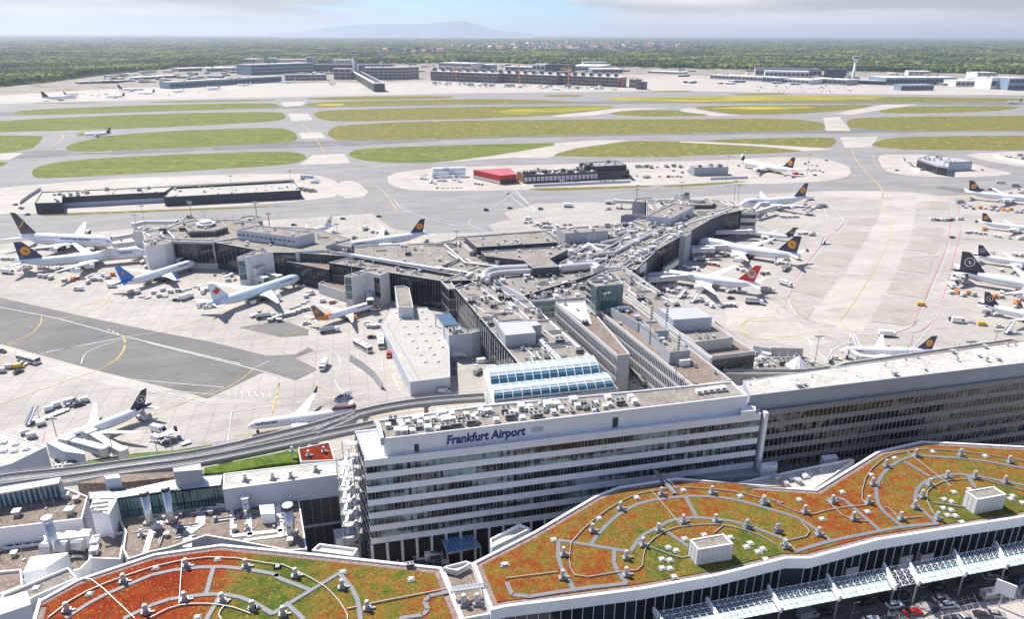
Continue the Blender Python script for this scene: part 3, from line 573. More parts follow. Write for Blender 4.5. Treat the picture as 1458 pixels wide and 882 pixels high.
FB = [('terminal_building', 'blue grey terminal hall at the left of the far building site', 'a100,152 600,130', 12, 90, 'far_blue', 'far_wall', 3), ('terminal_building', 'brown lattice terminal hall left of the far grey tower', 'a600,128 915,128', 9, 100, 'scaffold', 'far_dark', 2),
 ('terminal_building', 'far terminal hall under dark curved roof right of the grey tower', 'a960,130 1240,128', 9, 110, 'scaffold', 'far_dark', 2), ('building_shell', 'raw concrete shell with open floors right of the far tower', 'a1010,188 1300,186', 15, 70, 'far_wall', 'far_wall', 4),
 ('building_shell', 'second raw concrete shell with dark openings at the far site', 'a1300,186 1440,180', 15, 70, 'far_wall', 'far_wall', 4), ('pier_building', 'long dark low pier at the left of the far apron', 'A712,372 1180,342', 7, 45, 'far_blue', 'far_wall', 1),
 ('pier_building', 'grey low pier joining the far halls', 'a370,195 700,192', 7, 40, 'far_wall', 'far_wall', 2), ('concrete_block', 'pale concrete block beside the foot of the far grey tower', 'a760,185 900,185', 13, 40, 'far_wall', 'far_wall', 3),
 ('pier_building', 'long unfinished pier with roof towers, left end', 'b100,148 500,165', 12, 45, 'scaffold', 'far_white', 3), ('pier_building', 'long unfinished pier with roof towers, middle stretch', 'b500,160 860,176', 12, 45, 'scaffold', 'far_white', 3),
 ('pier_building', 'long unfinished pier with roof towers, right end', 'b860,172 1250,190', 12, 45, 'scaffold', 'far_white', 3), ('small_tower_block', 'small square shell at the right end of the long unfinished pier', 'b1310,192 1355,196', 11, 20, 'scaffold', 'far_wall', 2), ('small_tower_block', 'brown square shell standing last to the right of the far site', 'b1355,203 1405,205', 9, 20, 'scaffold', 'far_dark', 2),
 ('office_block', 'white stepped hall behind the long unfinished pier', 'b150,82 345,90', 9, 90, 'far_white', 'far_white', 2), ('office_block', 'pale blue office block behind the unfinished pier', 'b385,85 470,88', 7, 40, 'far_blue', 'far_white', 3), ('office_block', 'low pale blue hall left of the white tall hall', 'b555,88 720,92', 5, 60, 'far_blue', 'far_white', 1),
 ('office_block', 'white hall beside the dark blue far block', 'b720,92 795,94', 9, 60, 'far_white', 'far_white', 1), ('office_block', 'dark blue glazed block in the far building row', 'b800,93 935,98', 9, 60, 'far_dark', 'far_dark', 3), ('hall', 'long white roofed hall right of the dark blue far block', 'b940,88 1130,92', 6, 200, 'far_white', 'far_white', 1),
 ('hall', 'blue and white low hall at the right end of the far row', 'b1085,104 1270,104', 5, 90, 'far_blue', 'far_white', 1), ('apartment_block', 'white stepped apartment block at the forest edge', 'b1030,66 1170,66', 6, 40, 'far_white', 'far_white', 3),
 ('cargo_hall', 'big pale hall with thin flat roof left of the dark cargo office', 'c55,102 400,108', 8, 160, 'far_wall', 'far_dark', 1), ('cargo_hall', 'white hall in front of the big pale cargo hall', 'c105,108 335,112', 7, 60, 'far_white', 'far_white', 1), ('office_block', 'dark glazed office block left of the white control tower', 'c412,113 527,116', 10, 60, 'far_dark', 'far_dark', 3),
 ('cargo_hall', 'low pale shed left of the blue clad wall', 'c-180,118 90,132', 5, 60, 'far_white', 'far_white', 1), ('cargo_hall', 'bright blue clad low shed', 'c90,134 185,140', 6, 50, 'far_blue', 'far_white', 1), ('cargo_hall', 'wide white low shed right of the bright blue one', 'c185,138 335,148', 5, 70, 'far_white', 'far_white', 1),
 ('cargo_hall', 'pale shed with dark front left of the curved dark hall', 'c335,140 530,152', 6, 60, 'far_wall', 'far_white', 1), ('cargo_hall', 'dark curved hall below the white control tower', 'c525,143 735,150', 4, 60, 'far_dark', 'far_wall', 1), ('hangar', 'long grey blue hangar with flat roof right of the control tower', 'c735,150 1100,148', 8, 90, 'far_blue', 'far_white', 1),
 ('cargo_hall', 'green grey low building in front of the long hangar', 'c815,180 985,178', 6, 30, 'far_blue', 'far_wall', 1), ('cargo_hall', 'low white shed between the long hangar and the pale blue hangar', 'c1100,158 1280,158', 6, 60, 'far_white', 'far_white', 1), ('hangar', 'pale blue hangar near the right edge', 'c1280,172 1370,172', 12, 70, 'far_white', 'far_white', 1),
 ('hangar', 'grey blue hangar at the right edge of the photo', 'c1370,178 1458,178', 13, 70, 'far_blue', 'far_white', 2), ('office_block', 'white block at the forest edge right of the control tower', 'c850,116 965,118', 8, 60, 'far_white', 'far_white', 3), ('office_block', 'brick coloured small block beside the white forest edge block', 'c950,120 1010,120', 5, 50, 'scaffold', 'far_wall', 2),
 ('office_block', 'pale block farthest right at the forest edge', 'c1210,120 1310,120', 7, 60, 'far_white', 'far_white', 3), ('office_block', 'grey block above the trees left of the far terminal halls', 'a35,82 140,84', 9, 60, 'far_wall', 'far_white', 2), ('office_block', 'pale blue block behind the blue grey terminal hall', 'a232,72 300,72', 8, 60, 'far_blue', 'far_wall', 3),
 ('office_block', 'long pale block behind the blue grey terminal hall', 'a310,72 540,72', 7, 60, 'far_white', 'far_white', 3), ('office_block', 'small blue block right of the long pale block', 'a540,70 590,70', 9, 40, 'far_blue', 'far_wall', 3), ('office_block', 'low pale block left of the far grey tower', 'a750,70 900,70', 6, 60, 'far_white', 'far_white', 2),
 ('shed', 'flat pale shed at the left of the far site', 'A750,300 860,296', 3.5, 60, 'far_wall', 'far_white', 1), ('shed', 'long white shed left of the blue grey terminal hall', 'A865,302 1030,298', 4.5, 70, 'far_white', 'far_white', 1), ('shed', 'wide white roofed shed alone at the forest edge on the left', 'A425,302 600,296', 2, 60, 'far_white', 'far_white', 1),
 ('shed', 'low white shed at the far right of the building site', 'B1300,305 1441,310', 2, 60, 'far_white', 'far_white', 1), ('shed', 'grey low sheds behind the left far apron', 'A330,352 520,345', 2, 40, 'far_wall', 'far_wall', 1), ('shed', 'pale low shed beside the left end of the dark pier', 'A560,335 740,325', 2.5, 50, 'far_wall', 'far_white', 1)]
for nm, lb, s, hp, dp, wl, rf, bd in FB:
    a, b = s.split(' '); k = a[0]
    farb(nm, lb, nm.replace('_', ' '), a, k + b, hp, dp, wl, rf, bd)
# roof towers along the unfinished pier, its front piles of material
th = None
pier_towers = 0
for i in range(23):
    t = i / 22; p = W1('b%f,%f' % (lerp(130, 1240, t), lerp(150, 188, t))); d_ = p.length; n = Vector((-.1, 1, 0)); p = p + n * 22
    z = 12 * d_ / F
    m = MB(); s_ = 5.5; m.box(p.x - s_, p.x + s_, p.y - s_, p.y + s_, z + 1.3, z + 12); m.box(p.x - s_ * 1.25, p.x + s_ * .2, p.y - s_ - 2, p.y - s_ - .02, z + 3, z + 9, 1)
    o = m.build('roof_tower', ['far_wall', 'far_dark']); tag(o, 'square roof tower with dark louvres on the long unfinished pier', 'roof tower', 'roof towers along the unfinished pier')
def tower(name, label, s, htop, shaft_r, mat_s, mat_c, flare):
    p = W1(s); h = htop * p.length / F; th = thing(name, label, 'tower', p)
    m = MB(); m.cyl(p, shaft_r * 1.15, 0, h * .74, 16, r2=shaft_r * .8); m.cyl(p, shaft_r * .8, h * .74, h * .86, 16, r2=shaft_r * flare * .8); m.build('shaft', mat_s, th, True)
    m = MB(); m.cyl(p, shaft_r * flare, h * .861, h * .89, 16); m.cyl(p, shaft_r * flare * .8, h * .955, h * .97, 16); m.build('gallery', 'far_white', th)
    m = MB(); m.cyl(p, shaft_r * flare * .72, h * .891, h * .954, 16, r2=shaft_r * flare * .85); m.build('cab', mat_c, th)
    m = MB(); m.tube([(p.x, p.y, h * .97), (p.x, p.y, h * 1.08)], .4, 6); m.build('antenna', 'red', th)
tower('control_tower', 'white airport control tower with flared dark glass cab before the forest', 'c565,122', 28, 5, 'far_white', 'far_dark', 2.3)
tower('control_tower', 'grey cylindrical tower rising over the far building site', 'a935,172', 34, 8.5, 'wall_grey', 'far_dark', 1.35)
# pier of the far terminal pointing to the viewer
a, b = W1('a945,175'), W1('a1125,285'); th = thing('pier_building', 'white topped pier pointing towards the runways below the grey tower', 'pier building', (a + b) / 2)
m = MB(); m.obox(a, b, 28, 0, 20); m.build('wall', 'far_dark', th); m = MB(); m.obox(a, b, 29, 20.01, 22); m.build('roof', 'far_white', th)
for i in range(12):
    p = a.lerp(b, (i + .5) / 12); m = MB(); m.obox(p + Vector((-9, 0, 0)), p + Vector((9, 0, 0)), 9, 22.01, 24); m.build('roof_light', 'far_dark', th)
def crane(label, s, hpx, jib, ang, col, cat='crane'):
    p = W1(s); h = hpx * p.length / F; th = thing('tower_crane', label, cat, p); m = MB(); m.box(p.x - 1.1, p.x + 1.1, p.y - 1.1, p.y + 1.1, 0, h)
    for k in range(int(h / 4)): m.bar((p.x - 1.3, p.y - 1.3, k * 4), (p.x + 1.3, p.y - 1.3, k * 4 + 4), .3)
    m.build('mast', col, th); d = Vector((math.cos(ang), math.sin(ang), 0)); e = p + d * jib; f_ = p - d * jib * .3; m = MB()
    m.bar((f_.x, f_.y, h), (e.x, e.y, h), .9); m.bar((p.x, p.y, h + 9), (e.x, e.y, h + .6), .3); m.bar((p.x, p.y, h + 9), (f_.x, f_.y, h), .3); m.bar((p.x, p.y, h), (p.x, p.y, h + 9), .8); m.build('jib', col, th)
    m = MB(); m.box(f_.x - 2, f_.x + 2, f_.y - 2, f_.y + 2, h - 4, h - .8); m.build('counterweight', 'far_wall', th)
crane('orange crane at the left of the long unfinished pier', 'b255,155', 15, 55, .3, 'orange'); crane('tall orange crane at the middle of the unfinished pier', 'b640,175', 26, 60, 1.5, 'orange'); crane('orange crane right of the middle of the unfinished pier', 'b940,185', 22, 60, 1.9, 'orange')
crane('blue crane mast behind the pier pointing at the runways', 'a1160,190', 32, 40, 2.0, 'far_blue'); crane('thin orange crane between the two concrete shells', 'a1250,120', 18, 60, 2.6, 'orange'); crane('low orange crane beside the small square shells', 'b1270,190', 12, 40, .2, 'orange'); crane('far thin crane on the skyline left of centre', 'A740,140', 14, 420, 1.1, 'metal_grey'); crane('far pair crane on the skyline right of the mountain', 'B900,140', 16, 500, 2.4, 'metal_grey')
# town beyond the forest
hm_ = []
for wcol, rcol in (('far_white', 'tile_roof'), ('far_wall', 'tile_roof'), ('far_white', 'far_dark')):
    m = MB(); m.box(-8, 8, -6, 6, 0, 9, 0); m.hexa([(-8.8, -6.8, 9), (8.8, -6.8, 9), (8.8, 6.8, 9), (-8.8, 6.8, 9), (-8.8, -.2, 15), (8.8, -.2, 15), (8.8, .2, 15), (-8.8, .2, 15)], 1); hm_.append(m.mesh('house', [wcol, rcol]))
for i in range(285):
    th_ = random.uniform(0, 6.28); r = math.sqrt(random.random()) * 1.12; u = 825 + 165 * r * math.cos(th_); v = 68 + 5.0 * r * math.sin(th_)
    if i < 26: u, v = 590 + 44 * r * math.cos(th_), 76 + 2.6 * r * math.sin(th_)
    p = P(u, v); o = bpy.data.objects.new('house', random.choice(hm_)); COL.objects.link(o); o.location = p; s_ = random.uniform(1.5, 3.0); o.scale = (s_, s_, s_ * .9); o.rotation_euler = (0, 0, random.uniform(0, 3)); tag(o, 'small pale house in the distant town beyond the forest', 'house', 'houses of the distant town')
for i, (s, hp) in enumerate((('B300,236', 10), ('B338,236', 13), ('B378,233', 8), ('B408,236', 7), ('B705,234', 5), ('B840,208', 4), ('B905,196', 5), ('A430,205', 3), ('A155,232', 3), ('A455,205', 2.5))):
    k = s[0]; x, y = map(float, s[1:].split(','))
    farb('high_rise', ['slim grey high rise leftmost in the town behind the grey tower', 'tallest grey high rise behind the far terminal', 'pale high rise right of the tallest one', 'low pale block rightmost beside the high rises', 'white block at the near edge of the distant town', 'white block amid the distant town', 'white block at the back of the distant town', 'white building amid the forest on the left', 'pale building amid the forest near the left edge', 'second white building amid the left forest'][i], 'high rise', '%s%f,%f' % (k, x - 9, y), '%s%f,%f' % (k, x + 9, y), hp, 25, 'far_wall' if i < 4 else 'far_white', 'far_wall', 2)

# far construction clutter: sheds, stacks, low walls between the far halls and the forest
cl_ = []
for k, (wc, rc) in enumerate((('far_wall', 'far_white'), ('far_dark', 'far_wall'), ('far_white', 'far_white'), ('scaffold', 'far_wall'), ('far_blue', 'far_white'))):
    m = MB(); m.box(-6, 6, -3, 3, 0, 4.5, 0); m.box(-6.3, 6.3, -3.3, 3.3, 4.51, 4.9, 1); m.box(-4, -1, -3.05, -2.9, .3, 3.2, 2); m.box(1, 4.5, -3.05, -2.9, 1.5, 3.4, 2); cl_.append(m.mesh('shed', [wc, rc, 'far_dark']))
rr = random.Random(77); k = 0
while k < 290:
    t = rr.random()
    if t < .45: u, v = rr.uniform(150, 480), 0; v = rr.uniform(edge_v(u) + 2.5, 119 - (u - 150) * .02)
    elif t < .7: u = rr.uniform(480, 900); v = rr.uniform(edge_v(u) + 1.5, 104)
    else: u = rr.uniform(970, 1458); v = rr.uniform(edge_v(u) + 1.5, 121)
    if 340 < u < 480 and v > 106: continue
    p = P(u, v); o = bpy.data.objects.new('far_shed', rr.choice(cl_)); COL.objects.link(o); o.location = p; s_ = rr.uniform(.8, 2.2); o.scale = (s_ * rr.uniform(1, 2.2), s_, rr.uniform(.8, 1.5)); o.rotation_euler = (0, 0, rr.choice((.15, 1.7, .05))); k += 1
    tag(o, 'small shed or container stack on the far ground between airfield and forest', 'shed', 'far sheds before the forest')
# ================================================================== BUILDINGS OF THE TERMINAL
def facade(par, a, b, z0, z1, nfl, ncol, glass='glass', frame='metal_grey', lo=.28, hi=.95, off=.12, mull=.11, proud=.08, tilt=.06, name='window_band', side=None):
    """rows of glazing on the wall a->b (world points); every pane is its own slightly tilted island, mullions stand in front"""
    a = Vector((a[0], a[1], 0)); b = Vector((b[0], b[1], 0)); d = (b - a); L = d.length; d.normalize(); n = Vector((-d.y, d.x, 0))
    mid = (a + b) / 2
    if side is None: side = -mid          # towards the photographer
    if n.dot(side) < 0: n = -n
    fh = (z1 - z0) / nfl; rr = random.Random(int(L * 100))
    for k in range(nfl):
        p0, p1 = z0 + fh * (k + lo), z0 + fh * (k + hi)
        m = MB()
        for j in range(ncol):
            s0, s1 = L * j / ncol + .02, L * (j + 1) / ncol - .02
            t = [off + rr.uniform(0, tilt) for _ in range(4)]
            m.face([a + d * s0 + n * t[0] + Vector((0, 0, p0)), a + d * s1 + n * t[1] + Vector((0, 0, p0)), a + d * s1 + n * t[2] + Vector((0, 0, p1)), a + d * s0 + n * t[3] + Vector((0, 0, p1))])
        w = m.build(name, glass, par)
        if mull:
            m = MB()
            for j in range(ncol + 1):
                q = a + d * (L * j / ncol) + n * (off + proud)
                m.obox(q - d * mull / 2, q + d * mull / 2, proud, p0, p1)
            m.build('mullions', frame, w)
def edges(poly, mode='front'):
    out = []
    for i in range(len(poly)):
        a, b = poly[i], poly[(i + 1) % len(poly)]
        d = b - a; n = Vector((d.y, -d.x, 0)); mid = (a + b) / 2
        if n.dot(-mid) > 0 and d.length > 3: out.append((a, b))
    return out
def building(name, label, poly, z, base=0, wall='wall_conc', roof='gravel', par=.7, rim=.35, rimmat=None, cat='building', win=None, glass='glass', minlen=8, zoff=0):
    """poly: world points of the roof edge. win = (storeys, pane width, lo, hi)"""
    if isinstance(poly, str): poly = W(poly, z)
    poly = ccw(poly); c = sum((Vector((p.x, p.y, 0)) for p in poly), Vector()) / len(poly)
    th = thing(name, label, cat, (c.x, c.y, base))
    inn = inset(poly, rim); m = MB(); n = len(poly)
    for i in range(n):
        j = (i + 1) % n; a, b, ai, bi = poly[i], poly[j], inn[i], inn[j]
        m.face([(a.x, a.y, base), (b.x, b.y, base), (b.x, b.y, z), (a.x, a.y, z)])
        m.face([(a.x, a.y, z), (b.x, b.y, z), (bi.x, bi.y, z), (ai.x, ai.y, z)], 1)
        m.face([(ai.x, ai.y, z), (bi.x, bi.y, z), (bi.x, bi.y, z - par), (ai.x, ai.y, z - par)], 1)
    m.build('wall', [wall, rimmat or wall], th)
    m = MB(); m.face([(p.x, p.y, z - par + .01) for p in inn]); r = m.build('roof', roof, th)
    if win:
        for a, b in edges(poly):
            L = (b - a).length
            if L > minlen: facade(th, a, b, base, z - .6, win[0], max(2, int(L / win[1])), glass, lo=win[2], hi=win[3])
    th['zr'] = z - par
    return th, r, poly
def inside(p, poly):
    c = False
    for i in range(len(poly)):
        a, b = poly[i], poly[i - 1]
        if (a.y > p[1]) != (b.y > p[1]) and p[0] < (b.x - a.x) * (p[1] - a.y) / (b.y - a.y) + a.x: c = not c
    return c
# small rooftop pieces, mesh data shared by all copies
def pf_vent():
    m = MB(); m.box(-.5, .5, -.5, .5, 0, 1.0); m.box(-.75, .75, -.75, .75, 1.0, 1.25, 1); return m.mesh('roof_vent', ['duct', 'metal_light'])
def pf_mush():
    m = MB(); m.cyl((0, 0), .32, 0, .9, 10); m.cyl((0, 0), .62, .9, 1.2, 10, r2=.4); return m.mesh('exhaust_cowl', 'steel')
def pf_ac():
    m = MB(); m.box(-1.5, 1.5, -.9, .9, .25, 1.7); m.box(-1.35, 1.35, -.95, -.9, .5, 1.4, 1); m.cyl((-.7, 0), .55, 1.7, 1.9, 12, 1); m.cyl((.7, 0), .55, 1.7, 1.9, 12, 1)
    for x in (-1.3, 1.3):
        for y in (-.7, .7): m.box(x - .1, x + .1, y - .1, y + .1, 0, .25)
    return m.mesh('air_handler', ['duct', 'dark'])
def pf_box():
    m = MB(); m.box(-.9, .9, -.9, .9, .1, 1.5); m.box(-.98, .98, -.98, .98, 1.5, 1.62); m.box(-.6, .6, -.93, -.9, .4, 1.2, 1); return m.mesh('white_unit', ['white_paint', 'metal_grey'])
def pf_dome():
    m = MB(); m.box(-.75, .75, -.75, .75, 0, .35, 1); m.hexa([(-.7, -.7, .35), (.7, -.7, .35), (.7, .7, .35), (-.7, .7, .35), (-.35, -.35, .75), (.35, -.35, .75), (.35, .35, .75), (-.35, .35, .75)]); return m.mesh('roof_light', ['white_paint', 'metal_grey'])
def pf_pipe():
    m = MB(); m.tube([(-3, 0, .5), (2.4, 0, .5), (3, 0, .2), (3, 0, 0)], .28, 8); m.tube([(-3, 0, .5), (-3, 0, 0)], .28, 8); m.tube([(-2, .7, .35), (2, .7, .35)], .14, 6)
    return m.mesh('duct', ['duct'])
def pf_rail():
    m = MB(); m.box(-3, 3, -.25, .25, .15, .35); m.box(-3, 3, .5, .62, .1, .7); return m.mesh('cable_tray', ['metal_grey'])
def pf_mast():
    m = MB(); m.tube([(0, 0, 0), (0, 0, 4.5)], .06, 5); m.box(-.25, .25, -.25, .25, 0, .25); return m.mesh('lightning_rod', ['metal_grey'])
def pf_hatch():
    m = MB(); m.box(-1.6, 1.6, -1.1, 1.1, 0, 2.1); m.box(-1.75, 1.75, -1.25, 1.25, 2.1, 2.25, 1); m.box(-.4, .4, -1.13, -1.1, .1, 1.9, 2); return m.mesh('stair_head', ['wall_pale', 'metal_light', 'dark'])
PF = dict(vent=pf_vent(), mush=pf_mush(), ac=pf_ac(), box=pf_box(), dome=pf_dome(), pipe=pf_pipe(), rail=pf_rail(), mast=pf_mast(), hatch=pf_hatch())
NM = dict(vent='roof_vent', mush='exhaust_cowl', ac='air_handler', box='plant_cabinet', dome='roof_light', pipe='duct', rail='cable_tray', mast='lightning_rod', hatch='stair_head')
def put(roof, kind, x, y, z, rz=0, s=1, sz=None):
    o = bpy.data.objects.new(NM[kind], PF[kind]); COL.objects.link(o); o.parent = roof; og = ORG[roof.name]
    o.location = (x - og[0], y - og[1], z - og[2]); o.rotation_euler = (0, 0, rz); o.scale = (s, s, sz or s); return o
AX = R_(12.6)      # the terminal's own grid direction
def clutter(B, n, kinds='vent vent mush pipe ac rail mast', seed=1, s=(.8, 1.5), keep=None):
    th, r, poly = B; rr = random.Random(seed); z = th['zr'] + .02; p = inset(poly, 1.6)
    xs = [q.x for q in p]; ys = [q.y for q in p]; k = 0; t = 0; kinds = kinds.split(); cnt = {}
    while k < n and t < n * 30:
        t += 1; x, y = rr.uniform(min(xs), max(xs)), rr.uniform(min(ys), max(ys))
        if not inside((x, y), p) or (keep and not keep(x, y)): continue
        kd = rr.choice(kinds)
        if cnt.get(kd, 0) >= 98: continue
        cnt[kd] = cnt.get(kd, 0) + 1
        put(r, kd, x, y, z, AX + rr.choice((0, 0, math.pi / 2, math.pi / 2 + .02)), rr.uniform(*s)); k += 1
def ducts(B, lst, r=.8, z=.9, mt='duct', name='duct_run'):
    th, rf, poly = B; zz = th['zr'] + z
    for s in lst:
        p = W(s, zz); m = MB(); m.tube(p, r, 8); 
        for q in p[::1]: m.box(q.x - .25, q.x + .25, q.y - .25, q.y + .25, th['zr'], zz)
        m.build(name, mt, rf)

# ---- west finger
B = building('finger_building', 'left pier head with hexagonal rooftop and glazed corner', 'p209,348 244,343.5 303,344.5 345,337 372,322 366,317 342,313 283,312 255,317 232,324 203,331', 18, wall='wall_conc', rimmat='wall_pale', cat='terminal building'); clutter(B, 40, seed=2)
HW = B
a, b = W('p247,343.6 302,344.6', 18); facade(B[0], a, b, 4, 16.5, 1, 9, 'glass', lo=0, hi=1)
B2 = building('roof_pavilion', 'hexagonal rooftop pavilion with dark glass sides on the left pier head', 'R500,217 700,212 805,182 760,143 565,150 470,187', 21.5, 17.33, 'wall_conc', 'gravel', cat='roof pavilion'); 
for a, b in edges(B2[2]): facade(B2[0], a, b, 17.4, 20.8, 1, max(2, int((b - a).length / 2.5)), lo=.05, hi=.9)
clutter(B2, 6, seed=4)
th = thing('roof_lantern', 'small white ringed lantern on top of the left hexagonal rooftop pavilion', 'roof lantern', W1('R635,175', 21)); c = W1('R635,175', 21)
m = MB(); m.cyl(c, 5, 20.85, 22.3, 8); m.cyl(c, 6.4, 22.3, 22.8, 8); m.build('drum', 'white_paint', th); m = MB(); m.cyl(c, 4.2, 22.81, 24, 8); m.build('cap', 'duct', th); m = MB(); m.tube([(c.x, c.y, 24), (c.x, c.y, 32)], .1, 5); m.build('antenna', 'metal_grey', th)
def duct_ring(B, s, w, h, mt='wall_pale', name='roof_channel', z=0):   # raised kerb like strips on the roofs
    p = W(s, B[0]['zr'] + h); m = MB()
    for a, b in zip(p[:-1], p[1:]): m.obox(a, b, w, B[0]['zr'] + z, B[0]['zr'] + h)
    m.build(name, mt, B[1])
for s in ('R285,215 270,240 300,270 395,278', 'R320,205 385,275', 'R395,278 700,285', 'R420,150 300,205', 'R130,222 240,298', 'R175,240 215,292', 'R290,190 420,155'): duct_ring(HW, s, .7, .8)
def opening(B, s, name='roof_opening'):
    m = MB(); p = W(s, B[0]['zr'] + .12); m.face(ccw(p)); q = p + [p[0]]; o = m.build(name, 'glass', B[1]); m = MB()
    for a, b in zip(q[:-1], q[1:]): m.obox(a, b, .4, B[0]['zr'], B[0]['zr'] + .7)
    m.build('kerb', 'wall_pale', o)
opening(HW, 'R280,240 315,212 372,270 300,262')
B = building('gate_tower', 'pale corner block at the left front of the left pier head', 'p207,350 233,348 244,344 225,339 203,343', 18.6, 0, 'wall_pale', cat='gate tower'); clutter(B, 5, seed=6)
m = MB(); a, b = W('R148,335 165,335', 18); facade(B[0], a, b, 8, 16, 1, 2, 'glass_teal', lo=0, hi=1)
B = building('gate_tower', 'grey stair block at the far left end of the left pier', 'R50,222 120,225 235,212 240,195 170,188 60,196', 17, 0, 'wall_conc', cat='gate tower'); clutter(B, 12, 'vent pipe mush', seed=7)
B = building('gate_annex', 'small rooftop block behind the left hexagon at the far side', 'R440,130 500,150 600,130 560,100 480,105', 16, 0, 'wall_conc', cat='gate annex'); clutter(B, 6, seed=8)
B = building('gate_annex', 'grey block with green glass end at the right rear of the left pier head', 'R900,120 960,150 1085,140 1085,105 1000,95 920,105', 17.5, 0, 'wall_grey', cat='gate annex'); clutter(B, 6, seed=9)
P1 = building('terminal_wing', 'long left terminal wing running from the hexagonal head to the hub', 'p303,344.5 367,356 388,359.5 420,359.5 500,365 645,391 700,398 760,392 800,380 830,345 775,328 650,337 645,341 618,346 500,350 500,340 447,325 372,322 345,337', 17.6, wall='wall_dark', rimmat='wall_pale', cat='terminal building'); clutter(P1, 150, seed=11)
a, b = W('p304,345 367,356', 17.6); facade(P1[0], a, b, 4, 16.4, 1, 10, lo=0, hi=1)
a, b = W('p389,360 420,360', 17.6); facade(P1[0], a, b, 9, 16.4, 1, 5, lo=0, hi=1)
B = building('long_roof_house', 'long blue grey windowed house on the left pier roof', 'p337,327 421,337.8 447,331 369,320.5', 23.5, 16.95, 'wall_blue', 'gravel', cat='rooftop building'); clutter(B, 10, 'vent dome mush', seed=12)
a, b = B[2][0], B[2][1]
e = max(edges(B[2]), key=lambda e: (e[1] - e[0]).length); facade(B[0], e[0], e[1], 18, 23, 1, 13, 'glass_blue', lo=.35, hi=.6, mull=1.2, frame='wall_blue')
B = building('roof_wedge', 'triangular grey roof house right of the long blue grey one', 'E305,255 360,250 438,262 438,218', 20.5, 16.95, 'wall_grey', 'gravel', cat='rooftop building')
T1 = building('terrace', 'lower brown terrace below the pale blue parapet wall', 'p403,371 468,384 469,372 500,366 460,358.5 419,360.5 408,364', 13, 0, 'wall_dark', 'gravel_brown', cat='terrace', rimmat='wall_conc'); clutter(T1, 6, seed=14)
a, b = W('E0,300 325,378', 13); a, b = W('p403,371 468,384', 13); facade(T1[0], a, b, 4, 12, 2, 16, lo=.1, hi=.9)
m = MB(); a, b, c = W('E148,292 295,283 440,305', 17.6); m.obox(a, b, .5, 12.5, 18.4); m.obox(b, c, .5, 12.5, 18.4); tag(m.build('parapet_wall', 'wall_blue'), 'pale blue angled parapet wall above the brown terrace', 'wall')
T2 = building('front_building', 'flat roofed strip with dark glass wall between the square gate tower and hub corner', 'p468,374 520,382 554,388 628,400 640,411 656,404 645,392 500,366', 16.4, 0, 'wall_dark', 'gravel', cat='terminal building', rimmat='wall_pale'); clutter(T2, 26, seed=15)
for s, c in (('p469,375 516,382.5', 12), ('p555,389 628,400', 18)):
    a, b = W(s, 16.4); facade(T2[0], a, b, 2, 15.6, 3, c, lo=.06, hi=.92)
m = MB(); p = W('E440,305 900,380', 17.6); m.obox(p[0], p[1], 2.6, 17.0, 18.4); tag(m.build('blue_gutter', 'wall_blue'), 'long straight blue grey channel along the left wing roof', 'roof channel')
GT1 = building('gate_tower', 'square pale gate tower with tall green windows in front of the left wing', 'S392,297 452,302 585,268 675,292 752,262 690,240 600,234', 18.2, 0, 'wall_pale', 'gravel', cat='gate tower'); clutter(GT1, 9, seed=16)
a, b = W('S400,298 448,301', 18.2); facade(GT1[0], a, b, 5, 17.5, 3, 2, 'glass_teal', lo=.05, hi=.95)
a, b = W('S630,282 675,292', 18.2); facade(GT1[0], a, b, 5, 16.5, 3, 2, lo=.05, hi=.95)
B = building('entrance_box', 'small white box projecting from the square gate tower', 'S485,368 540,385 610,360 560,345', 11, 0, 'wall_pale', 'gravel', cat='annex')
B = building('low_annex', 'low pale annex left of the square gate tower', 'S185,358 395,425 395,345 270,325 240,330', 6, 0, 'wall_pale', 'gravel_brown', cat='annex'); 
GT2 = building('gate_tower', 'pale gate tower with green corner glass at the light blue jet', 'R882,428 962,424 1080,396 1170,388 1095,352', 18.2, 0, 'wall_pale', 'gravel', cat='gate tower'); clutter(GT2, 8, seed=17)
a, b = W('R887,428 940,425', 18.2); facade(GT2[0], a, b, 4, 16, 3, 2, 'glass_teal', lo=.05, hi=.95)
B = building('entrance_box', 'pale open topped box in front of the gate tower at the light blue jet', 'R968,505 1040,520 1130,480 1060,470', 11, 0, 'wall_pale', 'gravel', cat='annex')
# ---- hub with three plant boxes
HUB = building('hub_hall', 'central hub roof crowded with ducts and pipes', 'p630,400 700,398 745,421 862,385 891,381 905,384 940,352 984,327 1011,312 990,305 900,316 850,322 775,327 800,345 700,370', 17.9, 0, 'wall_dark', 'gravel', cat='terminal building', rimmat='wall_pale')
clutter(HUB, 420, 'vent vent mush pipe ac rail box pipe rail mast hatch', seed=21)
B = building('plant_house', 'rear flat topped plant house with dark blue front in the hub', 'T232,205 330,292 976,252 850,163', 23.2, 17.3, 'wall_dark', 'gravel', cat='plant house', rimmat='wall_grey'); clutter(B, 14, 'vent dome mush', seed=22)
B = building('plant_house', 'stepped polygonal plant house in the centre of the hub', 'T362,325 400,362 702,398 780,460 990,447 908,385 1057,312 1020,283', 22.4, 17.3, 'wall_dark', 'gravel', cat='plant house', rimmat='wall_grey'); clutter(B, 12, 'vent dome mast', seed=23)
B = building('plant_house', 'grey blue plant house with double door right of the hub centre', 'T968,140 1036,181 1380,160 1310,121', 24, 17.3, 'wall_grey', 'gravel', cat='plant house'); clutter(B, 5, 'dome vent', seed=24)
a, b = W('T1150,175 1290,168', 24); e = max(edges(B[2]), key=lambda e: (e[1] - e[0]).length); d = (e[1] - e[0]); facade(B[0], e[0] + d * .5, e[0] + d * .74, 17.6, 22.5, 1, 2, 'wall_blue', lo=0, hi=1, tilt=0)
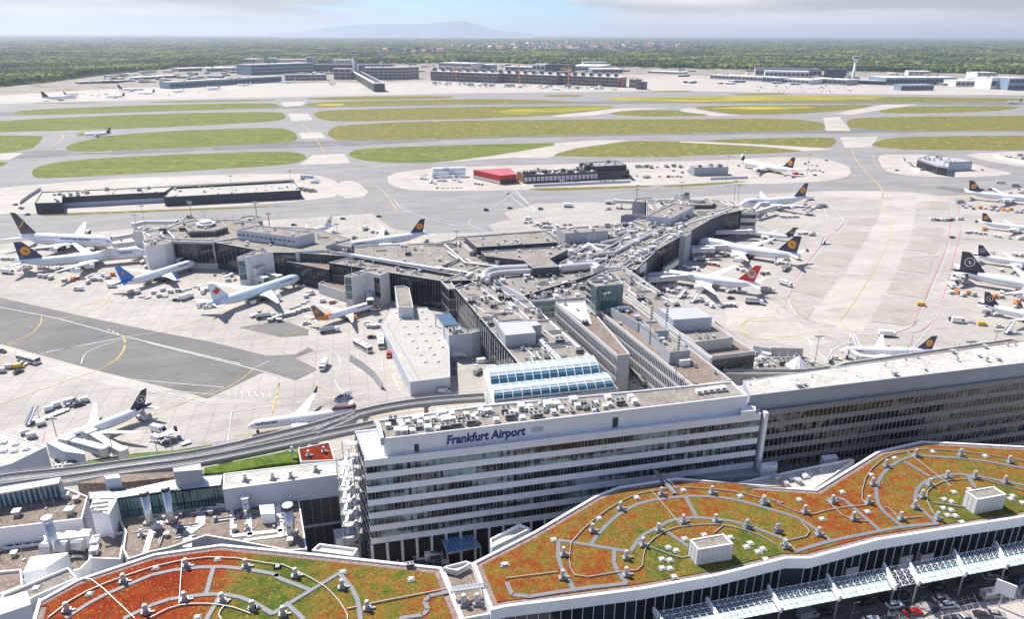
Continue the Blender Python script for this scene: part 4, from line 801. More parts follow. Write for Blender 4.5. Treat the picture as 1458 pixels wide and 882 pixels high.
B = building('annex', 'low pale annex at the left end of the rear plant house', 'T215,255 285,322 330,318 260,235', 20, 17.3, 'wall_pale', 'gravel', cat='annex')
def arc_duct(label, s, r):
    p = W(s, 19.5)
    for _ in range(2):
        q = [p[0]]
        for a, b in zip(p[:-1], p[1:]): q += [a * .75 + b * .25, a * .25 + b * .75]
        p = q + [p[-1]]
    th = thing('walkway_tube', label, 'covered walkway', p[0]); m = MB(); m.tube(p, r, 14); m.build('shell', 'metal_light', th, True)
    m = MB()
    for i in range(0, len(p) - 1): m.tube([p[i] + (p[i + 1] - p[i]) * .5, p[i] + (p[i + 1] - p[i]) * .52], r * 1.03, 14)
    m.build('seams', 'duct', th)
arc_duct('large white curved duct left of the central polygonal plant house', 'T398,560 385,520 430,480 560,468 765,460', 2.3)
arc_duct('second white curved duct, nearer and parallel to the large one', 'T415,572 415,530 470,505 600,492 765,485', 1.5)
arc_duct('white rounded duct right of the central plant house', 'T990,465 1150,450 1270,440 1315,470', 2.4)
arc_duct('thin pale duct reaching from the rounded one to the right wing', 'U190,630 300,632 395,625', 1.2)
ducts(HUB, ['T75,275 240,420 560,455', 'T0,455 300,505', 'T0,270 200,255', 'T250,390 300,420 540,430', 'T100,330 180,390 60,440', 'T180,250 190,280', 'U165,515 320,470 480,400 640,330', 'U200,500 520,310', 'U300,480 600,330 730,280', 'U260,375 360,385 520,300', 'U100,430 200,490', 'U110,440 300,450', 'U100,430 180,500',
            'U480,300 540,325 700,330', 'U620,345 500,410', 'U150,595 470,430', 'U50,580 200,500', 'U0,550 150,480', 'U380,600 440,560 540,580', 'T1210,265 1330,320', 'T1230,270 1400,290', 'T1280,340 1458,255', 'T1050,370 1200,300', 'T990,425 1110,365', 'T1270,430 1458,330', 'T600,470 780,540'], .75)
ducts(HUB, ['U170,520 310,505 480,415 700,310', 'U330,360 480,310', 'U200,430 340,400'], 1.25, 1.4, 'metal_light')
# ---- east finger
EP = building('terminal_wing', 'long right terminal wing with continuous dark glass wall facing the apron', 'p891,381 900,374 939.5,352 984,327 1011,312 1028.6,305 1057,299 1046,288 1000,283 921,285 920,306 897,317 880,350 862,384', 18.3, 0, 'wall_dark', 'gravel', cat='terminal building', rimmat='wall_pale'); clutter(EP, 120, seed=31)
for s, c, w in (('p901,374 939,352.5', 12, 3), ('p940,352 968,336', 8, 3), ('p985,326 1010,312', 9, 2), ('p1030,304.5 1056,300', 8, 1)):
    a, b = W(s, 18.3); facade(EP[0], a, b, 3, 17.2, w, c, lo=.05, hi=.93)
for s in ('U570,95 620,165', 'U640,85 690,140', 'U690,95 640,120 670,145', 'U1000,170 1160,160 1230,130 1160,90', 'U1140,190 1240,150 1250,120 1190,85', 'U750,310 1150,190', 'U820,80 850,110', 'U60,0 60,1', 'U420,600 1060,240', 'U600,420 900,270'): duct_ring(EP, s, .8, .7)
opening(EP, 'U650,110 690,95 715,125 680,142')
B = building('roof_pavilion', 'hexagonal rooftop pavilion on the right pier head', 'U905,118 1085,118 1105,100 1060,75 935,75 890,95', 21, 17.62, 'wall_conc', 'gravel', cat='roof pavilion')
for a, b in edges(B[2]): facade(B[0], a, b, 17.7, 20.4, 1, max(2, int((b - a).length / 2.5)), lo=.05, hi=.9)
c = W1('U965,88', 21); th = thing('roof_lantern', 'small ringed lantern on the right hexagonal rooftop pavilion', 'roof lantern', c); m = MB(); m.cyl(c, 5, 20.35, 22, 8); m.build('drum', 'white_paint', th); m = MB(); m.cyl(c, 6, 22.01, 22.5, 8); m.build('cap', 'duct', th)
B = building('gate_annex', 'small round topped block behind the right hexagon', 'U785,45 850,60 915,50 880,30 830,28', 19, 0, 'wall_pale', cat='gate annex'); clutter(B, 6, seed=33)
B = building('roof_house', 'long blue grey house on the right wing roof', 'U568,207 755,228 943,132 775,110', 23.2, 17.6, 'wall_blue', 'gravel', cat='rooftop building'); clutter(B, 8, 'vent dome', seed=34)
B = building('roof_house', 'low blue grey house with green end left of the right wing roof house', 'U360,208 470,206 560,212 640,262 690,255 570,200 400,196', 20, 0, 'wall_grey', 'gravel', cat='rooftop building')
B = building('gate_tower', 'grey stair tower at the left shoulder of the right pier head', 'U455,95 555,98 625,80 600,62 480,72', 18, 0, 'wall_grey', 'gravel', cat='gate tower'); clutter(B, 4, seed=35)
GT3 = building('gate_tower', 'grey gate tower in the middle of the right glass wall', 'U830,368 878,372 925,340 900,330 860,338', 18.8, 0, 'wall_grey', 'gravel', cat='gate tower'); 
GT4 = building('gate_tower', 'pale windowed block at the right tip of the right pier head', 'U1322,180 1440,182 1450,160 1400,148 1330,155', 17.5, 0, 'wall_pale', 'gravel', cat='gate tower', win=(3, 5, .3, .75)); clutter(GT4, 5, seed=36)
B = building('gate_corner', 'white corner block with dark openings near the red tailed jet', 'U385,600 445,650 565,590 500,565 440,560', 17.2, 0, 'wall_pale', 'gravel', cat='gate tower', win=(2, 6, .2, .6)); clutter(B, 5, seed=37)
B = building('low_annex', 'low white annex with dark doors below the right glass wall', 'U690,625 700,635 825,555 820,540', 8, 0, 'wall_pale', 'gravel', cat='annex', win=(1, 4, .1, .6))
# ---- south wings
WW = building('terminal_wing', 'near left wing with long roof and sloping white framed glass side', 'p648,410 743,523 843,509 762,437 748,423 700,396', 18.1, 0, 'wall_dark', 'gravel', cat='terminal building', rimmat='wall_pale'); clutter(WW, 110, 'vent mush pipe rail ac mast rail', seed=41)
a, b = W('p647.5,410.5 742.5,523.5', 18.1); facade(WW[0], a, b, 6, 17.0, 3, 30, frame='white_paint', lo=.05, hi=.95, mull=.3)
for s in ('T290,560 700,860', 'T420,575 650,800 560,805', 'T480,600 860,860', 'V230,20 510,220', 'V420,0 640,130 580,140', 'V540,0 750,195', 'V780,90 1240,510', 'V850,270 1060,420', 'V700,400 800,510', 'V820,380 960,540', 'V830,370 1000,530', 'V480,560 300,560'): duct_ring(WW, s, .6, .45)
m = MB(); p = W('T490,605 560,590 725,740 640,745', 17.6); m.face(ccw(p)); o = m.build('grey_sheet_roof', 'walkway', WW[1])
for i in range(9):
    t = i / 8; p = W1('V%f,%f' % (lerp(850, 1000, t), lerp(375, 525, t)), 18); put(WW[1], 'dome', p.x, p.y, 17.45, AX, 1.6)
B = building('plant_house', 'pale notched plant house on the near left wing', 'V480,218 558,325 802,302 770,250 848,240 800,202', 23, 17.4, 'wall_grey', 'metal_light', cat='plant house', par=.2)
LB = building('glazed_block', 'low block with green glazed front between the two near wings', 'T595,560 733,690 770,722 1215,683 1220,560 900,570', 16, 0, 'wall_pale', 'gravel', cat='terminal building'); clutter(LB, 60, 'vent ac pipe box rail mush', seed=43)
a, b = W('T772,722 1190,686', 16); facade(LB[0], a, b, 6, 15.2, 3, 22, 'glass_teal', lo=.08, hi=.9); a, b = W('T735,695 770,722', 16); facade(LB[0], a, b, 6, 15.2, 3, 3, 'glass_teal', lo=.08, hi=.9)
MBk = building('office_slab', 'narrow office slab with ribbed left side, half white half brown roof', 'p791,430 832,428 897,504 879,506', 22, 2, 'wall_pale', 'gravel_brown', cat='office building'); clutter(MBk, 4, 'ac vent', seed=44)
a, b = W('p791,431 878.5,506.5', 22); facade(MBk[0], a, b, 3, 21.4, 4, 62, frame='wall_pale', lo=.3, hi=.86, mull=.35)
m = MB(); m.face(ccw(W('V975,62 1188,52 1250,235 1140,190', 21.35))); m.build('white_membrane', 'white_paint', MBk[1])
CB = building('office_slab', 'tall central office block with ribbed windows and brown roof running to the front building', 'p835,427 884,420 1041,541 988,550', 24, 0, 'wall_pale', 'gravel_brown', cat='office building'); clutter(CB, 10, 'vent mush', seed=45)
a, b = W('p835.5,428.5 987,549.5', 24); facade(CB[0], a, b, 2, 23.5, 5, 74, frame='wall_pale', lo=.3, hi=.86, mull=.4)
B = building('roof_house', 'long grey slanted penthouse on the central office block', 'W168,218 310,205 455,315 385,335', 27.5, 23.2, 'wall_grey', 'gravel_brown', cat='rooftop building'); clutter(B, 7, 'vent mush', seed=46)
for i in range(4): p = W1('W%d,225' % (235 + i * 22), 28); put(B[1], 'mush', p.x, p.y, 26.8, 0, 2)
B = building('roof_house', 'narrow penthouse with blue grey end behind the slanted one', 'W425,325 510,402 632,395 540,318', 28, 23.2, 'wall_blue', 'gravel_brown', cat='rooftop building')
B = building('roof_house', 'lower grey penthouse with dark end wall nearest the front building', 'W400,330 640,570 802,555 650,455 560,440', 28.5, 23.2, 'wall_grey', 'gravel', cat='rooftop building'); clutter(B, 5, 'vent mush', seed=47)
B = building('white_plant_unit', 'white container unit in the shade of the dark penthouse end', 'W705,618 720,640 803,632 800,612', 25.8, 23.25, 'white_paint', 'white_paint', par=.1, cat='plant unit')
for s, lb in (('W498,200', 'antenna mast with square head on the central office block'), ('W620,210', 'thin antenna mast behind the square headed one'), ('W715,430', 'thin antenna mast by the dark ended penthouse')):
    hh = 38 if s == 'W620,210' else 40; p = W1(s, hh); th = thing('antenna_mast', lb, 'antenna', (p.x, p.y, 24)); m = MB(); m.tube([(p.x, p.y, 23), (p.x, p.y, hh)], .16, 6); m.build('mast', 'metal_grey', th)
    m = MB()
    for k in range(5): m.box(p.x - .5, p.x + .5, p.y - .5, p.y + .5, hh - 1 - k * 1.2, hh - .5 - k * 1.2)
    m.build('aerials', 'metal_grey', th)
# teal tower
TT = building('control_block', 'old apron control block clad in teal glass on the central office block', 'G350,505 400,537 537,525 500,480 440,462', 36, 22, 'wall_conc', 'gravel', cat='control block', par=.9); clutter(TT, 22, 'ac vent pipe rail mast mush', seed=48)
p = W('G400,537 537,525', 36); facade(TT[0], p[0], p[1], 24, 35.6, 2, 7, 'glass_teal', lo=.03, hi=.97, off=.3)
a, b = W('G375,521 400,537', 36); facade(TT[0], a, b, 24, 35.6, 2, 3, 'glass_teal', lo=.03, hi=.97, off=.3); a, b = W('G350,505 375,521', 36); facade(TT[0], a, b, 24, 35.6, 4, 2, 'glass', lo=.2, hi=.8)
W2 = building('terminal_wing', 'near right wing with pale edge strip beside the apron', 'p862,386 891,381 972,437 1000,452 1015,458 1044,480 990,487 938,453 887,419', 20, 0, 'wall_conc', 'gravel', cat='terminal building', rimmat='wall_pale'); clutter(W2, 60, 'vent ac pipe mush mast rail', seed=51)
for s in ('W265,110 545,300', 'W360,0 700,190', 'W300,60 440,180'): duct_ring(W2, s, .8, .8)
B = building('plant_house', 'grey roofed plant house with blue front beside the central office block', 'W545,218 668,312 975,290 840,203', 25, 19.3, 'wall_blue', 'metal_light', cat='plant house', par=.2)
CL = building('clerestory_strip', 'very long thin clerestory with white rim and dark window row along the right wing', 'W262,108 300,100 575,300 980,610 958,618 540,305', 24.6, 10, 'wall_pale', 'gravel', cat='clerestory')
a, b = W('W263,112 955,618', 24.6); facade(CL[0], a, b, 19.5, 24.0, 1, 90, frame='white_paint', lo=.25, hi=.85, mull=.3)
EQ = building('cooling_deck', 'deck packed with rows of cooling units behind the brown roofed block', 'W690,400 720,462 795,476 1115,438 1075,395 1010,350', 16.6, 0, 'wall_conc', 'gravel', cat='plant deck'); 
for i in range(6):
    for j in range(9):
        p = W1('W%f,%f' % (725 + j * 40 + i * 16, 380 + i * 15 - j * 3), 16.6)
        if inside(p, EQ[2]): put(EQ[1], 'ac', p.x, p.y, 15.95, AX + math.pi / 2, 1.05)
for i in range(2): p = W1('W%d,355' % (810 + i * 92), 17); put(EQ[1], 'mush', p.x, p.y, 15.9, 0, 3)
FB2 = building('office_block', 'two storey block with brown flat roof and glazed front by the apron fence', 'W790,480 965,603 1320,560 1115,443', 16, 0, 'wall_conc', 'gravel_brown', cat='office building', rimmat='wall_pale', par=.9); clutter(FB2, 3, 'dome vent', seed=54)
a, b = W('W968,606 1318,562', 16); facade(FB2[0], a, b, 7, 14.2, 2, 20, lo=.03, hi=.97)
a, b = W('W725,475 962,606', 16); facade(FB2[0], a, b, 7, 15.2, 2, 26, frame='white_paint', lo=.1, hi=.9)
DK = building('low_deck', 'low deck of pipes and dark roofs between office slab and central block', 'W200,760 480,880 1000,760 700,600 330,590', 9, 0, 'wall_conc', 'gravel', cat='roof deck'); clutter(DK, 70, 'ac pipe rail vent pipe', seed=55)
for s in ('W440,650 480,690 500,860 540,860 520,690', 'W555,765 575,790 590,880 630,880 640,830'): pass
for i, s in enumerate(('W445,655 495,690 490,770 540,760', 'W555,760 640,830 650,880 610,860')):
    B = building('stair_shaft', ['slanted pale concrete stair shaft at the foot of the central block', 'second slanted concrete stair shaft nearer the front building'][i], 'W%s' % ('440,650 500,690 545,680 485,642' if i == 0 else '550,755 640,832 660,822 575,745'), 17 - i * 2, 5, 'wall_pale', 'wall_pale', par=.1, cat='stair shaft')
# ---- vaulted hall
VH = building('vaulted_hall', 'hall under two parallel glass barrel vaults with blue glazing', 'V380,600 1245,512 1458,750 460,875', 18, 0, 'wall_pale', 'wall_pale', cat='vaulted hall', par=.1)
def vault(lbl, s):
    A_, B_, C_, D_ = W(s, 18.2)   # back-left, back-right, front-right, front-left
    nseg, nx = 14, 13; o = None; m = MB(); mb_ = MB()
    def pt(i, t, lift=0):
        b0, b1 = A_.lerp(B_, t), D_.lerp(C_, t); w = (b1 - b0); ang = math.pi * i / nseg; k = (1 - math.cos(ang)) / 2; r = w.length / 2
        return Vector((b0.x + w.x * k, b0.y + w.y * k, 18.2 + (r * .55 + lift) * math.sin(ang)))
    for j in range(nx):
        for i in range(nseg):
            t0, t1 = j / nx + .002, (j + 1) / nx - .002
            m.face([pt(i, t0), pt(i, t1), pt(i + 1, t1), pt(i + 1, t0)], 1 if 10 <= i <= 12 else 0)
    o = m.build('glass_vault', ['skylight', 'glass_blue'], VH[0])
    for j in range(nx + 1):
        t = j / nx; mb_.tube([pt(i, t, .08) for i in range(nseg + 1)], .14, 4)
    for i in (3, 6, 9, 11, 13): mb_.tube([pt(i, 0, .1), pt(i, 1, .1)], .09, 4)
    mb_.build('ribs', 'white_paint', o)
    for t in (0, 1): q = MB(); q.face([pt(i, t) for i in range(nseg + 1)]); q.build('end_wall', 'white_panel', o)
vault('', 'V400,606 1235,520 1310,645 445,738'); vault('', 'V448,745 1330,650 1430,752 470,855')
# ---- bus hall with long pale roof
BH = building('bus_gate_hall', 'long pale metal roof with rows of roof lights, blue grey near wall', 'E590,660 640,580 830,575 880,640 946,740 951,938 743,963 620,720', 6.5, 0, 'wall_blue', 'seam_roof', cat='bus hall', par=.3)
for i in range(8):
    for j in range(3):
        x = 672 + i * 21 + j * 66; y = 602 + i * 36.5 - j * 8 + (j * 6)
        p = W1('E%f,%f' % (x + (i * .5), y), 6.5)
        if inside(p, inset(BH[2], 3)): put(BH[1], 'dome', p.x, p.y, 6.22, AX, .9)
m = MB(); a, b, c = W('E600,665 640,745 745,955', 6.5); m.obox(a + Vector((2.5, 0, 0)), c + Vector((4, 0, 0)), .5, 6.2, 6.45); m.build('gutter', 'metal_grey', BH[1])
B = building('link_bridge', 'ramped covered bridge from the bus hall up to the wing', 'S795,380 825,548 945,548 912,392 870,375', 12, 0, 'wall_pale', 'gravel', cat='covered bridge'); 
B = building('service_block', 'blue grey service block beside the bus hall', 'V105,322 290,305 380,280 370,265 250,280 180,250 60,242', 12, 0, 'wall_blue', 'gravel', cat='service building', par=.3); clutter(B, 6, 'vent mush ac', seed=61)
m = MB(); p = W('V0,158 115,148 188,240 68,250', 12.5); m.prism(ccw(p), 12.1, 12.6); th = thing('metal_canopy', 'blue grey sheet metal canopy behind the bus hall', 'canopy', (p[0].x, p[0].y, 0)); m.build('sheet', 'solar', th); m = MB()
for q in p: m.box(q.x - .2, q.x + .2, q.y - .2, q.y + .2, 0, 12.1)
m.build('posts', 'metal_grey', th)
BL = building('boarding_corner', 'glazed corner block with white frame left of the near left wing', 'T45,560 105,622 160,620 120,560', 17.4, 0, 'wall_pale', 'gravel', cat='terminal building', win=(3, 2, .05, .95), minlen=2)
# ---- small airfield buildings
B = building('cargo_center', 'long low dark blue cargo building on the far taxiway island, left part', 'e62,160 190,156 190,132 662,108 705,80 640,84 95,108', 9, 0, 'wall_dark', 'seam_roof', cat='cargo building', rimmat='wall_dark'); clutter(B, 30, 'vent dome ac mush', seed=71)
e = max(edges(B[2]), key=lambda e: (e[1] - e[0]).length); facade(B[0], e[0], e[1], 0, 9, 1, 24, 'wall_blue', lo=.02, hi=.42, tilt=0, mull=0, name='loading_bays')
B = building('cargo_center', 'right part of the long low dark blue cargo building with roof lights', 'e658,132 1290,100 1255,55 700,82', 8, 0, 'wall_dark', 'seam_roof', cat='cargo building', rimmat='wall_dark'); clutter(B, 30, 'dome vent', seed=72)
for s, r0 in (('e700,88 1258,58', 0),):
    a, b = W(s, 8); m = MB(); m.obox(a, b, 8, 8.05, 9); m.build('solar_strip', 'dark', B[1])
a, b = W('e665,163 1300,137', 0); m = MB(); L = (b - a).length; d = (b - a).normalized()
for k in range(int(L / 5)): m.obox(a + d * k * 5, a + d * (k * 5 + 4.6), .5, 0, 3.2, k % 2)
tag(m.build('blast_fence', ['blue_sheet', 'wall_blue']), 'long blue panel fence in front of the left cargo building', 'fence')
def bent_fence(label, s, h, mt='wall_blue', name='blast_fence', slope=1.0):
    p = W(s, 0); th = thing(name, label, 'fence', p[0]); m = MB(); q = MB()
    for a, b in zip(p[:-1], p[1:]):
        L = (b - a).length; d = (b - a).normalized(); n = Vector((-d.y, d.x, 0)); k = 0
        if n.y > 0: n = -n
        while k < L:
            e_ = min(k + 3.6, L); A1, B1 = a + d * k, a + d * e_
            m.face([A1 + n * slope, B1 + n * slope, B1 + Vector((0, 0, h)), A1 + Vector((0, 0, h))]); m.face([A1 + n * slope + Vector((0, 0, .0)), A1 + Vector((0, 0, h)), B1 + Vector((0, 0, h - .05)), B1 + n * (slope - .1)])
            q.bar(A1, A1 + Vector((0, 0, h)), .12); k += 3.8
    m.build('panels', mt, th); q.build('posts', 'metal_grey', th)
bent_fence('curved blue blast fence at the left end of the cargo island', 'e0,165 40,135 95,100', 3.2); bent_fence('curved blue blast fence at the right end of the cargo island', 'e1290,45 1350,48 1380,62', 3)
bent_fence('blue grey fence along the far apron building front', 'd685,242 1275,216', 2.4); bent_fence('blue grey fence right of the lone grey hall', 'g345,262 640,250', 2.6); bent_fence('white curved blast fence left of the small apron terminal', 'h228,225 235,265 300,325 375,345', 3.2, 'white_panel')
bent_fence('pale blast fence at the right edge by the runway', 'h1040,212 1310,272', 3, 'white_panel'); bent_fence('slatted grey blast fence standing on the bus road', 'J437,125 500,165 560,215 605,275', 3.2, 'metal_grey')
bent_fence('grey slatted blast fence beside the brown roofed block', 'L140,175 305,180', 4.5, 'metal_grey'); bent_fence('blue glazed fence right of the brown roofed block', 'L50,155 140,170', 3.5, 'wall_blue')
RB = building('fire_station', 'bright red clad hall with pink red roof on the far apron', 'd318,137 480,172 580,165 545,128', 9, 0, 'red_clad', 'red_roof', cat='fire station', par=.2)
e = edges(RB[2]); e0 = max(e, key=lambda e: (e[1] - e[0]).length); facade(RB[0], e0[0], e0[1], .5, 8, 1, 9, 'wall_pale', lo=.05, hi=.4, tilt=0); e1 = min(e, key=lambda e: (e[1] - e[0]).length); facade(RB[0], e1[0], e1[1], .5, 8, 1, 3, 'dark', lo=.1, hi=.6, tilt=0)
B = building('workshop', 'long black roofed workshop with white window bays right of the red hall', 'd582,150 625,172 1078,150 1010,125', 8, 0, 'wall_dark', 'dark', cat='workshop', rimmat='wood_brown'); clutter(B, 40, 'dome dome ac', seed=75, s=(1.5, 2.6))
e = max(edges(B[2]), key=lambda e: (e[1] - e[0]).length); facade(B[0], e[0], e[1], .5, 7.6, 1, 18, 'wall_pale', lo=.15, hi=.8, tilt=0, mull=.9, frame='wall_dark'); e = min(edges(B[2]), key=lambda e: (e[1] - e[0]).length); facade(B[0], e[0], e[1], .3, 7.8, 1, 2, 'wood_brown', lo=.0, hi=1, tilt=0, mull=0)
B = building('office_building', 'dark grey flat roofed office right of the black roofed workshop', 'd965,95 1060,115 1252,106 1190,80', 13, 0, 'wall_dark', 'metal_grey', cat='office building', win=(3, 6, .4, .8)); clutter(B, 16, 'vent ac dome', seed=76)
B = building('office_building', 'dark lower glazed storeys in front of the far dark grey office', 'd1060,150 1270,142 1252,118 1062,128', 8, 0, 'wall_dark', 'metal_grey', cat='office building', win=(2, 4, .3, .85))
th = thing('container_stack', 'long white stacked containers in three tiers left of the bright red hall', 'container stack', W1('d65,190')); 
for k in range(3):
    a, b = W('d62,192 268,186', 0); n_ = Vector((0, 2.5 + k * 3, 0)); m = MB(); L_ = (b - a).length; d_ = (b - a).normalized()
    for j in range(6): m.obox(a + n_ + d_ * (L_ * j / 6), a + n_ + d_ * (L_ * (j + .96) / 6), 5, k * 3.3, k * 3.3 + 3.1, (j * 7 + k * 3) % 4 == 0)
    m.build('container_tier', ['white_panel', 'wall_blue'], th)
B = building('apron_hall', 'lone grey ribbed hall near the open nosed freighter', 'g218,160 490,155 465,140 180,150', 9, 0, 'wall_grey', 'metal_light', cat='hall', par=.3); clutter(B, 10, 'ac vent mush', seed=77)
e = max(edges(B[2]), key=lambda e: (e[1] - e[0]).length); facade(B[0], e[0], e[1], 0, 9, 2, 16, 'wall_grey', frame='metal_grey', lo=.05, hi=.95, tilt=0)
B = building('small_terminal', 'low terminal with slanted grey glass end on the right apron island', 'h360,222 540,285 632,300 640,258 850,250 700,215 480,190', 10, 0, 'wall_grey', 'metal_light', cat='apron building'); clutter(B, 26, 'ac vent mush dome pipe', seed=78)
for e in edges(B[2]): facade(B[0], e[0], e[1], 0, 9, 1, max(3, int((e[1] - e[0]).length / 3)), 'wall_blue' if e[1].x > W1('h700,250', 10).x else 'glass', frame='metal_grey', lo=.05, hi=.9)
# ================================================================== FRONT BUILDINGS
def smooth(p, n=2):
    for _ in range(n):
        q = [p[0]]
        for a, b in zip(p[:-1], p[1:]): q += [a * .75 + b * .25, a * .25 + b * .75]
        p = q + [p[-1]]
    return p
SL = building('terminal_front_building', 'white banded front building with dark window strips under the lettered penthouse', 'p504.8,614.4 520,656 1083,589 1070,548', 37, 0, 'black', 'white_paint', cat='terminal building', rimmat='white_panel', par=.5)
fa, fb_ = W('p520,656 1083,589', 37); la = W1('p504.8,614.4', 37)
fd = (fb_ - fa).normalized(); fn = Vector((fd.y, -fd.x, 0)); FL = (fb_ - fa).length
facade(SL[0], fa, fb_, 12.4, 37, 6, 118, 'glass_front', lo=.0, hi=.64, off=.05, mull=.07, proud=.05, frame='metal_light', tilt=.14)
for k in range(7):
    z1 = 37.15 - 4.1 * k; m = MB(); A_, B_ = fa + fn * .1 - fd * .3, fb_ + fn * .1
    m.obox(A_, B_, .36, z1 - (2.1 if k == 0 else 1.85), z1)
    for j in range(1, 24): q = A_ + fd * (FL * j / 24) + fn * .31; m.obox(q - fd * .02 - fn * .12, q + fd * .02 - fn * .12, .02, z1 - 1.7, z1 - .05, 1)
    m.build('white_band', ['white_panel', 'metal_grey'], SL[0])
ld = (la - fa).normalized()
facade(SL[0], fa, la, 2, 36, 8, 6, 'glass', lo=.1, hi=.7, side=-fd, frame='white_panel')
m = MB()
for k in range(29): q = fa + fd * (FL * k / 28) + fn * .4; m.box(q.x - .35, q.x + .35, q.y - .35, q.y + .35, 0, 10.6)
m.build('columns', 'wall_pale', SL[0])
PH = building('penthouse', 'long blue white penthouse on the front building roof carrying the airport lettering', 'p535,599 546,625 1065,563.5 1042,543 902,557 690,577', 42.2, 36.5, 'white_panel', 'gravel', cat='penthouse', par=.5)
pa, pb = W('p546,625 1065,563.5', 42.2); pd = (pb - pa).normalized(); pn = Vector((pd.y, -pd.x, 0))
def along(z, u):
    lo, hi = 0.0, (pb - pa).length
    for _ in range(40):
        mid = (lo + hi) / 2; q = pa + pd * mid
        if PX((q.x, q.y, z))[0] < u: lo = mid
        else: hi = mid
    return lo
s0, s1 = along(39, 636), along(39, 748)
vs, fs = text_mesh('Frankfurt Airport', 4.2, .12, 1.0, .06); x0 = min(v.x for v in vs); x1 = max(v.x for v in vs); sc = (s1 - s0) / (x1 - x0)
m = MB(); m.v = [tuple(pa + pd * (s0 + (v.x - x0) * sc) + pn * (.10 + v.z) + Vector((0, 0, 38.25 - 42.2 + v.y * min(sc * 1.2, 1.1)))) for v in vs]; m.f = fs; m.m = [0] * len(fs)
lt = m.build('lettering', 'title_blue', PH[0]); lt['label'] = 'dark blue raised lettering'
m = MB()
for u, w_, h_ in ((590, 1.2, 2.4), (872, 1.6, 3.2)): s_ = along(38, u); q = pa + pd * s_ + pn * .06; m.obox(q, q + pd * w_, .08, 37, 37 + h_)
m.build('doors', 'dark', PH[0])
m = MB(); s_ = along(39, 757); q = pa + pd * s_ + pn * .06; m.obox(q, q + pd * 3.2, .06, 38.7, 40.2); m.build('faded_sign', 'wall_blue', PH[0])
m = MB()   # terrace railing
for zz in (37.5, 38.1):
    m.bar(fa + Vector((0, 0, zz - 37)) - fn * .2, fb_ + Vector((0, 0, zz - 37)) - fn * .2, .05); m.bar(fa + Vector((0, 0, zz - 37)), la + Vector((0, 0, zz - 37)), .05)
for k in range(70): q = fa + fd * (FL * k / 69) - fn * .2; m.bar((q.x, q.y, 37), (q.x, q.y, 38.1), .05)
for k in range(9): q = fa.lerp(la, k / 8); m.bar((q.x, q.y, 37), (q.x, q.y, 38.1), .05)
m.build('railing', 'metal_grey', SL[0])
rr = random.Random(5)
for s, sz in (('J655,430', 1.2), ('J690,445', 1.1), ('J730,440', .9), ('J770,425', 1), ('J795,445', 1), ('J680,490', 1.3), ('J712,490', 1.3), ('J755,487', 1), ('J700,460', 1), ('J835,475', 1.3), ('J885,475', .9), ('J800,415', .9), ('J830,430', 1), ('J865,420', .9), ('J905,400', 1.5), ('J930,440', 1.7), ('J960,400', 1), ('J985,455', 1.2), ('J965,425', 1), ('J925,465', 1.2), ('J1035,400', .9), ('J1060,440', 1.2), ('J1085,430', 1), ('J1070,410', .9),
              ('J1110,380', 1), ('J1130,385', 1), ('J1155,380', 1), ('J1240,380', 1.2), ('J1265,385', 1), ('J1290,390', 1), ('J1320,365', 1.3), ('J1345,370', 1), ('J1365,360', 1), ('J1150,455', .9), ('J1190,430', 1), ('J1220,445', 1), ('J1260,410', 1.2), ('J1290,440', .9), ('J1325,420', 1), ('J1360,430', 1), ('J1385,390', 1.2), ('J1405,405', 1.2), ('J1415,425', 1), ('J1445,345', 1.2), ('J1450,365', 1.1),
              ('K100,490', 1.1), ('K92,470', 1), ('K60,455', 1), ('K45,500', 1), ('K145,430', 1.6), ('K190,425', 1.3), ('K175,460', 1), ('K180,490', .9), ('K215,445', 1), ('K278,403', 1.4), ('K300,430', 1.1), ('K395,412', .8), ('K440,430', .8), ('K460,390', 1.1), ('K520,410', 1.2), ('K510,443', 1), ('K575,385', 1.1), ('K595,408', 1.1), ('K622,430', 1.1), ('K928,355', 1), ('K960,350', 1), ('K990,345', 1), ('K1022,342', 1.1), ('K1055,338', 1.1), ('K385,450', .8), ('K710,422', .5)):
    p = W1(s, 42.5); 
    if inside(p, inset(PH[2], 1.2)): put(PH[1], 'box' if sz != 1.2 else 'ac', p.x, p.y, 41.73, AX, .78 * sz)
clutter((PH[0], PH[1], PH[2]), 60, 'vent mush rail pipe ac box', seed=81, s=(.4, .8), keep=lambda x, y: PX((x, y, 42))[0] < 870)
for s in ('J905,385 935,470', 'J640,430 660,470'):
    pass
B = building('stair_enclosure', 'open blue grey stair enclosure at the left corner of the lettered penthouse', 'J566,440 585,440 608,522 590,528', 44, 41.8, 'wall_blue', 'metal_grey', cat='stair enclosure', par=.2)
# exterior escape stair with many landings
p = W1('N470,150', 30); th = thing('escape_stair', 'white steel escape stair with round landings at the left end of the front building', 'staircase', (p.x, p.y, 0)); c0 = la.lerp(fa, .55) - fd * 3.4
m = MB()
for k in range(9):
    z = 3 + k * 3.85
    for (x_, y_, w_, l_, h_) in ((-.4, -2.6, 2.0, 1.1, 0), (-.2, 4.6, 1.9, 1.1, 1.9)):
        m.box(c0.x + x_ - w_, c0.x + x_ + w_, c0.y + y_ - l_, c0.y + y_ + l_, z + h_, z + h_ + .12)
        for hh in (.5, 1.0): m.bar((c0.x + x_ - w_, c0.y + y_ - l_, z + h_ + hh), (c0.x + x_ + w_, c0.y + y_ - l_, z + h_ + hh), .04); m.bar((c0.x + x_ - w_, c0.y + y_ - l_, z + h_ + hh), (c0.x + x_ - w_, c0.y + y_ + l_, z + h_ + hh), .04)
        for j in range(7): m.bar((c0.x + x_ - w_ + w_ * j / 3, c0.y + y_ - l_, z + h_), (c0.x + x_ - w_ + w_ * j / 3, c0.y + y_ - l_, z + h_ + 1), .04)
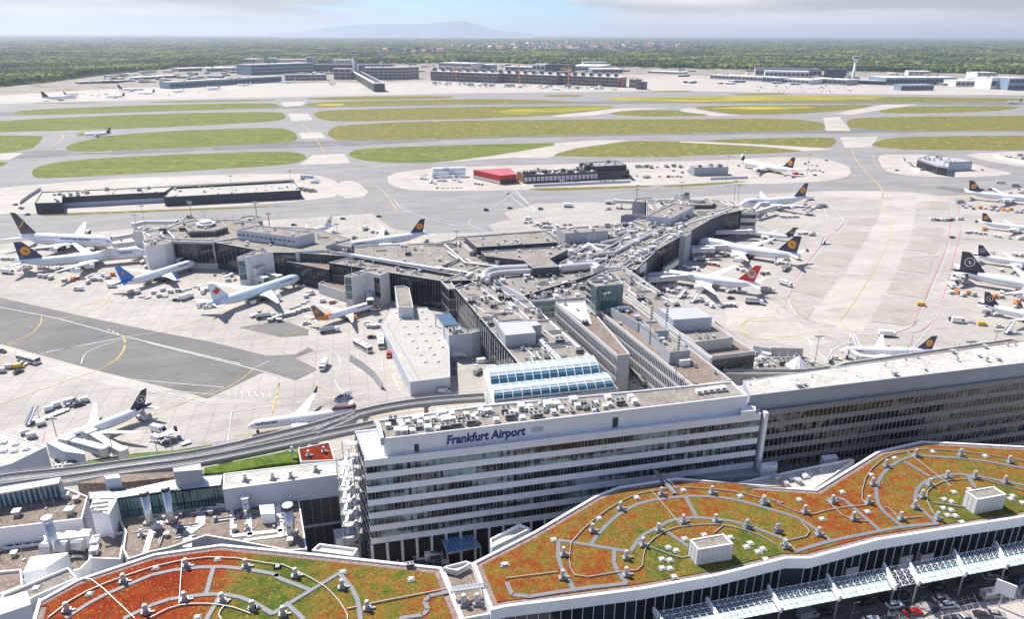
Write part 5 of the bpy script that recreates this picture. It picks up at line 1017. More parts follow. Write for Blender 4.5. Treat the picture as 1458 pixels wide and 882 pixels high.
m.build('landings', 'metal_light', th); m = MB()
for k in range(8):
    z = 3.2 + k * 3.85; m.obox((c0.x - 1.6, c0.y - 2), (c0.x - 1.4, c0.y + 4), .9, z, z + .16, 0, z + 1.9); m.obox((c0.x + .8, c0.y + 4), (c0.x + .9, c0.y - 2), .9, z + 1.9, z + 2.05, 0, z + 3.8)
    for x_ in (-2.1, -1.0): m.bar((c0.x + x_, c0.y - 2, z + 1), (c0.x + x_, c0.y + 4, z + 2.9), .05)
    for x_ in (.4, 1.3): m.bar((c0.x + x_, c0.y + 4, z + 2.9), (c0.x + x_, c0.y - 2, z + 4.8), .05)
m.build('flights', 'white_paint', th); m = MB()
for dx, dy in ((-2.4, -3), (2, -3.4), (-2.6, 5), (2, 6), (0, 1.5)): m.bar((c0.x + dx, c0.y + dy, 0), (c0.x + dx, c0.y + dy, 36), .18)
for k in range(18):
    for dx in (-2.5, 2): m.bar((c0.x + dx, c0.y - 3, 2 + k * 1.9), (c0.x + dx, c0.y + 5.5, 3.6 + k * 1.9), .06)
m.build('posts', 'metal_light', th)
# ---- right brown building
ra, rb = W('p1088,586 1458,538', 36.4); rd = (rb - ra).normalized(); rb = rb + rd * 42; rn = Vector((rd.y, -rd.x, 0)); RL = (rb - ra).length
BR = building('office_slab', 'bronze glazed slab with closely set pale vertical fins at the right', [ra, rb, rb - rn * 16, ra - rn * 16], 36.4, 0, 'wall_brown', 'metal_grey', cat='office building', rimmat='wall_brown')
NC = int(RL / 1.55)
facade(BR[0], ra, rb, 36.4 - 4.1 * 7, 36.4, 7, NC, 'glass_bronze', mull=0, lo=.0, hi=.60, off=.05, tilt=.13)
m = MB()
for j in range(NC + 1): q = ra + rd * (RL * j / NC) + rn * .2; m.obox(q - rd * .03, q + rd * .03, .1, 7, 36.5)
m.build('fins', 'wall_pale', BR[0])
for k in range(8): m = MB(); z1 = 36.45 - 4.1 * k; m.obox(ra + rn * .06, rb + rn * .06, .25, z1 - 1.7, z1 + (.1 if k == 0 else 0)); m.build('spandrel', 'wall_brown', BR[0])
m = MB(); q = fb_ + fd * .9; m.obox(q, q + fd * 1.1, 2.0, 0, 37.4); tag(m.build('corner_shaft', 'white_panel'), 'white vertical shaft where white and bronze front buildings meet', 'shaft')
qa, qb = W('p1067.6,563.7 1458,517', 41.5); qd = (qb - qa).normalized(); qb = qb + qd * 45; ba, bb = W('p1058,542 1458,486', 41.5); bd_ = (bb - ba).normalized(); bb = bb + bd_ * 45
RP = building('penthouse', 'long grey walled penthouse with dusty white roof on the bronze building', [qa, qb, bb, ba], 41.5, 35.7, 'wall_grey', 'dusty_roof', cat='penthouse', par=.15); clutter(RP, 40, 'vent mush mast vent', seed=83, s=(.6, 1.2))
RW = building('rear_slab', 'grey rear roof strip behind the dusty white penthouse roof', 'p1203,516 1180,524 1458,488 1600,472 1600,455 1458,487 1440,482', 36, 0, 'wall_conc', 'gravel', cat='office building')
a, b = W('p1107,580 1458,536', 36.4)
def sat(label, s, z, hh):
    p = W1(s, z); th = thing('panel_antenna', label, 'antenna', (p.x, p.y, z)); m = MB(); m.bar((p.x, p.y, z - 1.5), (p.x, p.y, z + hh), .12); m.build('mast', 'metal_light', th); m = MB(); m.hexa([(p.x - 1.2, p.y - .5, z + hh - 1.6), (p.x + 1, p.y - .9, z + hh - 1.6), (p.x + 1, p.y - .7, z + hh - 1.6), (p.x - 1.2, p.y - .3, z + hh - 1.6), (p.x - 1.4, p.y - .2, z + hh), (p.x + .8, p.y - .6, z + hh), (p.x + .8, p.y - .4, z + hh), (p.x - 1.4, p.y, z + hh)]); m.build('panel', 'white_paint', th)
sat('white panel antenna at the left end of the bronze building roof', 'L185,430', 36, 3.2); sat('white board on a leaning pole below the bronze facade', 'L590,650', 18, 5.5)
B = building('white_plant_unit', 'white railed platform box at the right end of the lettered penthouse', 'K1148,432 1150,462 1226,455 1224,428', 38.6, 36.4, 'white_paint', 'white_paint', par=.1, cat='plant unit')
# ---- buildings between fronts and green roofs
B = building('trench_house', 'low white roofed house with grey half roof in front of the bronze building', 'L-60,835 285,760 560,705 580,712 372,858 130,870 -60,880', 21, 0, 'wall_pale', 'dusty_roof', cat='annex', rimmat='white_paint', par=.5); clutter(B, 8, 'vent mush dome', seed=85)
B = building('trench_house', 'small white block at the foot of the corner shaft', 'L90,730 100,745 180,742 175,718', 22, 0, 'white_panel', 'white_panel', cat='annex'); B = building('trench_house', 'small white box in the shade of the bronze facade', 'L405,690 420,712 495,700 480,682', 20, 0, 'white_panel', 'white_panel', cat='annex')
B = building('trench_house', 'dark low roof along the foot of the white banded facade', 'K895,790 1240,745 1250,790 980,812', 19, 0, 'wall_grey', 'metal_grey', cat='annex')
th = thing('glass_porch', 'tilted blue sheet glass roof in front of the banded building', 'porch roof', W1('N1080,480', 8)); p = W('N975,440 1112,417 1182,495 1010,530', 9); m = MB()
for j in range(8): m.face([p[0].lerp(p[1], j / 8 + .01), p[0].lerp(p[1], (j + 1) / 8 - .01), p[3].lerp(p[2], (j + 1) / 8 - .01), p[3].lerp(p[2], j / 8 + .01)])
m.build('sheets', 'blue_sheet', th); m = MB()
for k in range(4): m.obox(p[k] - Vector((0, 0, 0)), p[(k + 1) % 4], .4, 8.4, 8.98)
for k in range(4): m.box(p[k].x - .2, p[k].x + .2, p[k].y - .2, p[k].y + .2, 0, 8.4)
m.build('frame', 'metal_grey', th)
B = building('flat_roof_box', 'white rimmed box with stained roof beside the right green roof', 'N1230,458 1385,378 1440,405 1240,505', 19, 0, 'white_panel', 'dusty_roof', cat='annex', rimmat='white_paint')
B = building('flat_roof_box', 'low white rimmed roof just behind the left green roof', 'N305,518 520,547 545,508 345,482', 20, 0, 'white_panel', 'dusty_roof', cat='annex', rimmat='white_paint')
B = building('red_awning_hut', 'white hut with red roof panels beside the escape stair', 'N455,455 550,497 545,450 480,440', 7, 0, 'white_panel', 'red', cat='hut', par=.1)
B = building('white_hut', 'white flat hut at the foot of the escape stair', 'N415,410 430,462 540,440 520,395', 9, 0, 'white_panel', 'white_paint', cat='hut', par=.1)
B = building('low_roof', 'grey low roofs in the trench under the banded facade', 'N620,510 900,485 1000,590 640,560', 4, 0, 'wall_dark', 'metal_grey', cat='annex'); clutter(B, 20, 'ac vent pipe box', seed=86)
# ---- green roofs
def green(label, poly, z, base=3):
    poly = ccw(W(poly, z)); c = sum((Vector((p.x, p.y, 0)) for p in poly), Vector()) / len(poly); th = thing('green_roof_hall', label, 'green roofed hall', (c.x, c.y, base))
    def rimring(name, p0, p1, za, zb, mt):
        m = MB(); n = len(p0)
        for i in range(n):
            j = (i + 1) % n; a, b, ai, bi = p0[i], p0[j], p1[i], p1[j]
            m.face([(a.x, a.y, za), (b.x, b.y, za), (b.x, b.y, zb), (a.x, a.y, zb)]); m.face([(a.x, a.y, zb), (b.x, b.y, zb), (bi.x, bi.y, zb), (ai.x, ai.y, zb)]); m.face([(ai.x, ai.y, zb), (bi.x, bi.y, zb), (bi.x, bi.y, zb - .5), (ai.x, ai.y, zb - .5)])
            m.face([(a.x, a.y, za), (b.x, b.y, za), (bi.x, bi.y, za), (ai.x, ai.y, za)])
        return m.build(name, mt, th)
    i1 = inset(poly, .7); rimring('fascia', poly, i1, z - 3, z, 'white_panel')
    m = MB(); m.face([(p.x, p.y, z - .38) for p in i1]); rf = m.build('gravel_margin', 'gravel_pink', th)
    i2 = inset(poly, 2.0); m = MB(); m.face([(p.x, p.y, z - .2) for p in i2]); n = len(i2)
    for i in range(n): a, b = i2[i], i2[(i + 1) % n]; m.face([(a.x, a.y, z - .38), (b.x, b.y, z - .38), (b.x, b.y, z - .2), (a.x, a.y, z - .2)])
    sd_ = m.build('sedum', 'sedum', th)
    i3 = inset(poly, 2.0); m = MB(); m.prism(i3, base, z - .45, cap=False); m.build('wall', 'wall_dark', th)
    return th, rf, i3, sd_
GZ = 24.0
G1 = green('left green roofed hall planted with deep red and yellow sedum', 'M150,940 200,770 215,770 400,668 800,535 1150,485 N146,515 980,605 1085,860 p675,945 600,990 300,1010 30,1000 20,930', GZ)
G2 = green('right green roofed hall planted with orange and yellow sedum', 'N1140,582 1458,420 O470,230 590,185 890,140 1458,195 Q0,175 375,200 700,0 L925,612 1458,640 p1600,652 1600,700 Q1458,345 1100,400 700,465 350,560 O1458,560 1100,650 700,722 300,775 0,812 N1235,830', GZ)
# facades under the eaves (only walls turned to the viewer)
for G, z0 in ((G1, 10), (G2, 10)):
    for a, b in edges(G[2]):
        L = (b - a).length
        if L > 6 and (a - b).normalized().dot(Vector((1, 0, 0))) ** 2 > .5:
            facade(G[0], a, b, z0, GZ - 1, 1, max(3, int(L / 2.3)), 'glass', lo=0, hi=1, off=.1, mull=.12, proud=.2, frame='white_panel')
PC = [0]
def path(G, s, w, mt, name, z=.06, h=.12, sm=1):
    PC[0] += 1; h = h + .004 * PC[0]
    p = W(s, GZ - .2 + z); p = smooth(p, sm) if len(p) > 2 else p; m = MB()
    for i, (a, b) in enumerate(zip(p[:-1], p[1:])):
        d = b - a; n = Vector((-d.y, d.x, 0)).normalized() * w / 2
        m.hexa([a - n, b - n, b + n, a + n, a - n + Vector((0, 0, h)), b - n + Vector((0, 0, h)), b + n + Vector((0, 0, h)), a + n + Vector((0, 0, h))])
    m.build(name, mt, G[1])
for s in ('O790,120 890,235', 'O440,490 495,415 590,325 710,265 930,235 1100,240 1230,262 1458,330 Q300,355 380,410 455,468', 'O648,525 700,445 790,400 850,365 940,348 1050,350 1200,370 1320,410 1458,465', 'O930,235 990,345', 'O275,465 640,525', 'O275,465 270,575 350,715', 'O565,520 560,600 630,690', 'O630,690 350,722 45,772 5,685', 'O840,425 950,500',
          'Q270,525 450,470 700,420 830,395 1010,380', 'Q530,260 710,415', 'Q825,392 740,330 695,270 690,180 740,100 830,40 920,25 L980,695 1180,705 1458,755', 'Q1008,380 930,310 890,270 900,200 960,150 1080,120 1200,130 1350,160 1458,180', 'Q835,55 970,135', 'Q1165,130 1205,195', 'Q430,262 480,245 530,258'): path(G2, s, 1.0, 'walkway', 'roof_walkway', .04, .05)
for s in ('M340,872 500,770 660,700 830,630 1110,600 1300,620 1458,650 N100,650 300,727', 'M1110,600 1070,745', 'M640,875 840,780 1000,755 1150,745 1280,770 1420,850', 'M1420,850 1500,790', 'N0,790 100,850', 'N100,850 450,638', 'N450,640 540,750 560,880', 'N180,800 265,880', 'N1020,735 880,765 920,850 760,874', 'M1150,745 1060,900'): path(G1, s, 1.0, 'walkway', 'roof_walkway', .04, .05)
for s in ('O0,665 270,632', 'O340,480 420,390 560,285 670,230 760,212 890,190 1060,200 1200,215 1330,250 1458,275 Q160,270 330,340 480,300 640,285', 'O760,212 880,355 910,390', 'O340,480 325,595 370,668 600,630 710,620 715,530 750,470 850,405 1000,385 1130,385 1300,430 1400,490', 'O745,500 900,560 955,550', 'O1080,430 1130,390', 'Q440,265 540,360 650,370', 'Q300,370 360,440 230,470', 'Q640,285 610,245 640,120 750,25 860,5 L930,655 1100,665 1300,690 1458,720', 'L850,670 1080,850',
          'Q1160,150 1050,155 960,200 950,250 980,320 1010,345', 'Q730,295 760,300 810,355 930,345', 'Q975,270 1150,295', 'Q230,480 270,520', 'Q1240,150 1458,210'): path(G2, s, .16, 'duct', 'roof_pipe', .15, .12, 1)
for s in ('M250,872 400,755 600,670 860,585 1140,548 1458,600 N150,590 350,690 430,760 490,850 492,880', 'M430,668 485,672 700,875', 'M945,570 930,800', 'M780,872 900,810 1040,795 1190,810 1300,850', 'N600,800 1010,720', 'M1190,780 1130,850 1150,880', 'N490,825 540,815'): path(G1, s, .16, 'duct', 'roof_pipe', .15, .12, 1)
m = MB(); m.box(-1.1, 1.1, -.8, .8, 0, .7, 1); m.box(-.6, .5, -.6, .6, .7, 1.3, 1); m.cyl((0, 0), .62, 1.3, 2.7, 14, 0, 1); m.cyl((0, 0), .5, 2.7, 2.95, 14); m.box(.8, 2.2, -.25, .25, 0, .45, 1); PF['tvent'] = m.mesh('roof_ventilator', ['metal_light', 'metal_grey']); NM['tvent'] = 'roof_ventilator'
m = MB(); m.box(-1.15, 1.15, -1.15, 1.15, 0, .06, 1); m.box(-.62, .62, -.62, .62, .06, .38); m.hexa([(-.58, -.58, .38), (.58, -.58, .38), (.58, .58, .38), (-.58, .58, .38), (-.4, -.4, .55), (.4, -.4, .55), (.4, .4, .55), (-.4, .4, .55)], 0); PF['rl'] = m.mesh('roof_light', ['white_paint', 'gravel']); NM['rl'] = 'roof_light'
def many(G, kind, s, z, sc=1.0):
    for k in re.findall(r'([A-Za-z])([^A-Za-z]+)', s):
        for q in k[1].split():
            p = W1(k[0] + q, z); put(G[1], kind, p.x, p.y, GZ - .14 + (.06 if kind == 'rl' else 0), AX, sc)
many(G2, 'tvent', 'O300,535 295,655 450,412 595,297 808,222 1070,215 1338,262 712,485 793,410 922,365 1090,362 1253,390 1408,412 625,552 625,640 1450,495 Q107,268 320,315 18,392 178,412 392,430 215,490 465,262 650,265 573,350 818,350 672,170 742,75 897,20 1128,20 1382,55 1058,135 1203,135 968,175 930,235 890,290 1008,350 1360,160', GZ + .4, .8)
many(G1, 'tvent', 'M345,825 640,675 965,595 1275,597 755,835 957,770 1152,775 1308,815 N220,645 462,705 593,815 155,845 0,815', GZ + .4, .8)
many(G2, 'rl', 'O250,462 485,352 680,243 922,205 1218,235 845,503 885,518 812,563 852,568 812,610 852,612 875,655 930,458 1030,438 1250,500 1270,480 1310,525 1335,510 1350,565 1165,450 0,590 N1303,590 Q292,255 410,355 515,215 665,125 787,38 985,5 1258,28 645,317 1095,215 1045,252 1083,265 1040,298 1080,308 1062,335 1103,338 1138,372 1175,200 1400,235 1390,250 1450,270', GZ, .75)
many(G1, 'rl', 'M465,745 808,608 1130,562 1440,603 1025,865 N128,603 467,630 822,667', GZ, .75)
many(G1, 'ac', 'N815,600', GZ, .6)
for s, lb in (('O955,462 1000,515 1183,485 1130,432', 'pale clad plant box with ribbed sides on the middle of the right green roof'), ('Q1155,210 1220,255 1368,228 1300,185', 'pale clad plant box near the right edge of the right green roof')):
    B = building('plant_box', lb, s, GZ + 4.3, GZ - .3, 'wall_pale', 'gravel', cat='plant box', par=.25, rimmat='white_panel')
    for e in edges(B[2]): facade(B[0], e[0], e[1], GZ - .2, GZ + 4.2, 1, max(2, int((e[1] - e[0]).length / 1.2)), 'wall_pale', frame='metal_grey', lo=0, hi=1, off=.03, mull=.05, proud=.03, tilt=0)
B = building('valley_link', 'narrow white walled sunken roof between the two green roofs', 'N985,612 1110,575 1140,585 1232,830 1225,850 1090,875', 22, 0, 'white_panel', 'gravel_brown', cat='link building', rimmat='white_panel')
for s in ('N1095,790', 'N1165,785'): p = W1(s, 22); put(B[1], 'tvent', p.x, p.y, 21.3, AX, 1.0)
B = building('valley_roof', 'small cream roof with rusty zigzag edge at the top of the valley', 'N985,608 1060,625 1125,590 1110,572 1000,600', 23, 21.5, 'wall_pale', 'dusty_roof', cat='roof')
th = thing('service_bridge', 'grey grated walkway bridging the gap between the green roofs', 'footbridge', W1('N1110,710', GZ)); a, b = W('N1025,725 1200,700', GZ + .2); m = MB(); m.obox(a, b, 1.6, GZ + .1, GZ + .35); m.build('deck', 'metal_grey', th); m = MB()
for o_ in (-.8, .8):
    n = Vector((0, o_, 0)); m.bar(a + n + Vector((0, 0, 1.1)), b + n + Vector((0, 0, 1.1)), .05)
    for k in range(9): q = a.lerp(b, k / 8) + n; m.bar(q, q + Vector((0, 0, 1.1)), .05)
m.build('railing', 'metal_light', th)
th = thing('service_bridge', 'grey footbridge from the right green roof towards the banded facade', 'footbridge', W1('O830,170', GZ)); a, b = W('O880,225 775,105', GZ + .2); m = MB(); m.obox(a, b, 1.4, GZ + .1, GZ + .35); m.build('deck', 'walkway', th); m = MB()
for o_ in (-.7, .7): n = Vector((o_, 0, 0)); m.bar(a + n + Vector((0, 0, 1.1)), b + n + Vector((0, 0, 1.1)), .05)
m.build('railing', 'metal_light', th)
# ---- elevated road and canopies
RZ = 10.5
def flat(name, s, z, mt, kind='structure', drop=0):
    p = ccw(W(s, z)); m = MB()
    if drop: m.prism(p, z - drop, z)
    else: m.face(p)
    o = m.build(name, mt); o['kind'] = kind
flat('road', 'Q-900,1300 -900,1010 300,760 1458,520 2000,400 2200,1100', RZ, 'road', drop=1.2)
flat('pavement', 'Q850,905 1030,835 1180,795 1300,775 1400,722 1458,690 1700,600 1900,1050 900,1050', RZ + .14, 'concrete_pale', drop=.14)
flat('pavement', 'Q690,930 930,775 1000,800 860,940', RZ + .12, 'concrete', drop=.12)
m = MB()
for s, w in (('Q480,815 1458,592', .15), ('Q560,850 1420,650', .15), ('Q720,800 760,835', .12), ('Q585,830 600,850', .12)): strip(m, s, w, RZ + .02, dash=(2.5, 2.5))
for k in range(9): strip(m, 'Q%d,%d %d,%d' % (1205 + k * 14, 640 - k * 4, 1222 + k * 14, 668 - k * 4), .12, RZ + .02)
for k in range(9): strip(m, 'Q%d,%d %d,%d' % (1330 + k * 16, 640 - k * 5, 1346 + k * 16, 664 - k * 5), .12, RZ + .02)
o = m.build('road_markings', 'mark'); o['kind'] = 'structure'
CZ = 17.2
ua, ub = W('Q-200,800 1458,478', CZ); va, vb = W('Q-200,912 1458,590', CZ)
def cpt(u, t, z=CZ):       # u: zoomed x of crop Q measured along the canopy, t across
    k = (u + 200) / 1658; p = ua.lerp(ub, k).lerp(va.lerp(vb, k + .035), t); return Vector((p.x, p.y, z))
for i, (u0, u1, op) in enumerate(((-420, -190, 0), (-180, 95, 0), (110, 385, 0), (400, 668, 0), (690, 800, 1), (815, 1052, 0), (1068, 1288, 0), (1302, 1560, 0), (1574, 1800, 0))):
    lb = ['steel and glass canopy, leftmost of the row over the road', 'second steel and glass canopy from the left', 'third steel and glass canopy from the left, behind the silver van', 'fourth steel and glass canopy, left of the open lattice gap', 'open white steel lattice without glass between the canopies', 'first glass canopy right of the open lattice', 'second glass canopy right of the open lattice', 'third glass canopy right of the open lattice, reaching the photo edge', 'last glass canopy at the far right'][i]
    th = thing('glass_canopy', lb, 'canopy', cpt((u0 + u1) / 2, .5, RZ)); nx = max(3, int((u1 - u0) / 30)); ny = 4
    if not op:
        m = MB()
        for a in range(nx):
            for b in range(ny):
                x0, x1 = u0 + (u1 - u0) * (a + .03) / nx, u0 + (u1 - u0) * (a + .97) / nx
                m.face([cpt(x0, (b + .03) / ny), cpt(x1, (b + .03) / ny), cpt(x1, (b + .97) / ny), cpt(x0, (b + .97) / ny)], 0 if b >= 2 else 1)
        m.build('glass', ['glass_green', 'glass_teal'], th)  # sunlit front rows and shaded back rows are painted as two glass tones
    m = MB()
    for a in range(nx + 1):
        x = u0 + (u1 - u0) * a / nx; m.bar(cpt(x, 0, CZ + .5), cpt(x, 1, CZ + .5), .10)
    for b in range(ny + 1):
        m.bar(cpt(u0, b / ny, CZ + .5), cpt(u1, b / ny, CZ + .5), .11)
    for a in range(nx):
        for b in range(ny):
            if b < 2 or op:
                x0, x1 = u0 + (u1 - u0) * a / nx, u0 + (u1 - u0) * (a + 1) / nx; m.bar(cpt(x0, b / ny, CZ + .5), cpt(x1, (b + 1) / ny, CZ - .3 + .8), .055); m.bar(cpt(x1, b / ny, CZ + .5), cpt(x0, (b + 1) / ny, CZ + .5), .055)
    m.build('lattice', 'white_panel', th)
    m = MB(); A_, B_ = cpt(u0 - 4, -.15), cpt(u0 - 4, 1.03); m.obox(A_, B_, .5, CZ - .3, CZ + 1.3); m.build('beam', 'white_panel', th)
    for t in (.05, .9):
        q = cpt(u0 - 4, t); m = MB(); m.tube([(q.x, q.y, RZ), (q.x, q.y, CZ - .3)], .22, 8); m.build('column', 'metal_grey', th)
for i, (x, y) in enumerate(((385, 600), (520, 580), (800, 520), (910, 510))):
    B = building('entrance_porch', ['dark topped entrance porch, leftmost under the right green roof', 'second dark topped entrance porch', 'third dark topped entrance porch, right of the lattice', 'rightmost dark topped entrance porch'][i], 'Q%d,%d %d,%d %d,%d %d,%d' % (x, y + 8, x + 20, y + 35, x + 85, y + 20, x + 65, y), 16, RZ, 'wall_pale', 'dark', cat='porch', rimmat='dark')
# ================================================================== LEFT LOWER ROOFS
B = building('flat_roofed_block', 'brown gravel roofed block with white front wall at the left edge', 'X-200,470 0,440 490,330 520,305 700,375 655,555 0,632 -200,655', 18, 0, 'white_panel', 'gravel_brown', cat='building', rimmat='white_paint'); clutter(B, 10, 'vent mast', seed=91)
p = W('X0,700 520,600', 10)
e = max(edges(B[2]), key=lambda e: (e[1] - e[0]).length); facade(B[0], e[0], e[1], 8, 17, 1, 9, 'glass', lo=.05, hi=.5, mull=.8, frame='white_panel')
B = building('flat_roofed_block', 'lower brown roof strip in front of the white walled block', 'X-200,830 0,790 350,742 720,690 720,880 640,960 -200,1120', 13, 0, 'white_panel', 'gravel_brown', cat='building', rimmat='white_paint'); clutter(B, 8, 'vent pipe mast', seed=92)
LB2 = building('flat_roofed_block', 'large brown gravel roof with pale walkway right of the silver chimneys', 'X1000,660 935,530 1100,480 1458,440 Y250,415 480,440 1040,385 1105,800 950,810 560,735 300,690 0,790 X1200,820 1020,880 980,800', 18.5, 0, 'wall_pale', 'gravel_brown', cat='building', rimmat='white_paint'); clutter(LB2, 46, 'vent mush mast mast pipe rail', seed=93, s=(.6, 1.1))
for i, s in enumerate(('X1180,555 1290,505 1400,470 Y100,462 250,445 420,420 455,438 300,465 225,478 90,500 0,555 X1400,560 1290,590 1200,590', 'Y232,472 298,470 292,600 190,670 185,785 112,785 118,655 215,585')):
    m = MB(); m.prism(ccw(W(s, 18.0)), 17.82, 17.98 + i * .02); m.build('roof_path', 'duct', LB2[1])
for s, w in (('X1160,830 1230,590', 1.4), ('Y505,690 505,455', .9), ('Y300,470 505,458', .7), ('Y650,700 640,470', 1.3), ('Y900,680 870,430', 1.5), ('Y510,695 910,650', 1.2), ('Y600,730 920,690', .9)):
    p = W(s, 17.95); m = MB()
    for a, b in zip(p[:-1], p[1:]): m.obox(a, b, w, 17.82, 18.05)
    m.build('roof_path', 'metal_light' if w > 2 else 'white_pipe', LB2[1])
for s in ('Y620,540', 'Y630,640', 'X1255,640', 'X1130,690'): p = W1(s, 18); put(LB2[1], 'tvent', p.x, p.y, 17.85, AX, .7)
B = building('plant_box', 'white plant cabinet with blue grey vents standing on the brown roof', 'Y722,450 738,520 848,515 840,440', 21, 17.9, 'white_panel', 'white_paint', cat='plant cabinet', par=.1)
B = building('glazed_link', 'metal roofed link with teal glass wall behind the silver chimneys', 'X860,400 930,395 1400,325 1458,310 Y35,330 420,290 440,198 0,240 X1400,240 1000,320 700,340 710,400', 24, 8, 'wall_dark', 'metal_light', cat='link building', par=.1)
a, b = W('X930,398 1458,312', 24); c = W1('Y425,290', 24); facade(B[0], a, c, 16, 23.8, 2, 30, 'glass_teal', lo=.05, hi=.97)
LB3 = B = building('white_roofed_hall', 'long white roofed hall with pale blue front left of the escape stair', 'Y432,322 440,195 1000,130 1458,85 1458,195 1340,205', 25, 0, 'wall_blue', 'dusty_roof', cat='hall', rimmat='white_paint', par=.2)
e = max(edges(LB3[2]), key=lambda e: (e[1] - e[0]).length); facade(LB3[0], e[0], e[1], 0, 18.5, 2, 12, 'dark', lo=.05, hi=.95, tilt=.02)  # no glazing: dark panels paint in the shaded recess along the lower wall
for s in ('Y610,235', 'Y830,225', 'Y975,215', 'Y1405,165', 'Y1175,160'): p = W1(s, 25.5); put(LB3[1], 'tvent', p.x, p.y, 24.8, AX, .75)
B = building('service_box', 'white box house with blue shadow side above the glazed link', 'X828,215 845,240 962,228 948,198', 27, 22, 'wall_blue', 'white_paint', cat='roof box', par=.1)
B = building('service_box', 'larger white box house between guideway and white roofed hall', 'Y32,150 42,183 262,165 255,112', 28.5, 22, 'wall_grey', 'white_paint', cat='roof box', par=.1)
B = building('louvred_house', 'white plant house with three dark louvre slots', 'X720,470 870,520 935,400 900,380 740,405', 24, 8, 'white_panel', 'metal_light', cat='plant house', par=.15)
for i in range(3): m = MB(); a, b = W('X%d,%d %d,%d' % (735 - i * 5, 440 + i * 34, 865 - i * 3, 424 + i * 34), 23.9); m.obox(a, b, .8, 23.9, 24.0); m.build('louvre', 'dark', B[1])
B = building('flat_roofed_block', 'small brown roof with white rim between chimney and green roof', 'X735,690 1000,655 960,880 720,870', 17, 0, 'white_panel', 'gravel_brown', cat='building', rimmat='white_paint')
for s in ('X760,750', 'X755,815'): p = W1(s, 17); put(B[1], 'box', p.x, p.y, 16.35, AX, 1.0)
B = building('plant_house', 'white long plant house with three hooded ducts', 'X345,690 360,730 715,690 705,648', 17, 13, 'white_panel', 'white_paint', cat='plant house', par=.1)
for i in range(3):
    c = W1('X%d,%d' % (400 + i * 125, 800 - i * 15), 14); m = MB(); m.box(c.x - 1.3, c.x + 1.3, c.y - 1.2, c.y + 3.5, 13, 16.5); m.hexa([(c.x - 1.4, c.y - 2.4, 14.5), (c.x + 1.4, c.y - 2.4, 14.5), (c.x + 1.4, c.y - 1.2, 14.5), (c.x - 1.4, c.y - 1.2, 14.5), (c.x - 1.4, c.y - 1.9, 16.2), (c.x + 1.4, c.y - 1.9, 16.2), (c.x + 1.4, c.y - 1.2, 16.8), (c.x - 1.4, c.y - 1.2, 16.8)]); m.build('duct_hood', 'metal_light', B[0])
B = building('white_gable_house', 'white pitched roof house at the left edge of the left green roof', 'M118,635 235,610 355,535 345,530 160,552', 21, 0, 'white_panel', 'white_paint', cat='house', par=.05)
B = building('flat_roofed_block', 'grey green flat roof strip bordered white beside the left green roof', 'M15,745 150,690 355,605 400,662 175,760 -60,900', 22, 0, 'white_panel', 'gravel', cat='building', rimmat='white_paint'); p = W1('M185,706', 22); put(B[1], 'rl', p.x, p.y, 21.35, AX, 1)
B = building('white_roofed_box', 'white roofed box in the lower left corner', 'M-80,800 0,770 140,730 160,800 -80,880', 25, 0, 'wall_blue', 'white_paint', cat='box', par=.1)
B = building('flat_roofed_block', 'brown roofed low block at the left edge above the corner box', 'M-150,640 110,615 118,700 0,745 -150,790', 14, 0, 'white_panel', 'gravel_brown', cat='building', rimmat='white_paint', win=(2, 4, .2, .7))
def chimney(label, s_top, ztop, zb, r, cap='dark'):
    p = W1(s_top, ztop); th = thing('chimney', label, 'chimney', (p.x, p.y, zb)); m = MB(); m.cyl(p, r, zb, ztop - 1.4, 20); m.build('shaft', 'steel', th, True); m = MB(); m.cyl(p, r * 1.04, ztop - 1.4, ztop - .3, 20); m.build('collar', cap, th, True); m = MB(); m.cyl(p, r * 1.12, ztop - .3, ztop, 20, 0); m.cyl(p, r * .7, ztop, ztop + .02, 20, 0); m.build('cap', 'white_paint', th)
    m = MB(); m.box(p.x - r * 1.2, p.x + r * 1.2, p.y - r * 1.2, p.y + r * 1.2, zb - .2, zb + .5); m.build('plinth', 'metal_grey', th)
chimney('silver chimney with black collar, left of the pair before the teal glass', 'X1145,330', 28, 18, 1.1); chimney('silver chimney with black collar, right of the pair before the teal glass', 'X1315,295', 29, 18, 1.05); chimney('silver chimney without collar before the white walled block', 'X370,545', 24, 12, 1.15, 'steel')
chimney('squat silver chimney at the edge of the white roofed hall', 'Y608,380', 22.5, 18, 1.1, 'steel'); chimney('silver chimney with black collar on the right part of the brown roof', 'Y948,445', 27, 18, 1.2)
B = building('chimney_base_house', 'white framed well around the foot of the right silver chimney', 'Y900,640 940,790 1100,800 1060,600', 17, 0, 'white_panel', 'metal_light', cat='plant house')
th = thing('sawtooth_canopy', 'blue grey glazed gallery with white frame at the left edge by the guideway', 'gallery', W1('X200,400', 18)); a, b = W('X-200,470 500,345', 18.5); m = MB(); m.obox(a, b, 1.0, 17.5, 22); m.build('glass_wall', 'glass_blue', th); m = MB(); m.obox(a + Vector((0, .1, 0)), b + Vector((0, .1, 0)), 3.0, 22.01, 22.5)
for k in range(18): q = a.lerp(b, k / 17); m.box(q.x - .15, q.x + .15, q.y - .8, q.y + .8, 17.5, 22)
m.build('frame', 'metal_light', th)
HG = building('apron_building', 'grey blue box building with white roof at the left edge near the parked jet', 'I-200,560 0,490 240,570 60,658 -100,700', 13, 0, 'wall_blue', 'dusty_roof', cat='service building', par=.2); many2 = [put(HG[1], 'dome', W1(s, 13).x, W1(s, 13).y, 12.82, AX, 1.1) for s in ('I20,550', 'I80,560', 'I135,585', 'I75,595', 'I20,595')]
B = building('gate_box', 'white container like building behind the stairs of the parked jet', 'I240,548 330,595 440,610 435,592 290,540', 8, 2, 'wall_blue', 'white_paint', cat='gate building', par=.1)
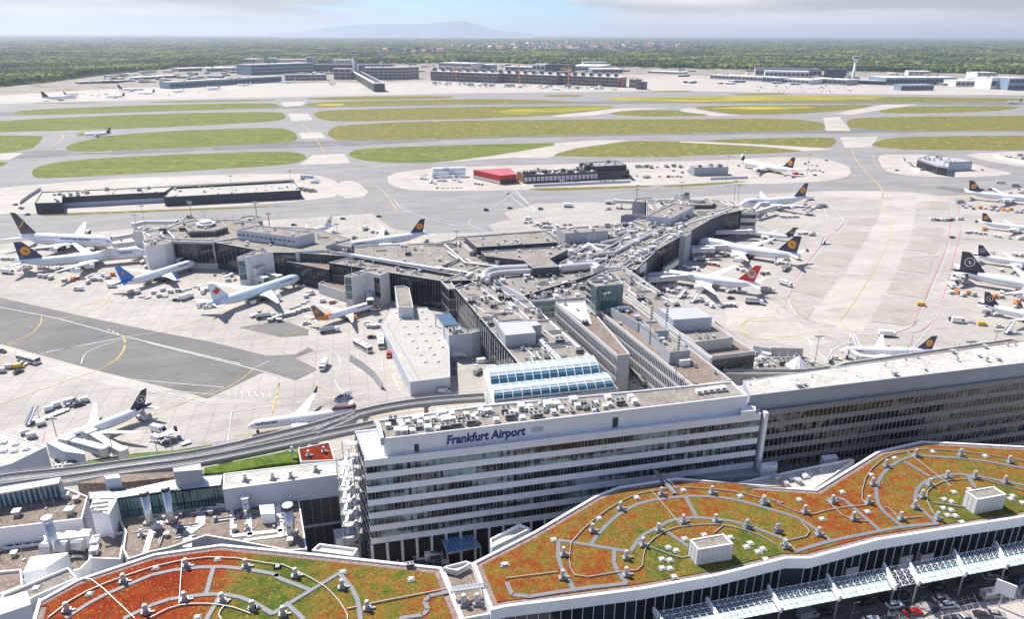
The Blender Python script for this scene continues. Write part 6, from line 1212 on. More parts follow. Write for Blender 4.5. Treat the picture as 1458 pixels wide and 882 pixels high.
B = building('plant_terrace', 'terrace with silver pipes beside the white container like building', 'I270,640 330,720 460,640 360,600', 3, 0, 'wall_conc', 'gravel', cat='terrace'); clutter(B, 14, 'ac pipe mush', seed=96)
# lawns and planted strip
def ground_patch(name, s, mt, z, kind='stuff', base=None):
    p = ccw(W(s, z)); m = MB(); m.prism(p, (base if base is not None else z - .3), z); o = m.build(name, mt); o['kind'] = kind
ground_patch('lawn', 'I400,668 470,640 700,605 900,590 1100,560 1100,580 840,630 620,655', 'lawn', 3); ground_patch('lawn', 'I1060,710 1060,680 1200,650 1458,600 J160,575 160,650 0,665 I1200,700', 'lawn', 13, base=0)
ground_patch('lawn', 'I400,760 560,720 900,700 1060,690 1060,712 600,760', 'gravel_brown', 13, base=0)
B = building('planted_roof', 'small red sedum roof with vents beside the guideway pillar', 'J160,580 325,545 355,640 175,648', 15, 0, 'wall_pale', 'sedum_red', cat='planted roof', rimmat='wall_pale', par=.2)
for s in ('J215,610', 'J295,590', 'J130,590'): p = W1(s, 15.5); put(B[1], 'tvent', p.x, p.y, 14.85, AX, .7)
# ---- people mover guideway
def guideway(label, s, z, w):
    p = smooth(W(s, z), 2); th = thing('guideway', label, 'guideway', (p[0].x, p[0].y, 0))
    L = [];  m = MB(); k1 = MB(); rl = MB()
    nn = []
    for i in range(len(p)):
        d = (p[min(i + 1, len(p) - 1)] - p[max(i - 1, 0)]); nn.append(Vector((-d.y, d.x, 0)).normalized())
    def rib(mb, o0, o1, z0, z1):
        pr = None
        for q, n in zip(p, nn):
            r = mb.ring([q + n * o0 + Vector((0, 0, z0)), q + n * o1 + Vector((0, 0, z0)), q + n * o1 + Vector((0, 0, z1)), q + n * o0 + Vector((0, 0, z1))])
            if pr: mb.skin(pr, r)
            pr = r
    rib(m, -w / 2, w / 2, -1.1, 0); m.build('deck', 'concrete_wall', th)
    rib(k1, -w / 2, -w / 2 + .3, .01, .7); rib(k1, w / 2 - .3, w / 2, .01, .7); k1.build('kerbs', 'wall_conc', th)
    m = MB(); rib(m, -w * .26, -w * .13, .01, .25); rib(m, w * .13, w * .26, .01, .25); m.build('running_beams', 'dark', th)
    for o_ in (-w / 2 + .1, w / 2 - .1):
        rib(rl, o_, o_ + .06, 1.5, 1.56); rib(rl, o_, o_ + .06, 1.1, 1.14)
        for a, b, n in zip(p[:-1], p[1:], nn):
            L_ = (b - a).length
            for t in np.arange(0, L_, 2.5): q = a + (b - a) * (t / L_) + n * o_; rl.bar(q + Vector((0, 0, .6)), q + Vector((0, 0, 1.5)), .05)
    rl.build('railing', 'metal_grey', th)
    acc = 0
    for a, b in zip(p[:-1], p[1:]):
        acc += (b - a).length
        if acc > 22: acc = 0; c = MB(); c.obox(b - Vector((.7, 0, 0)), b + Vector((.7, 0, 0)), 1.8, 0, z - 2.0); c.obox(b - Vector((1.6, 0, 0)), b + Vector((1.6, 0, 0)), 2.2, z - 2.0, z - 1.12); c.build('pillar', 'concrete_wall', th)
guideway('far track of the people mover guideway curving to the vaulted hall', 'I-300,800 0,738 350,705 640,665 1100,600 1458,510 J250,468 480,395 700,350 900,327 1130,312', 12, 4.2)
guideway('near track of the people mover guideway ending at the front building', 'I-300,850 0,785 350,745 660,695 1000,655 1458,562 J250,520 450,478 560,455', 12.3, 4.2)
guideway('short connecting track between the two guideway tracks', 'J250,505 330,470 400,440 470,405', 12.15, 3.0)
guideway('people mover guideway passing behind the bronze building', 'W1000,725 1120,735 1458,735 p1150,531 1200,524', 9, 4.0)
# railings and pyramid tent on right apron edge
p = W1('L285,215', 6); th = thing('glass_pyramid', 'small white ribbed pyramid roof near the apron fence', 'pyramid roof', (p.x, p.y, 0)); m = MB()
for k in range(12): a = k * .5236; a2 = a + .45; m.face([(p.x + 5 * math.cos(a), p.y + 5 * math.sin(a), 5), (p.x + 5 * math.cos(a2), p.y + 5 * math.sin(a2), 5), (p.x, p.y, 10)])
m.build('panels', 'white_paint', th); m = MB(); m.cyl(p, 4.6, 0, 5, 12); m.build('base', 'wall_grey', th)
B = building('apron_edge_house', 'low flat service roofs with pipes left of the white pyramid', 'L80,180 330,175 460,240 40,235 20,210', 4, 0, 'wall_conc', 'gravel', cat='service building'); clutter(B, 22, 'ac pipe box vent', seed=97)
# ================================================================== AIRCRAFT
TYPES = dict(A380=(72.7, 79.8, 3.55, 5.9, 24.1, 4, 1.75), B748=(76.3, 68.4, 3.2, 5.4, 19.4, 4, 1.6), B744=(70.7, 64.4, 3.2, 5.4, 19.4, 4, 1.5), A343=(63.6, 60.3, 2.82, 5.0, 16.8, 4, 1.2), A333=(63.7, 60.3, 2.82, 5.0, 16.8, 2, 1.7),
             A332=(58.8, 60.3, 2.82, 5.0, 17.4, 2, 1.7), B763=(54.9, 47.6, 2.5, 4.7, 15.8, 2, 1.5), B789=(62.8, 60.1, 2.9, 5.1, 17.0, 2, 1.9), A320=(37.6, 35.8, 2.0, 3.7, 11.8, 2, 1.05), A321=(44.5, 35.8, 2.0, 3.7, 11.8, 2, 1.05),
             A319=(33.8, 35.8, 2.0, 3.7, 11.8, 2, 1.05), B738=(39.5, 35.8, 1.95, 3.5, 12.5, 2, .95), E195=(38.7, 28.7, 1.6, 3.1, 10.6, 2, .85), A359=(66.8, 64.8, 3.0, 5.2, 17.0, 2, 1.8), MD11=(61.6, 51.7, 3.0, 5.0, 17.6, 2, 1.6))
STANDS = []
def emblem(kind, m):      # flat marks in fin plane coordinates, radius ~1; material slots of fin mark mesh
    def disc(r, mt, cx=0, cz=0, n=24, r0=0):
        if r0: 
            for i in range(n):
                a, b = 6.2832 * i / n, 6.2832 * (i + 1) / n
                m.append(([(cx + r0 * math.cos(a), cz + r0 * math.sin(a)), (cx + r * math.cos(a), cz + r * math.sin(a)), (cx + r * math.cos(b), cz + r * math.sin(b)), (cx + r0 * math.cos(b), cz + r0 * math.sin(b))], mt, 0))
        else: m.append(([(cx + r * math.cos(6.2832 * i / n), cz + r * math.sin(6.2832 * i / n)) for i in range(n)], mt, 0))
    def bird(mt, s=1):
        for q in (((-.62, -.18), (.1, -.02), (.62, .22), (.12, .14)), ((-.5, .28), (.05, .22), (.3, .05), (0, .08)), ((-.15, .05), (-.35, -.42), (-.22, -.40), (.06, .02)), ((.02, .04), (-.12, -.5), (.0, -.46), (.2, .06))):
            m.append(([(x * s, z * s) for x, z in q], mt, 1))
    if kind == 'crane_orange': disc(1, 'tail_orange'); disc(.86, 'navy', r0=.80); bird('navy')
    elif kind == 'crane_white': disc(1, 'white_paint', r0=.86); bird('white_paint')
    elif kind == 'leaf': m.append(([(x * 1.1, z * 1.1) for x, z in ((0, -1), (.06, -.45), (.5, -.5), (.42, -.3), (.9, .1), (.72, .2), (.78, .5), (.42, .42), (.22, .25), (.28, .8), (.1, .7), (0, 1), (-.1, .7), (-.28, .8), (-.22, .25), (-.42, .42), (-.78, .5), (-.72, .2), (-.9, .1), (-.42, -.3), (-.5, -.5), (-.06, -.45))], 'leaf_red', 0))
    elif kind == 'white_ring': disc(1.0, 'white_paint'); disc(.86, 'tail_red', r0=0); disc(.62, 'white_paint', .1, 0); m.append(([(-.75, -.35), (.1, -.05), (.55, .45), (-.05, .2)], 'tail_red', 1))
    elif kind == 'gold_bird':
        for i in range(3): m.append(([(-.9 + i * .3, .9 - i * .35), (-.6 + i * .3, .95 - i * .35), (.1 + i * .3, -.25 - i * .2), (.55, -.8), (-.1 + i * .2, -.45 - i * .15)], 'gold', 0))
    elif kind == 'condor': m.append(([(-.7, -.2), (.1, .1), (.8, .55), (.3, -.05), (.5, -.3), (-.1, -.15)], 'tail_orange', 0)); m.append(([(-.2, .15), (.2, .5), (.75, .75), (.3, .25)], 'yellow', 0))
    elif kind == 'swirl': disc(.95, 'tail_orange', r0=.72); disc(.5, 'yellow', r0=.3); m.append(([(-.9, -.7), (.6, -.2), (.9, .5), (-.2, -.1)], 'tail_orange', 1))
    elif kind == 'rays':
        for i in range(7): a = .5 + i * .33; m.append(([(.15 * math.cos(a), .15 * math.sin(a) - .4), (1.35 * math.cos(a - .1), 1.35 * math.sin(a - .1) - .4), (1.35 * math.cos(a + .1), 1.35 * math.sin(a + .1) - .4)], 'title_blue', 0))
        m.append(([(-1.6, -1.5), (1.5, -1.3), (1.5, -.8), (-1.2, -1.05)], 'navy', 0)); m.append(([(-1.3, -1.02), (1.4, -.78), (1.4, -.62), (-1.1, -.9)], 'tail_red', 0))
    elif kind == 'checks':
        for i in range(4):
            for j in range(4):
                if (i + j) % 2 == 0: m.append(([(-.9 + i * .42 + j * .12, -.9 + j * .42), (-.5 + i * .42 + j * .12, -.9 + j * .42), (-.5 + i * .42 + j * .12, -.5 + j * .42), (-.9 + i * .42 + j * .12, -.5 + j * .42)], 'tail_red', 0))
    elif kind == 'green_bars':
        for i in range(4): m.append(([(-1 + i * .5, -.9), (-.75 + i * .5, -.9), (-.35 + i * .5, .9), (-.6 + i * .5, .9)], 'glass_teal', 0))
def airliner(label, ty, nose, tail, fus='fuselage', fin='navy', em='crane_orange', cone=0, title=None, tcol='title_blue', ts=.16, tsize=1.1, eng='fuselage', anchor='mid', belly='belly', stripe=None, low=False, nose_open=False, winglet=None, name='airliner', group=None, detail=True, zn=None, conem=None):
    L, SP, R, zc, HT, NE, RE = TYPES[ty]
    A_ = W1(nose, zc + .2); B_ = W1(tail, zc + .35 * R + .5); d = (A_ - B_); d.z = 0; dl = d.length; d.normalize()
    if anchor == 'mid': org = (A_ + B_) / 2 + d * L / 2
    elif anchor == 'tail': org = B_ + d * L
    else: org = A_
    STANDS.append((org.copy(), d.copy(), L, detail)); rz = math.atan2(d.y, d.x); th = thing(name, label, 'airplane', (org.x, org.y, 0.12), rz, group); ORG.pop(th.name)
    # fuselage: stations s (0 nose..1 tail), radius factor, centre lift
    st = [(0, .04, -.28), (.006, .22, -.26), (.018, .42, -.2), (.035, .62, -.12), (.06, .83, -.04), (.09, .95, 0), (.125, 1, 0), (.2, 1, 0), (.3, 1, 0), (.4, 1, 0), (.5, 1, 0), (.6, 1, 0), (.68, 1, 0), (.75, .93, .06), (.82, .76, .2), (.88, .57, .36), (.94, .35, .5), (.98, .18, .6), (1, .07, .63)]
    hump = {'B748': .42, 'B744': .36, 'A380': 1}.get(ty)
    def topk(s):
        if ty == 'A380': return 1.32 if s > .06 else 1.0 + .32 * s / .06
        if ty in ('B748', 'B744'):
            if s < .03: return 1.12
            if s < .09: return 1.12 + .25 * (s - .03) / .06
            if s < hump - .12: return 1.37
            if s < hump + .02: return 1.37 - .37 * (s - hump + .12) / .14
        return 1
    if hump and ty != 'A380': st = sorted(st + [(hump - .12, 1, 0), (hump - .05, 1, 0), (hump + .02, 1, 0)])
    m = MB(); n = 20; pr = None
    def pt(s, a, k=1.0):
        for (s0, r0, l0), (s1, r1, l1) in zip(st[:-1], st[1:]):
            if s <= s1: t = (s - s0) / max(1e-6, s1 - s0); r, l = r0 + (r1 - r0) * t, l0 + (l1 - l0) * t; break
        sn = math.sin(a); r *= R
        return Vector((-s * L, r * math.cos(a) * k, zc + l * R + r * sn * (topk(s) if sn > 0 else 1.02) * k))
    if nose_open: st = [q for q in st if q[0] >= .06]
    for i, (s, r, l) in enumerate(st):
        ring = m.ring([pt(s, 6.2832 * j / n) for j in range(n)])
        if pr:
            for j in range(n):
                k = (j + 1) % n; a = 6.2832 * (j + .5) / n; sm = (s + ps) / 2; mt = 0
                if math.sin(a) < -.72: mt = 1
                if cone and sm > cone - .05 * math.sin(a): mt = 2
                if stripe and -.45 < math.sin(a) < -.18 and s < .95: mt = 3
                m.f.append((pr[j], pr[k], ring[k], ring[j])); m.m.append(mt)
        else: m.f.append(tuple(ring)); m.m.append(4 if nose_open else 0)
        pr = ring; ps = s
    m.f.append(tuple(pr[::-1])); m.m.append(2 if cone else 0)
    fo = m.build('fuselage', [fus, belly, (conem or fin) if cone else fus, stripe or fus, 'dark'], th, True)
    if nose_open:
        m = MB(); c = pt(.03, math.pi / 2); pr = None
        for (q, r) in ((0, 1), (.25, .92), (.55, .7), (.8, .42), (1, .05)):
            ring = m.ring([(1.0 + q * 2.6 - .06 * L * .6, R * r * math.cos(6.2832 * j / 16), zc + R * 1.5 + q * 4.5 + R * r * .9 * math.sin(6.2832 * j / 16)) for j in range(16)])
            if pr: m.skin(pr, ring)
            else: m.f.append(tuple(ring)); m.m.append(1)
            pr = ring
        m.build('visor_door', [fus, 'dark'], th, True)
    sup = 'Mesh'
    def foil(stn, mname, mt, vert=False, sgn=1, mts=None):
        m = MB(); pr = None
        prof = [(0, 0), (.12, .5), (.4, .6), (1, .02), (.4, -.35), (.12, -.4)]
        for (xl, y, z, ch, tk) in stn:
            if vert: ring = m.ring([(xl - p_[0] * ch, y + p_[1] * tk, z) for p_ in prof])
            else: ring = m.ring([(xl - p_[0] * ch, sgn * y, z + p_[1] * tk) for p_ in prof])
            if pr: m.skin(pr, ring)
            pr = ring
        m.f.append(tuple(pr)); m.m.append(0); return m.build(mname, mt, th)
    wr = .17 * L if SP / L < 1.0 else .2 * L; x0 = -.34 * L; hs = SP / 2; zw = zc - .5 * R; sw = math.tan(R_(31)); dih = .10
    if ty in ('A319', 'B738'): x0 = -.35 * L; wr = .2 * L
    for sg in (1, -1):
        stn = [(x0, R * .3, zw, wr, .13 * wr), (x0 - sw * (.36 * hs - R * .3), .36 * hs, zw + dih * .36 * hs, wr * .56, .055 * wr), (x0 - sw * (hs * .97), hs * .97, zw + dih * hs + .3, wr * .18, .02 * wr), (x0 - sw * hs - .3, hs, zw + dih * hs + .35, wr * .10, .01 * wr)]
        foil(stn, 'wing', 'wing', sgn=sg)
        if winglet:
            foil([(x0 - sw * hs + .2, hs - .1, zw + dih * hs + .3, wr * .18, .1), (x0 - sw * hs - 1.2, hs + .6, zw + dih * hs + 2.6, wr * .08, .06)], 'winglet', winglet, sgn=sg)
        xs = -.865 * L; foil([(xs, R * .15, zc + R * .42, .085 * L, .25), (xs - math.tan(R_(34)) * .33 * hs, .34 * hs + R * .2, zc + R * .42 + .09 * hs * .4, .033 * L, .08)], 'tailplane', 'wing', sgn=sg)
        for e in ((.34,) if NE == 2 else (.36, .66)):
            ye = e * hs; xe = x0 - sw * ye + RE * 1.9; ze = zw + dih * ye - RE * 1.15; m = MB(); pr = None
            for q, r in ((0, .86), (.15, 1), (1.2, 1.05), (2.4, .95), (3.6, .62), (3.62, .5), (4.4, .2)):
                ring = m.ring([(xe - q * RE, sg * ye + r * RE * math.cos(6.2832 * j / 14), ze + r * RE * math.sin(6.2832 * j / 14)) for j in range(14)])
                if pr: m.skin(pr, ring, 0 if q < 3.61 else 1)
                else: first = ring
                pr = ring
            m.f.append(tuple(first)); m.m.append(1); m.hexa([(xe - .8 * RE, sg * ye - .15, ze + RE * .8), (xe - 4.3 * RE, sg * ye - .15, ze + RE * .7), (xe - 4.3 * RE, sg * ye + .15, ze + RE * .7), (xe - .8 * RE, sg * ye + .15, ze + RE * .8), (xe - 1.6 * RE, sg * ye - .15, ze + RE * 1.3), (xe - 4.3 * RE, sg * ye - .15, ze + RE * 1.5), (xe - 4.3 * RE, sg * ye + .15, ze + RE * 1.5), (xe - 1.6 * RE, sg * ye + .15, ze + RE * 1.3)])
            m.build('engine', [eng, 'dark'], th, True)
    fh = HT - (zc + R * .75); xf = -.775 * L; zr = zc + R * .72; tn = math.tan(R_(40)); c0, c1 = .155 * L, .062 * L
    if NE == 4 and ty != 'A343': c0 *= 1.1
    foil([(xf + .03 * L, 0, zr - .6, c0 * 1.25, .5), (xf, 0, zr + fh * .10, c0, .42), (xf - tn * fh * .93, 0, zr + fh * .97, c1, .2), (xf - tn * fh - .2, 0, HT, c1 * .85, .12)], 'fin', fin, vert=True)
    marks = []; emblem(em, marks) if em else None
    if marks:
        rr = fh * (.235 if em != 'rays' else .40); cz = zr + fh * .5; cxm = xf - tn * fh * .42 - (c0 * .5 + c1 * .5) * .52
        mts = sorted(set(q[1] for q in marks)); m = MB()
        for sg in (1, -1):
            for pts, mt, lay in marks: m.face([(cxm - x * rr * (-sg), sg * (.3 + .03 * lay + c0 * .006), cz + z * rr) for x, z in pts], mts.index(mt))
        m.build('fin_emblem', mts, th)
    # windows, cockpit, titles wrapped round the body
    if detail:
        for sg in (1, -1):
            for row, a in enumerate((.16,) if not hump else ((.10, .62) if ty != 'A380' else (.0, .60))):
                m = MB(); s = .10; e = .84 if not (hump and row == 1 and ty != 'A380') else hump - .08
                while s < e:
                    w_ = .38 / L; k = 1.006; p1, p2 = pt(s, a - .045, k), pt(s + w_, a - .045, k); p3, p4 = pt(s + w_, a + .075, k), pt(s, a + .075, k)
                    m.face([(q.x, q.y * sg, q.z) for q in (p1, p2, p3, p4)]); s += 1.0 / L
                m.build('window_row', 'window_dark', th)
        if not nose_open:
            m = MB(); a1 = .72 if not (hump and ty != 'A380') else .95
            for sg in (1, -1):
                for i in range(3):
                    s_ = (.022 if L > 50 else .030) + i * .007; p1, p2, p3, p4 = pt(s_, a1 - .12 - i * .1, 1.01), pt(s_ + .0062, a1 - .17 - i * .1, 1.01), pt(s_ + .0075, a1 + .2 - i * .1, 1.01), pt(s_ + .002, a1 + .28 - i * .08, 1.01)
                    m.face([(q.x, q.y * sg, q.z) for q in (p1, p2, p3, p4)])
            m.build('cockpit_window', 'window_dark', th)
    if title:
        vs, fs = text_mesh(title, R * tsize, 0, 1.05, 0, R * .1); m = MB(); wid = max(v.x for v in vs)
        for sg in (1, -1):
            b = len(m.v)
            for v in vs:
                x = v.x if sg > 0 else wid - v.x; s = ts + x / L; q = pt(s, .30 + v.y / R * .85 / (topk(s) ** .5), 1.012); m.v.append((q.x, q.y * sg, q.z))
            for f in fs: m.f.append(tuple(b + i for i in f)); m.m.append(0)
        m.build('title', tcol, th)
    # landing gear
    m = MB(); 
    def wheels(x, y, r, nn): 
        q = MB(); q.tube([(x, y, r), (x, y, zc - R * .6)], .16, 6, 1)
        for dx in ([-.8 * r * 1.4, .8 * r * 1.4] if nn > 2 else [0]):
            for dy in (-.35, .35):
                q.tube([(x + dx, y + dy - .17, r), (x + dx, y + dy + .17, r)], r, 10)
        q.build('landing_gear', ['rubber', 'metal_light'], th)
    wheels(-.085 * L, 0, .5, 2)
    for sg in (1, -1): wheels(-.49 * L, sg * R * 1.35, .62 if L > 50 else .55, 4 if L > 50 else 2)
    if hump: [wheels(-.54 * L, sg * R * .5, .62, 4) for sg in (1, -1)]
    return th
LH = dict(title='Lufthansa', tsize=.62)
airliner('giant white double decker jet with navy tail and gold bird at the left edge', 'A380', 'D592,238', 'D80,205', fin='navy_dark', em='gold_bird', title='SINGAPORE AIRLINES', tcol='title_blue', ts=.20, tsize=.62, stripe='gold')
airliner('white four engined jumbo with navy tail and orange disc beside the double decker', 'B748', 'D728,292', 'D110,338', ts=.12, **LH)
airliner('white twin jet with bright blue tail and blue engines at the left pier', 'B763', 'R508,478', 'D632,448', fin='tail_blue', em='condor', cone=.86, title='Condor', ts=.12, tsize=.95, eng='tail_blue')
airliner('pale ice blue jet with red maple leaf on its tail', 'B789', 'R1295,612', 'R745,775', fus='air_blue', belly='air_blue', fin='air_blue', em='leaf', title='AIR CANADA', ts=.12, tsize=.5, eng='air_blue')
airliner('small white jet with orange tail swoosh and orange engine at the glass wall', 'A320', 'S600,528', 'S150,640', fin='tail_brown', em='swirl', cone=.74, conem='orange', title='Condor', ts=.13, tsize=.9, eng='orange')
airliner('white jet behind the hub with only tail, fin disc and right wing showing', 'A333', 'E440,252', 'E800,192', ts=.12, **LH)
airliner('white jet with red chequered fin half hidden behind the left wing', 'A320', 'E170,190', 'E298,158', fin='white_paint', em='checks')
airliner('white jumbo with navy tail at the tip of the right pier', 'B744', 'g600,452', 'g1112,398', ts=.10, **LH)
airliner('white freighter jumbo with raised nose door on the far apron', 'B744', 'g640,125', 'g975,172', title=None, nose_open=True, detail=False)
airliner('small white jet with black navy tail parked beyond the middle jumbo of the right pier', 'E195', 'U1400,310 1400,310' if 0 else 'G1195,258', 'G1400,278', fin='navy_dark', em='crane_white', cone=.84)
airliner('white jumbo with navy tail and orange disc in the middle of the right pier', 'B744', 'G935,312', 'G1445,378', ts=.10, title=None)
airliner('white jet with red tail and white ring emblem at the right wing', 'A332', 'G742,470', 'G1245,530', fin='tail_red', em='white_ring', title='TURKISH AIRLINES', ts=.08, tsize=.42, tcol='title_blue')
airliner('white jet with dark navy tail parked diagonally at the lower left', 'A319' if 0 else 'A320', 'I300,548', 'I748,362', fin='navy_dark', em='crane_white', cone=.86, title='Lufthansa', ts=.12, tsize=.7)
airliner('white jet with blue rayed tail standing behind the guideway', 'B738', 'J-72,456', 'J430,378', fin='white_paint', em='rays', title='SunExpress', ts=.07, tsize=.85, winglet='navy')
airliner('white jet with navy tail and orange disc in front of the bronze building', 'A321', 'L508,142', 'L1012,142', ts=.11, title='Lufthansa', tsize=.6)
airliner('four engined white jet with orange tail disc, topmost in the right hand row', 'A343', 'h1900,640', 'h765,520', anchor='tail')
airliner('white jet with orange tail disc, second from the top in the right hand row', 'A321', 'h1500,870', 'h890,790', anchor='tail')
airliner('white jet with black navy tail, third from the top in the right hand row', 'A321', 'H1560,430', 'H1190,375', anchor='tail', fin='navy_dark', em='crane_white', cone=.86)
airliner('big white jet with tall black navy tail, fourth in the right hand row', 'B748', 'H1640,555', 'H1080,455', anchor='tail', fin='navy_dark', em='crane_white', cone=.86)
airliner('white jet with black navy tail, lowest in the right hand row', 'A321', 'H1560,705', 'H1215,625', anchor='tail', fin='navy_dark', em='crane_white', cone=.86)
airliner('white jet with dark fin taxiing past the left grass islands', 'A320', 'A358,562', 'A462,556', fin='navy_dark', em='crane_white', cone=.86, detail=False)
airliner('largest far parked jet at the left with black tail', 'B744', 'f487,75', 'f232,82', fin='navy_dark', em=None, detail=False); airliner('far white jet just behind the nose of the black tailed one', 'A320', 'f480,58', 'f385,62', fin='navy', em=None, detail=False)
airliner('far white jet with purple dark tail right of the black tailed one', 'A321', 'f645,75', 'f765,70', fin='navy', em=None, detail=False); airliner('far white jet with dark tail standing behind the others', 'A333', 'f860,30', 'f730,28', fin='navy_dark', em=None, detail=False)
airliner('far white jet with dark fin left of the dark low pier', 'A321', 'f840,50', 'f955,48', fin='navy_dark', em=None, detail=False); airliner('far all white jet at the left end of the dark low pier', 'A321', 'f1040,38', 'f1145,40', fin='fuselage', em=None, detail=False)
airliner('far green tailed jet in front of the dark low pier', 'A333', 'f1250,18', 'f1360,22', fin='glass_teal', em=None, detail=False); airliner('far white jet at the right part of the dark low pier', 'A321', 'A980,354', 'A1068,353', fin='fuselage', em=None, detail=False)
airliner('far white jet nosed to the low pier before the terminal halls', 'A321', 'A1175,344', 'A1240,342', fin='fuselage', em=None, detail=False); airliner('white jet with dark fin on the runway at the right edge', 'A321', 'C1372,428', 'C1432,424', fin='navy_dark', em=None, detail=False)
airliner('far jet with blue belly before the unfinished pier', 'A320', 'b905,200', 'b820,190', fin='tail_blue', em=None, belly='tail_blue', detail=False); airliner('far jet with dark red tail left of the grey tower pier', 'A321', 'a790,212', 'a700,222', fin='tail_red', em=None, detail=False)
# ================================================================== JET BRIDGES
def bridge(label, s, z=4.6, w=2.7, pillars=True):
    p = W(s, z + 1.4); th = thing('jet_bridge', label, 'jet bridge', (p[0].x, p[0].y, 0))
    for i, (a, b) in enumerate(zip(p[:-1], p[1:])):
        m = MB(); ww = w * (1 - .08 * (i % 2)); m.obox(a, b, ww, z, z + 2.7 - .1 * (i % 2)); L = (b - a).length; d = (b - a).normalized()
        for k in range(int(L / 2.4)): q = a + d * (k * 2.4 + 1.2); m.obox(q - d * .08, q + d * .08, ww + .12, z - .05, z + 2.72, 1)
        m.obox(a + d * .5, b - d * .5, ww + .06, z + 1.35, z + 1.9, 2); m.build('tunnel', ['wall_pale', 'metal_light', 'metal_grey'], th)
    c = p[0]; m = MB(); m.cyl((c.x, c.y), w * .62, z - .3, z + 3.0, 12); m.build('rotunda', 'wall_pale', th)
    d = (p[-1] - p[-2]).normalized(); e = p[-1]; m = MB(); m.obox(e - d * .5, e + d * 2.6, w * 1.35, z - .1, z + 3.0); m.obox(e + d * 2.61, e + d * 2.8, w * 1.2, z + .1, z + 2.8, 1); m.build('cab', ['wall_pale', 'dark'], th)
    for q in [c] + [p[-2].lerp(p[-1], .7)]: m = MB(); m.box(q.x - .35, q.x + .35, q.y - .35, q.y + .35, 0, z); m.box(q.x - 1.3, q.x + 1.3, q.y - .3, q.y + .3, 0, .7, 1); m.build('support', ['metal_grey', 'rubber'], th)
for lb, s in (('upper pale jet bridge reaching the double decker from the pier', 'D690,200 600,215'), ('lower jet bridge reaching the double decker nose', 'D700,240 610,250'), ('jet bridge at the nose of the four engined jumbo', 'D735,262 690,275'), ('rear jet bridge angled to the blue tailed jet', 'R160,440 260,480 300,470'), ('front jet bridge laid along the blue tailed jet', 'R310,440 420,455'),
              ('long jet bridge on the left of the light blue jet gate tower', 'R965,550 1100,605'), ('second jet bridge right of the light blue jet gate tower', 'R1060,540 1210,590'), ('short jet bridge at the nose of the small orange tailed jet', 'S585,430 600,500'), ('jet bridge of the jumbo in the middle of the right pier', 'G890,340 1055,335'), ('second lower jet bridge of the middle jumbo', 'G900,352 990,350'),
              ('long jet bridge to the small black tailed jet', 'G990,258 1190,255'), ('jet bridge at the nose of the red tailed jet', 'G655,485 740,478'), ('long second jet bridge of the red tailed jet', 'G670,505 870,488'), ('jet bridge at the jumbo on the right pier tip', 'g690,500 740,450 790,450'), ('lower jet bridge at the right pier tip', 'g700,520 840,480'),
              ('white jet bridge at the nose of the jet before the bronze building', 'L700,190 600,180 560,150'), ('jet bridge along the flank of the diagonal parked jet', 'I640,600 560,560 480,510'), ('lower jet bridge at the nose of the diagonal parked jet', 'I540,590 450,565 370,545'), ('far jet bridge at the left pier shoulder', 'R60,170 150,150 380,150'), ('short jet bridge at the left shoulder of the right pier head', 'U455,100 330,95'), ('white jet bridge behind the red tailed jet nose', 'G545,580 600,560')):
    bridge(lb, s)
# ================================================================== GROUND VEHICLES
def pv(name, parts, cat):     # prototype made of (part name, MB, mats)
    return (name, cat, [(pn, mb.mesh(pn, mt)) for pn, mb, mt in parts])
def prof(mb, pts, w, m=0, x=0):
    n = len(pts); a = mb.ring([(p[0], -w / 2, p[1]) for p in pts]); b = mb.ring([(p[0], w / 2, p[1]) for p in pts]); mb.skin(a, b, m); mb.f.append(tuple(a[::-1])); mb.m.append(m); mb.f.append(tuple(b)); mb.m.append(m)
def wheelset(xs, w, r):
    out = []
    for x in xs:
        for y in (-w / 2, w / 2): m = MB(); m.tube([(x, y - .12, r), (x, y + .12, r)], r, 10); m.tube([(x, y * 1.0 - .13, r), (x, y + .13, r)], r * .5, 8, 1); out.append(('wheel', m, ['rubber', 'metal_light']))
    return out
def car(col):
    b = MB(); prof(b, [(-2.2, .35), (2.15, .35), (2.2, .7), (1.95, .86), (1.0, .95), (-1.6, .98), (-2.15, .92), (-2.25, .65)], 1.75)
    c = MB(); c.hexa([(-1.75, -.82, .93), (1.05, -.82, .93), (1.05, .82, .93), (-1.75, .82, .93), (-1.25, -.64, 1.42), (.3, -.64, 1.42), (.3, .64, 1.42), (-1.25, .64, 1.42)])
    r = MB(); r.hexa([(-1.22, -.63, 1.425), (.27, -.63, 1.425), (.27, .63, 1.425), (-1.22, .63, 1.425), (-1.1, -.58, 1.49), (.15, -.58, 1.49), (.15, .58, 1.49), (-1.1, .58, 1.49)])
    l = MB(); l.box(2.15, 2.23, -.8, -.5, .6, .76); l2 = MB(); l2.box(2.15, 2.23, .5, .8, .6, .76); t = MB(); t.box(-2.28, -2.2, -.8, -.5, .7, .86); t2 = MB(); t2.box(-2.28, -2.2, .5, .8, .7, .86)
    return pv('car', [('body', b, col), ('windows', c, 'window_dark'), ('roof', r, col), ('headlight', l, 'white_paint'), ('headlight', l2, 'white_paint'), ('tail_light', t, 'red'), ('tail_light', t2, 'red')] + wheelset((-1.35, 1.35), 1.62, .33), 'car')
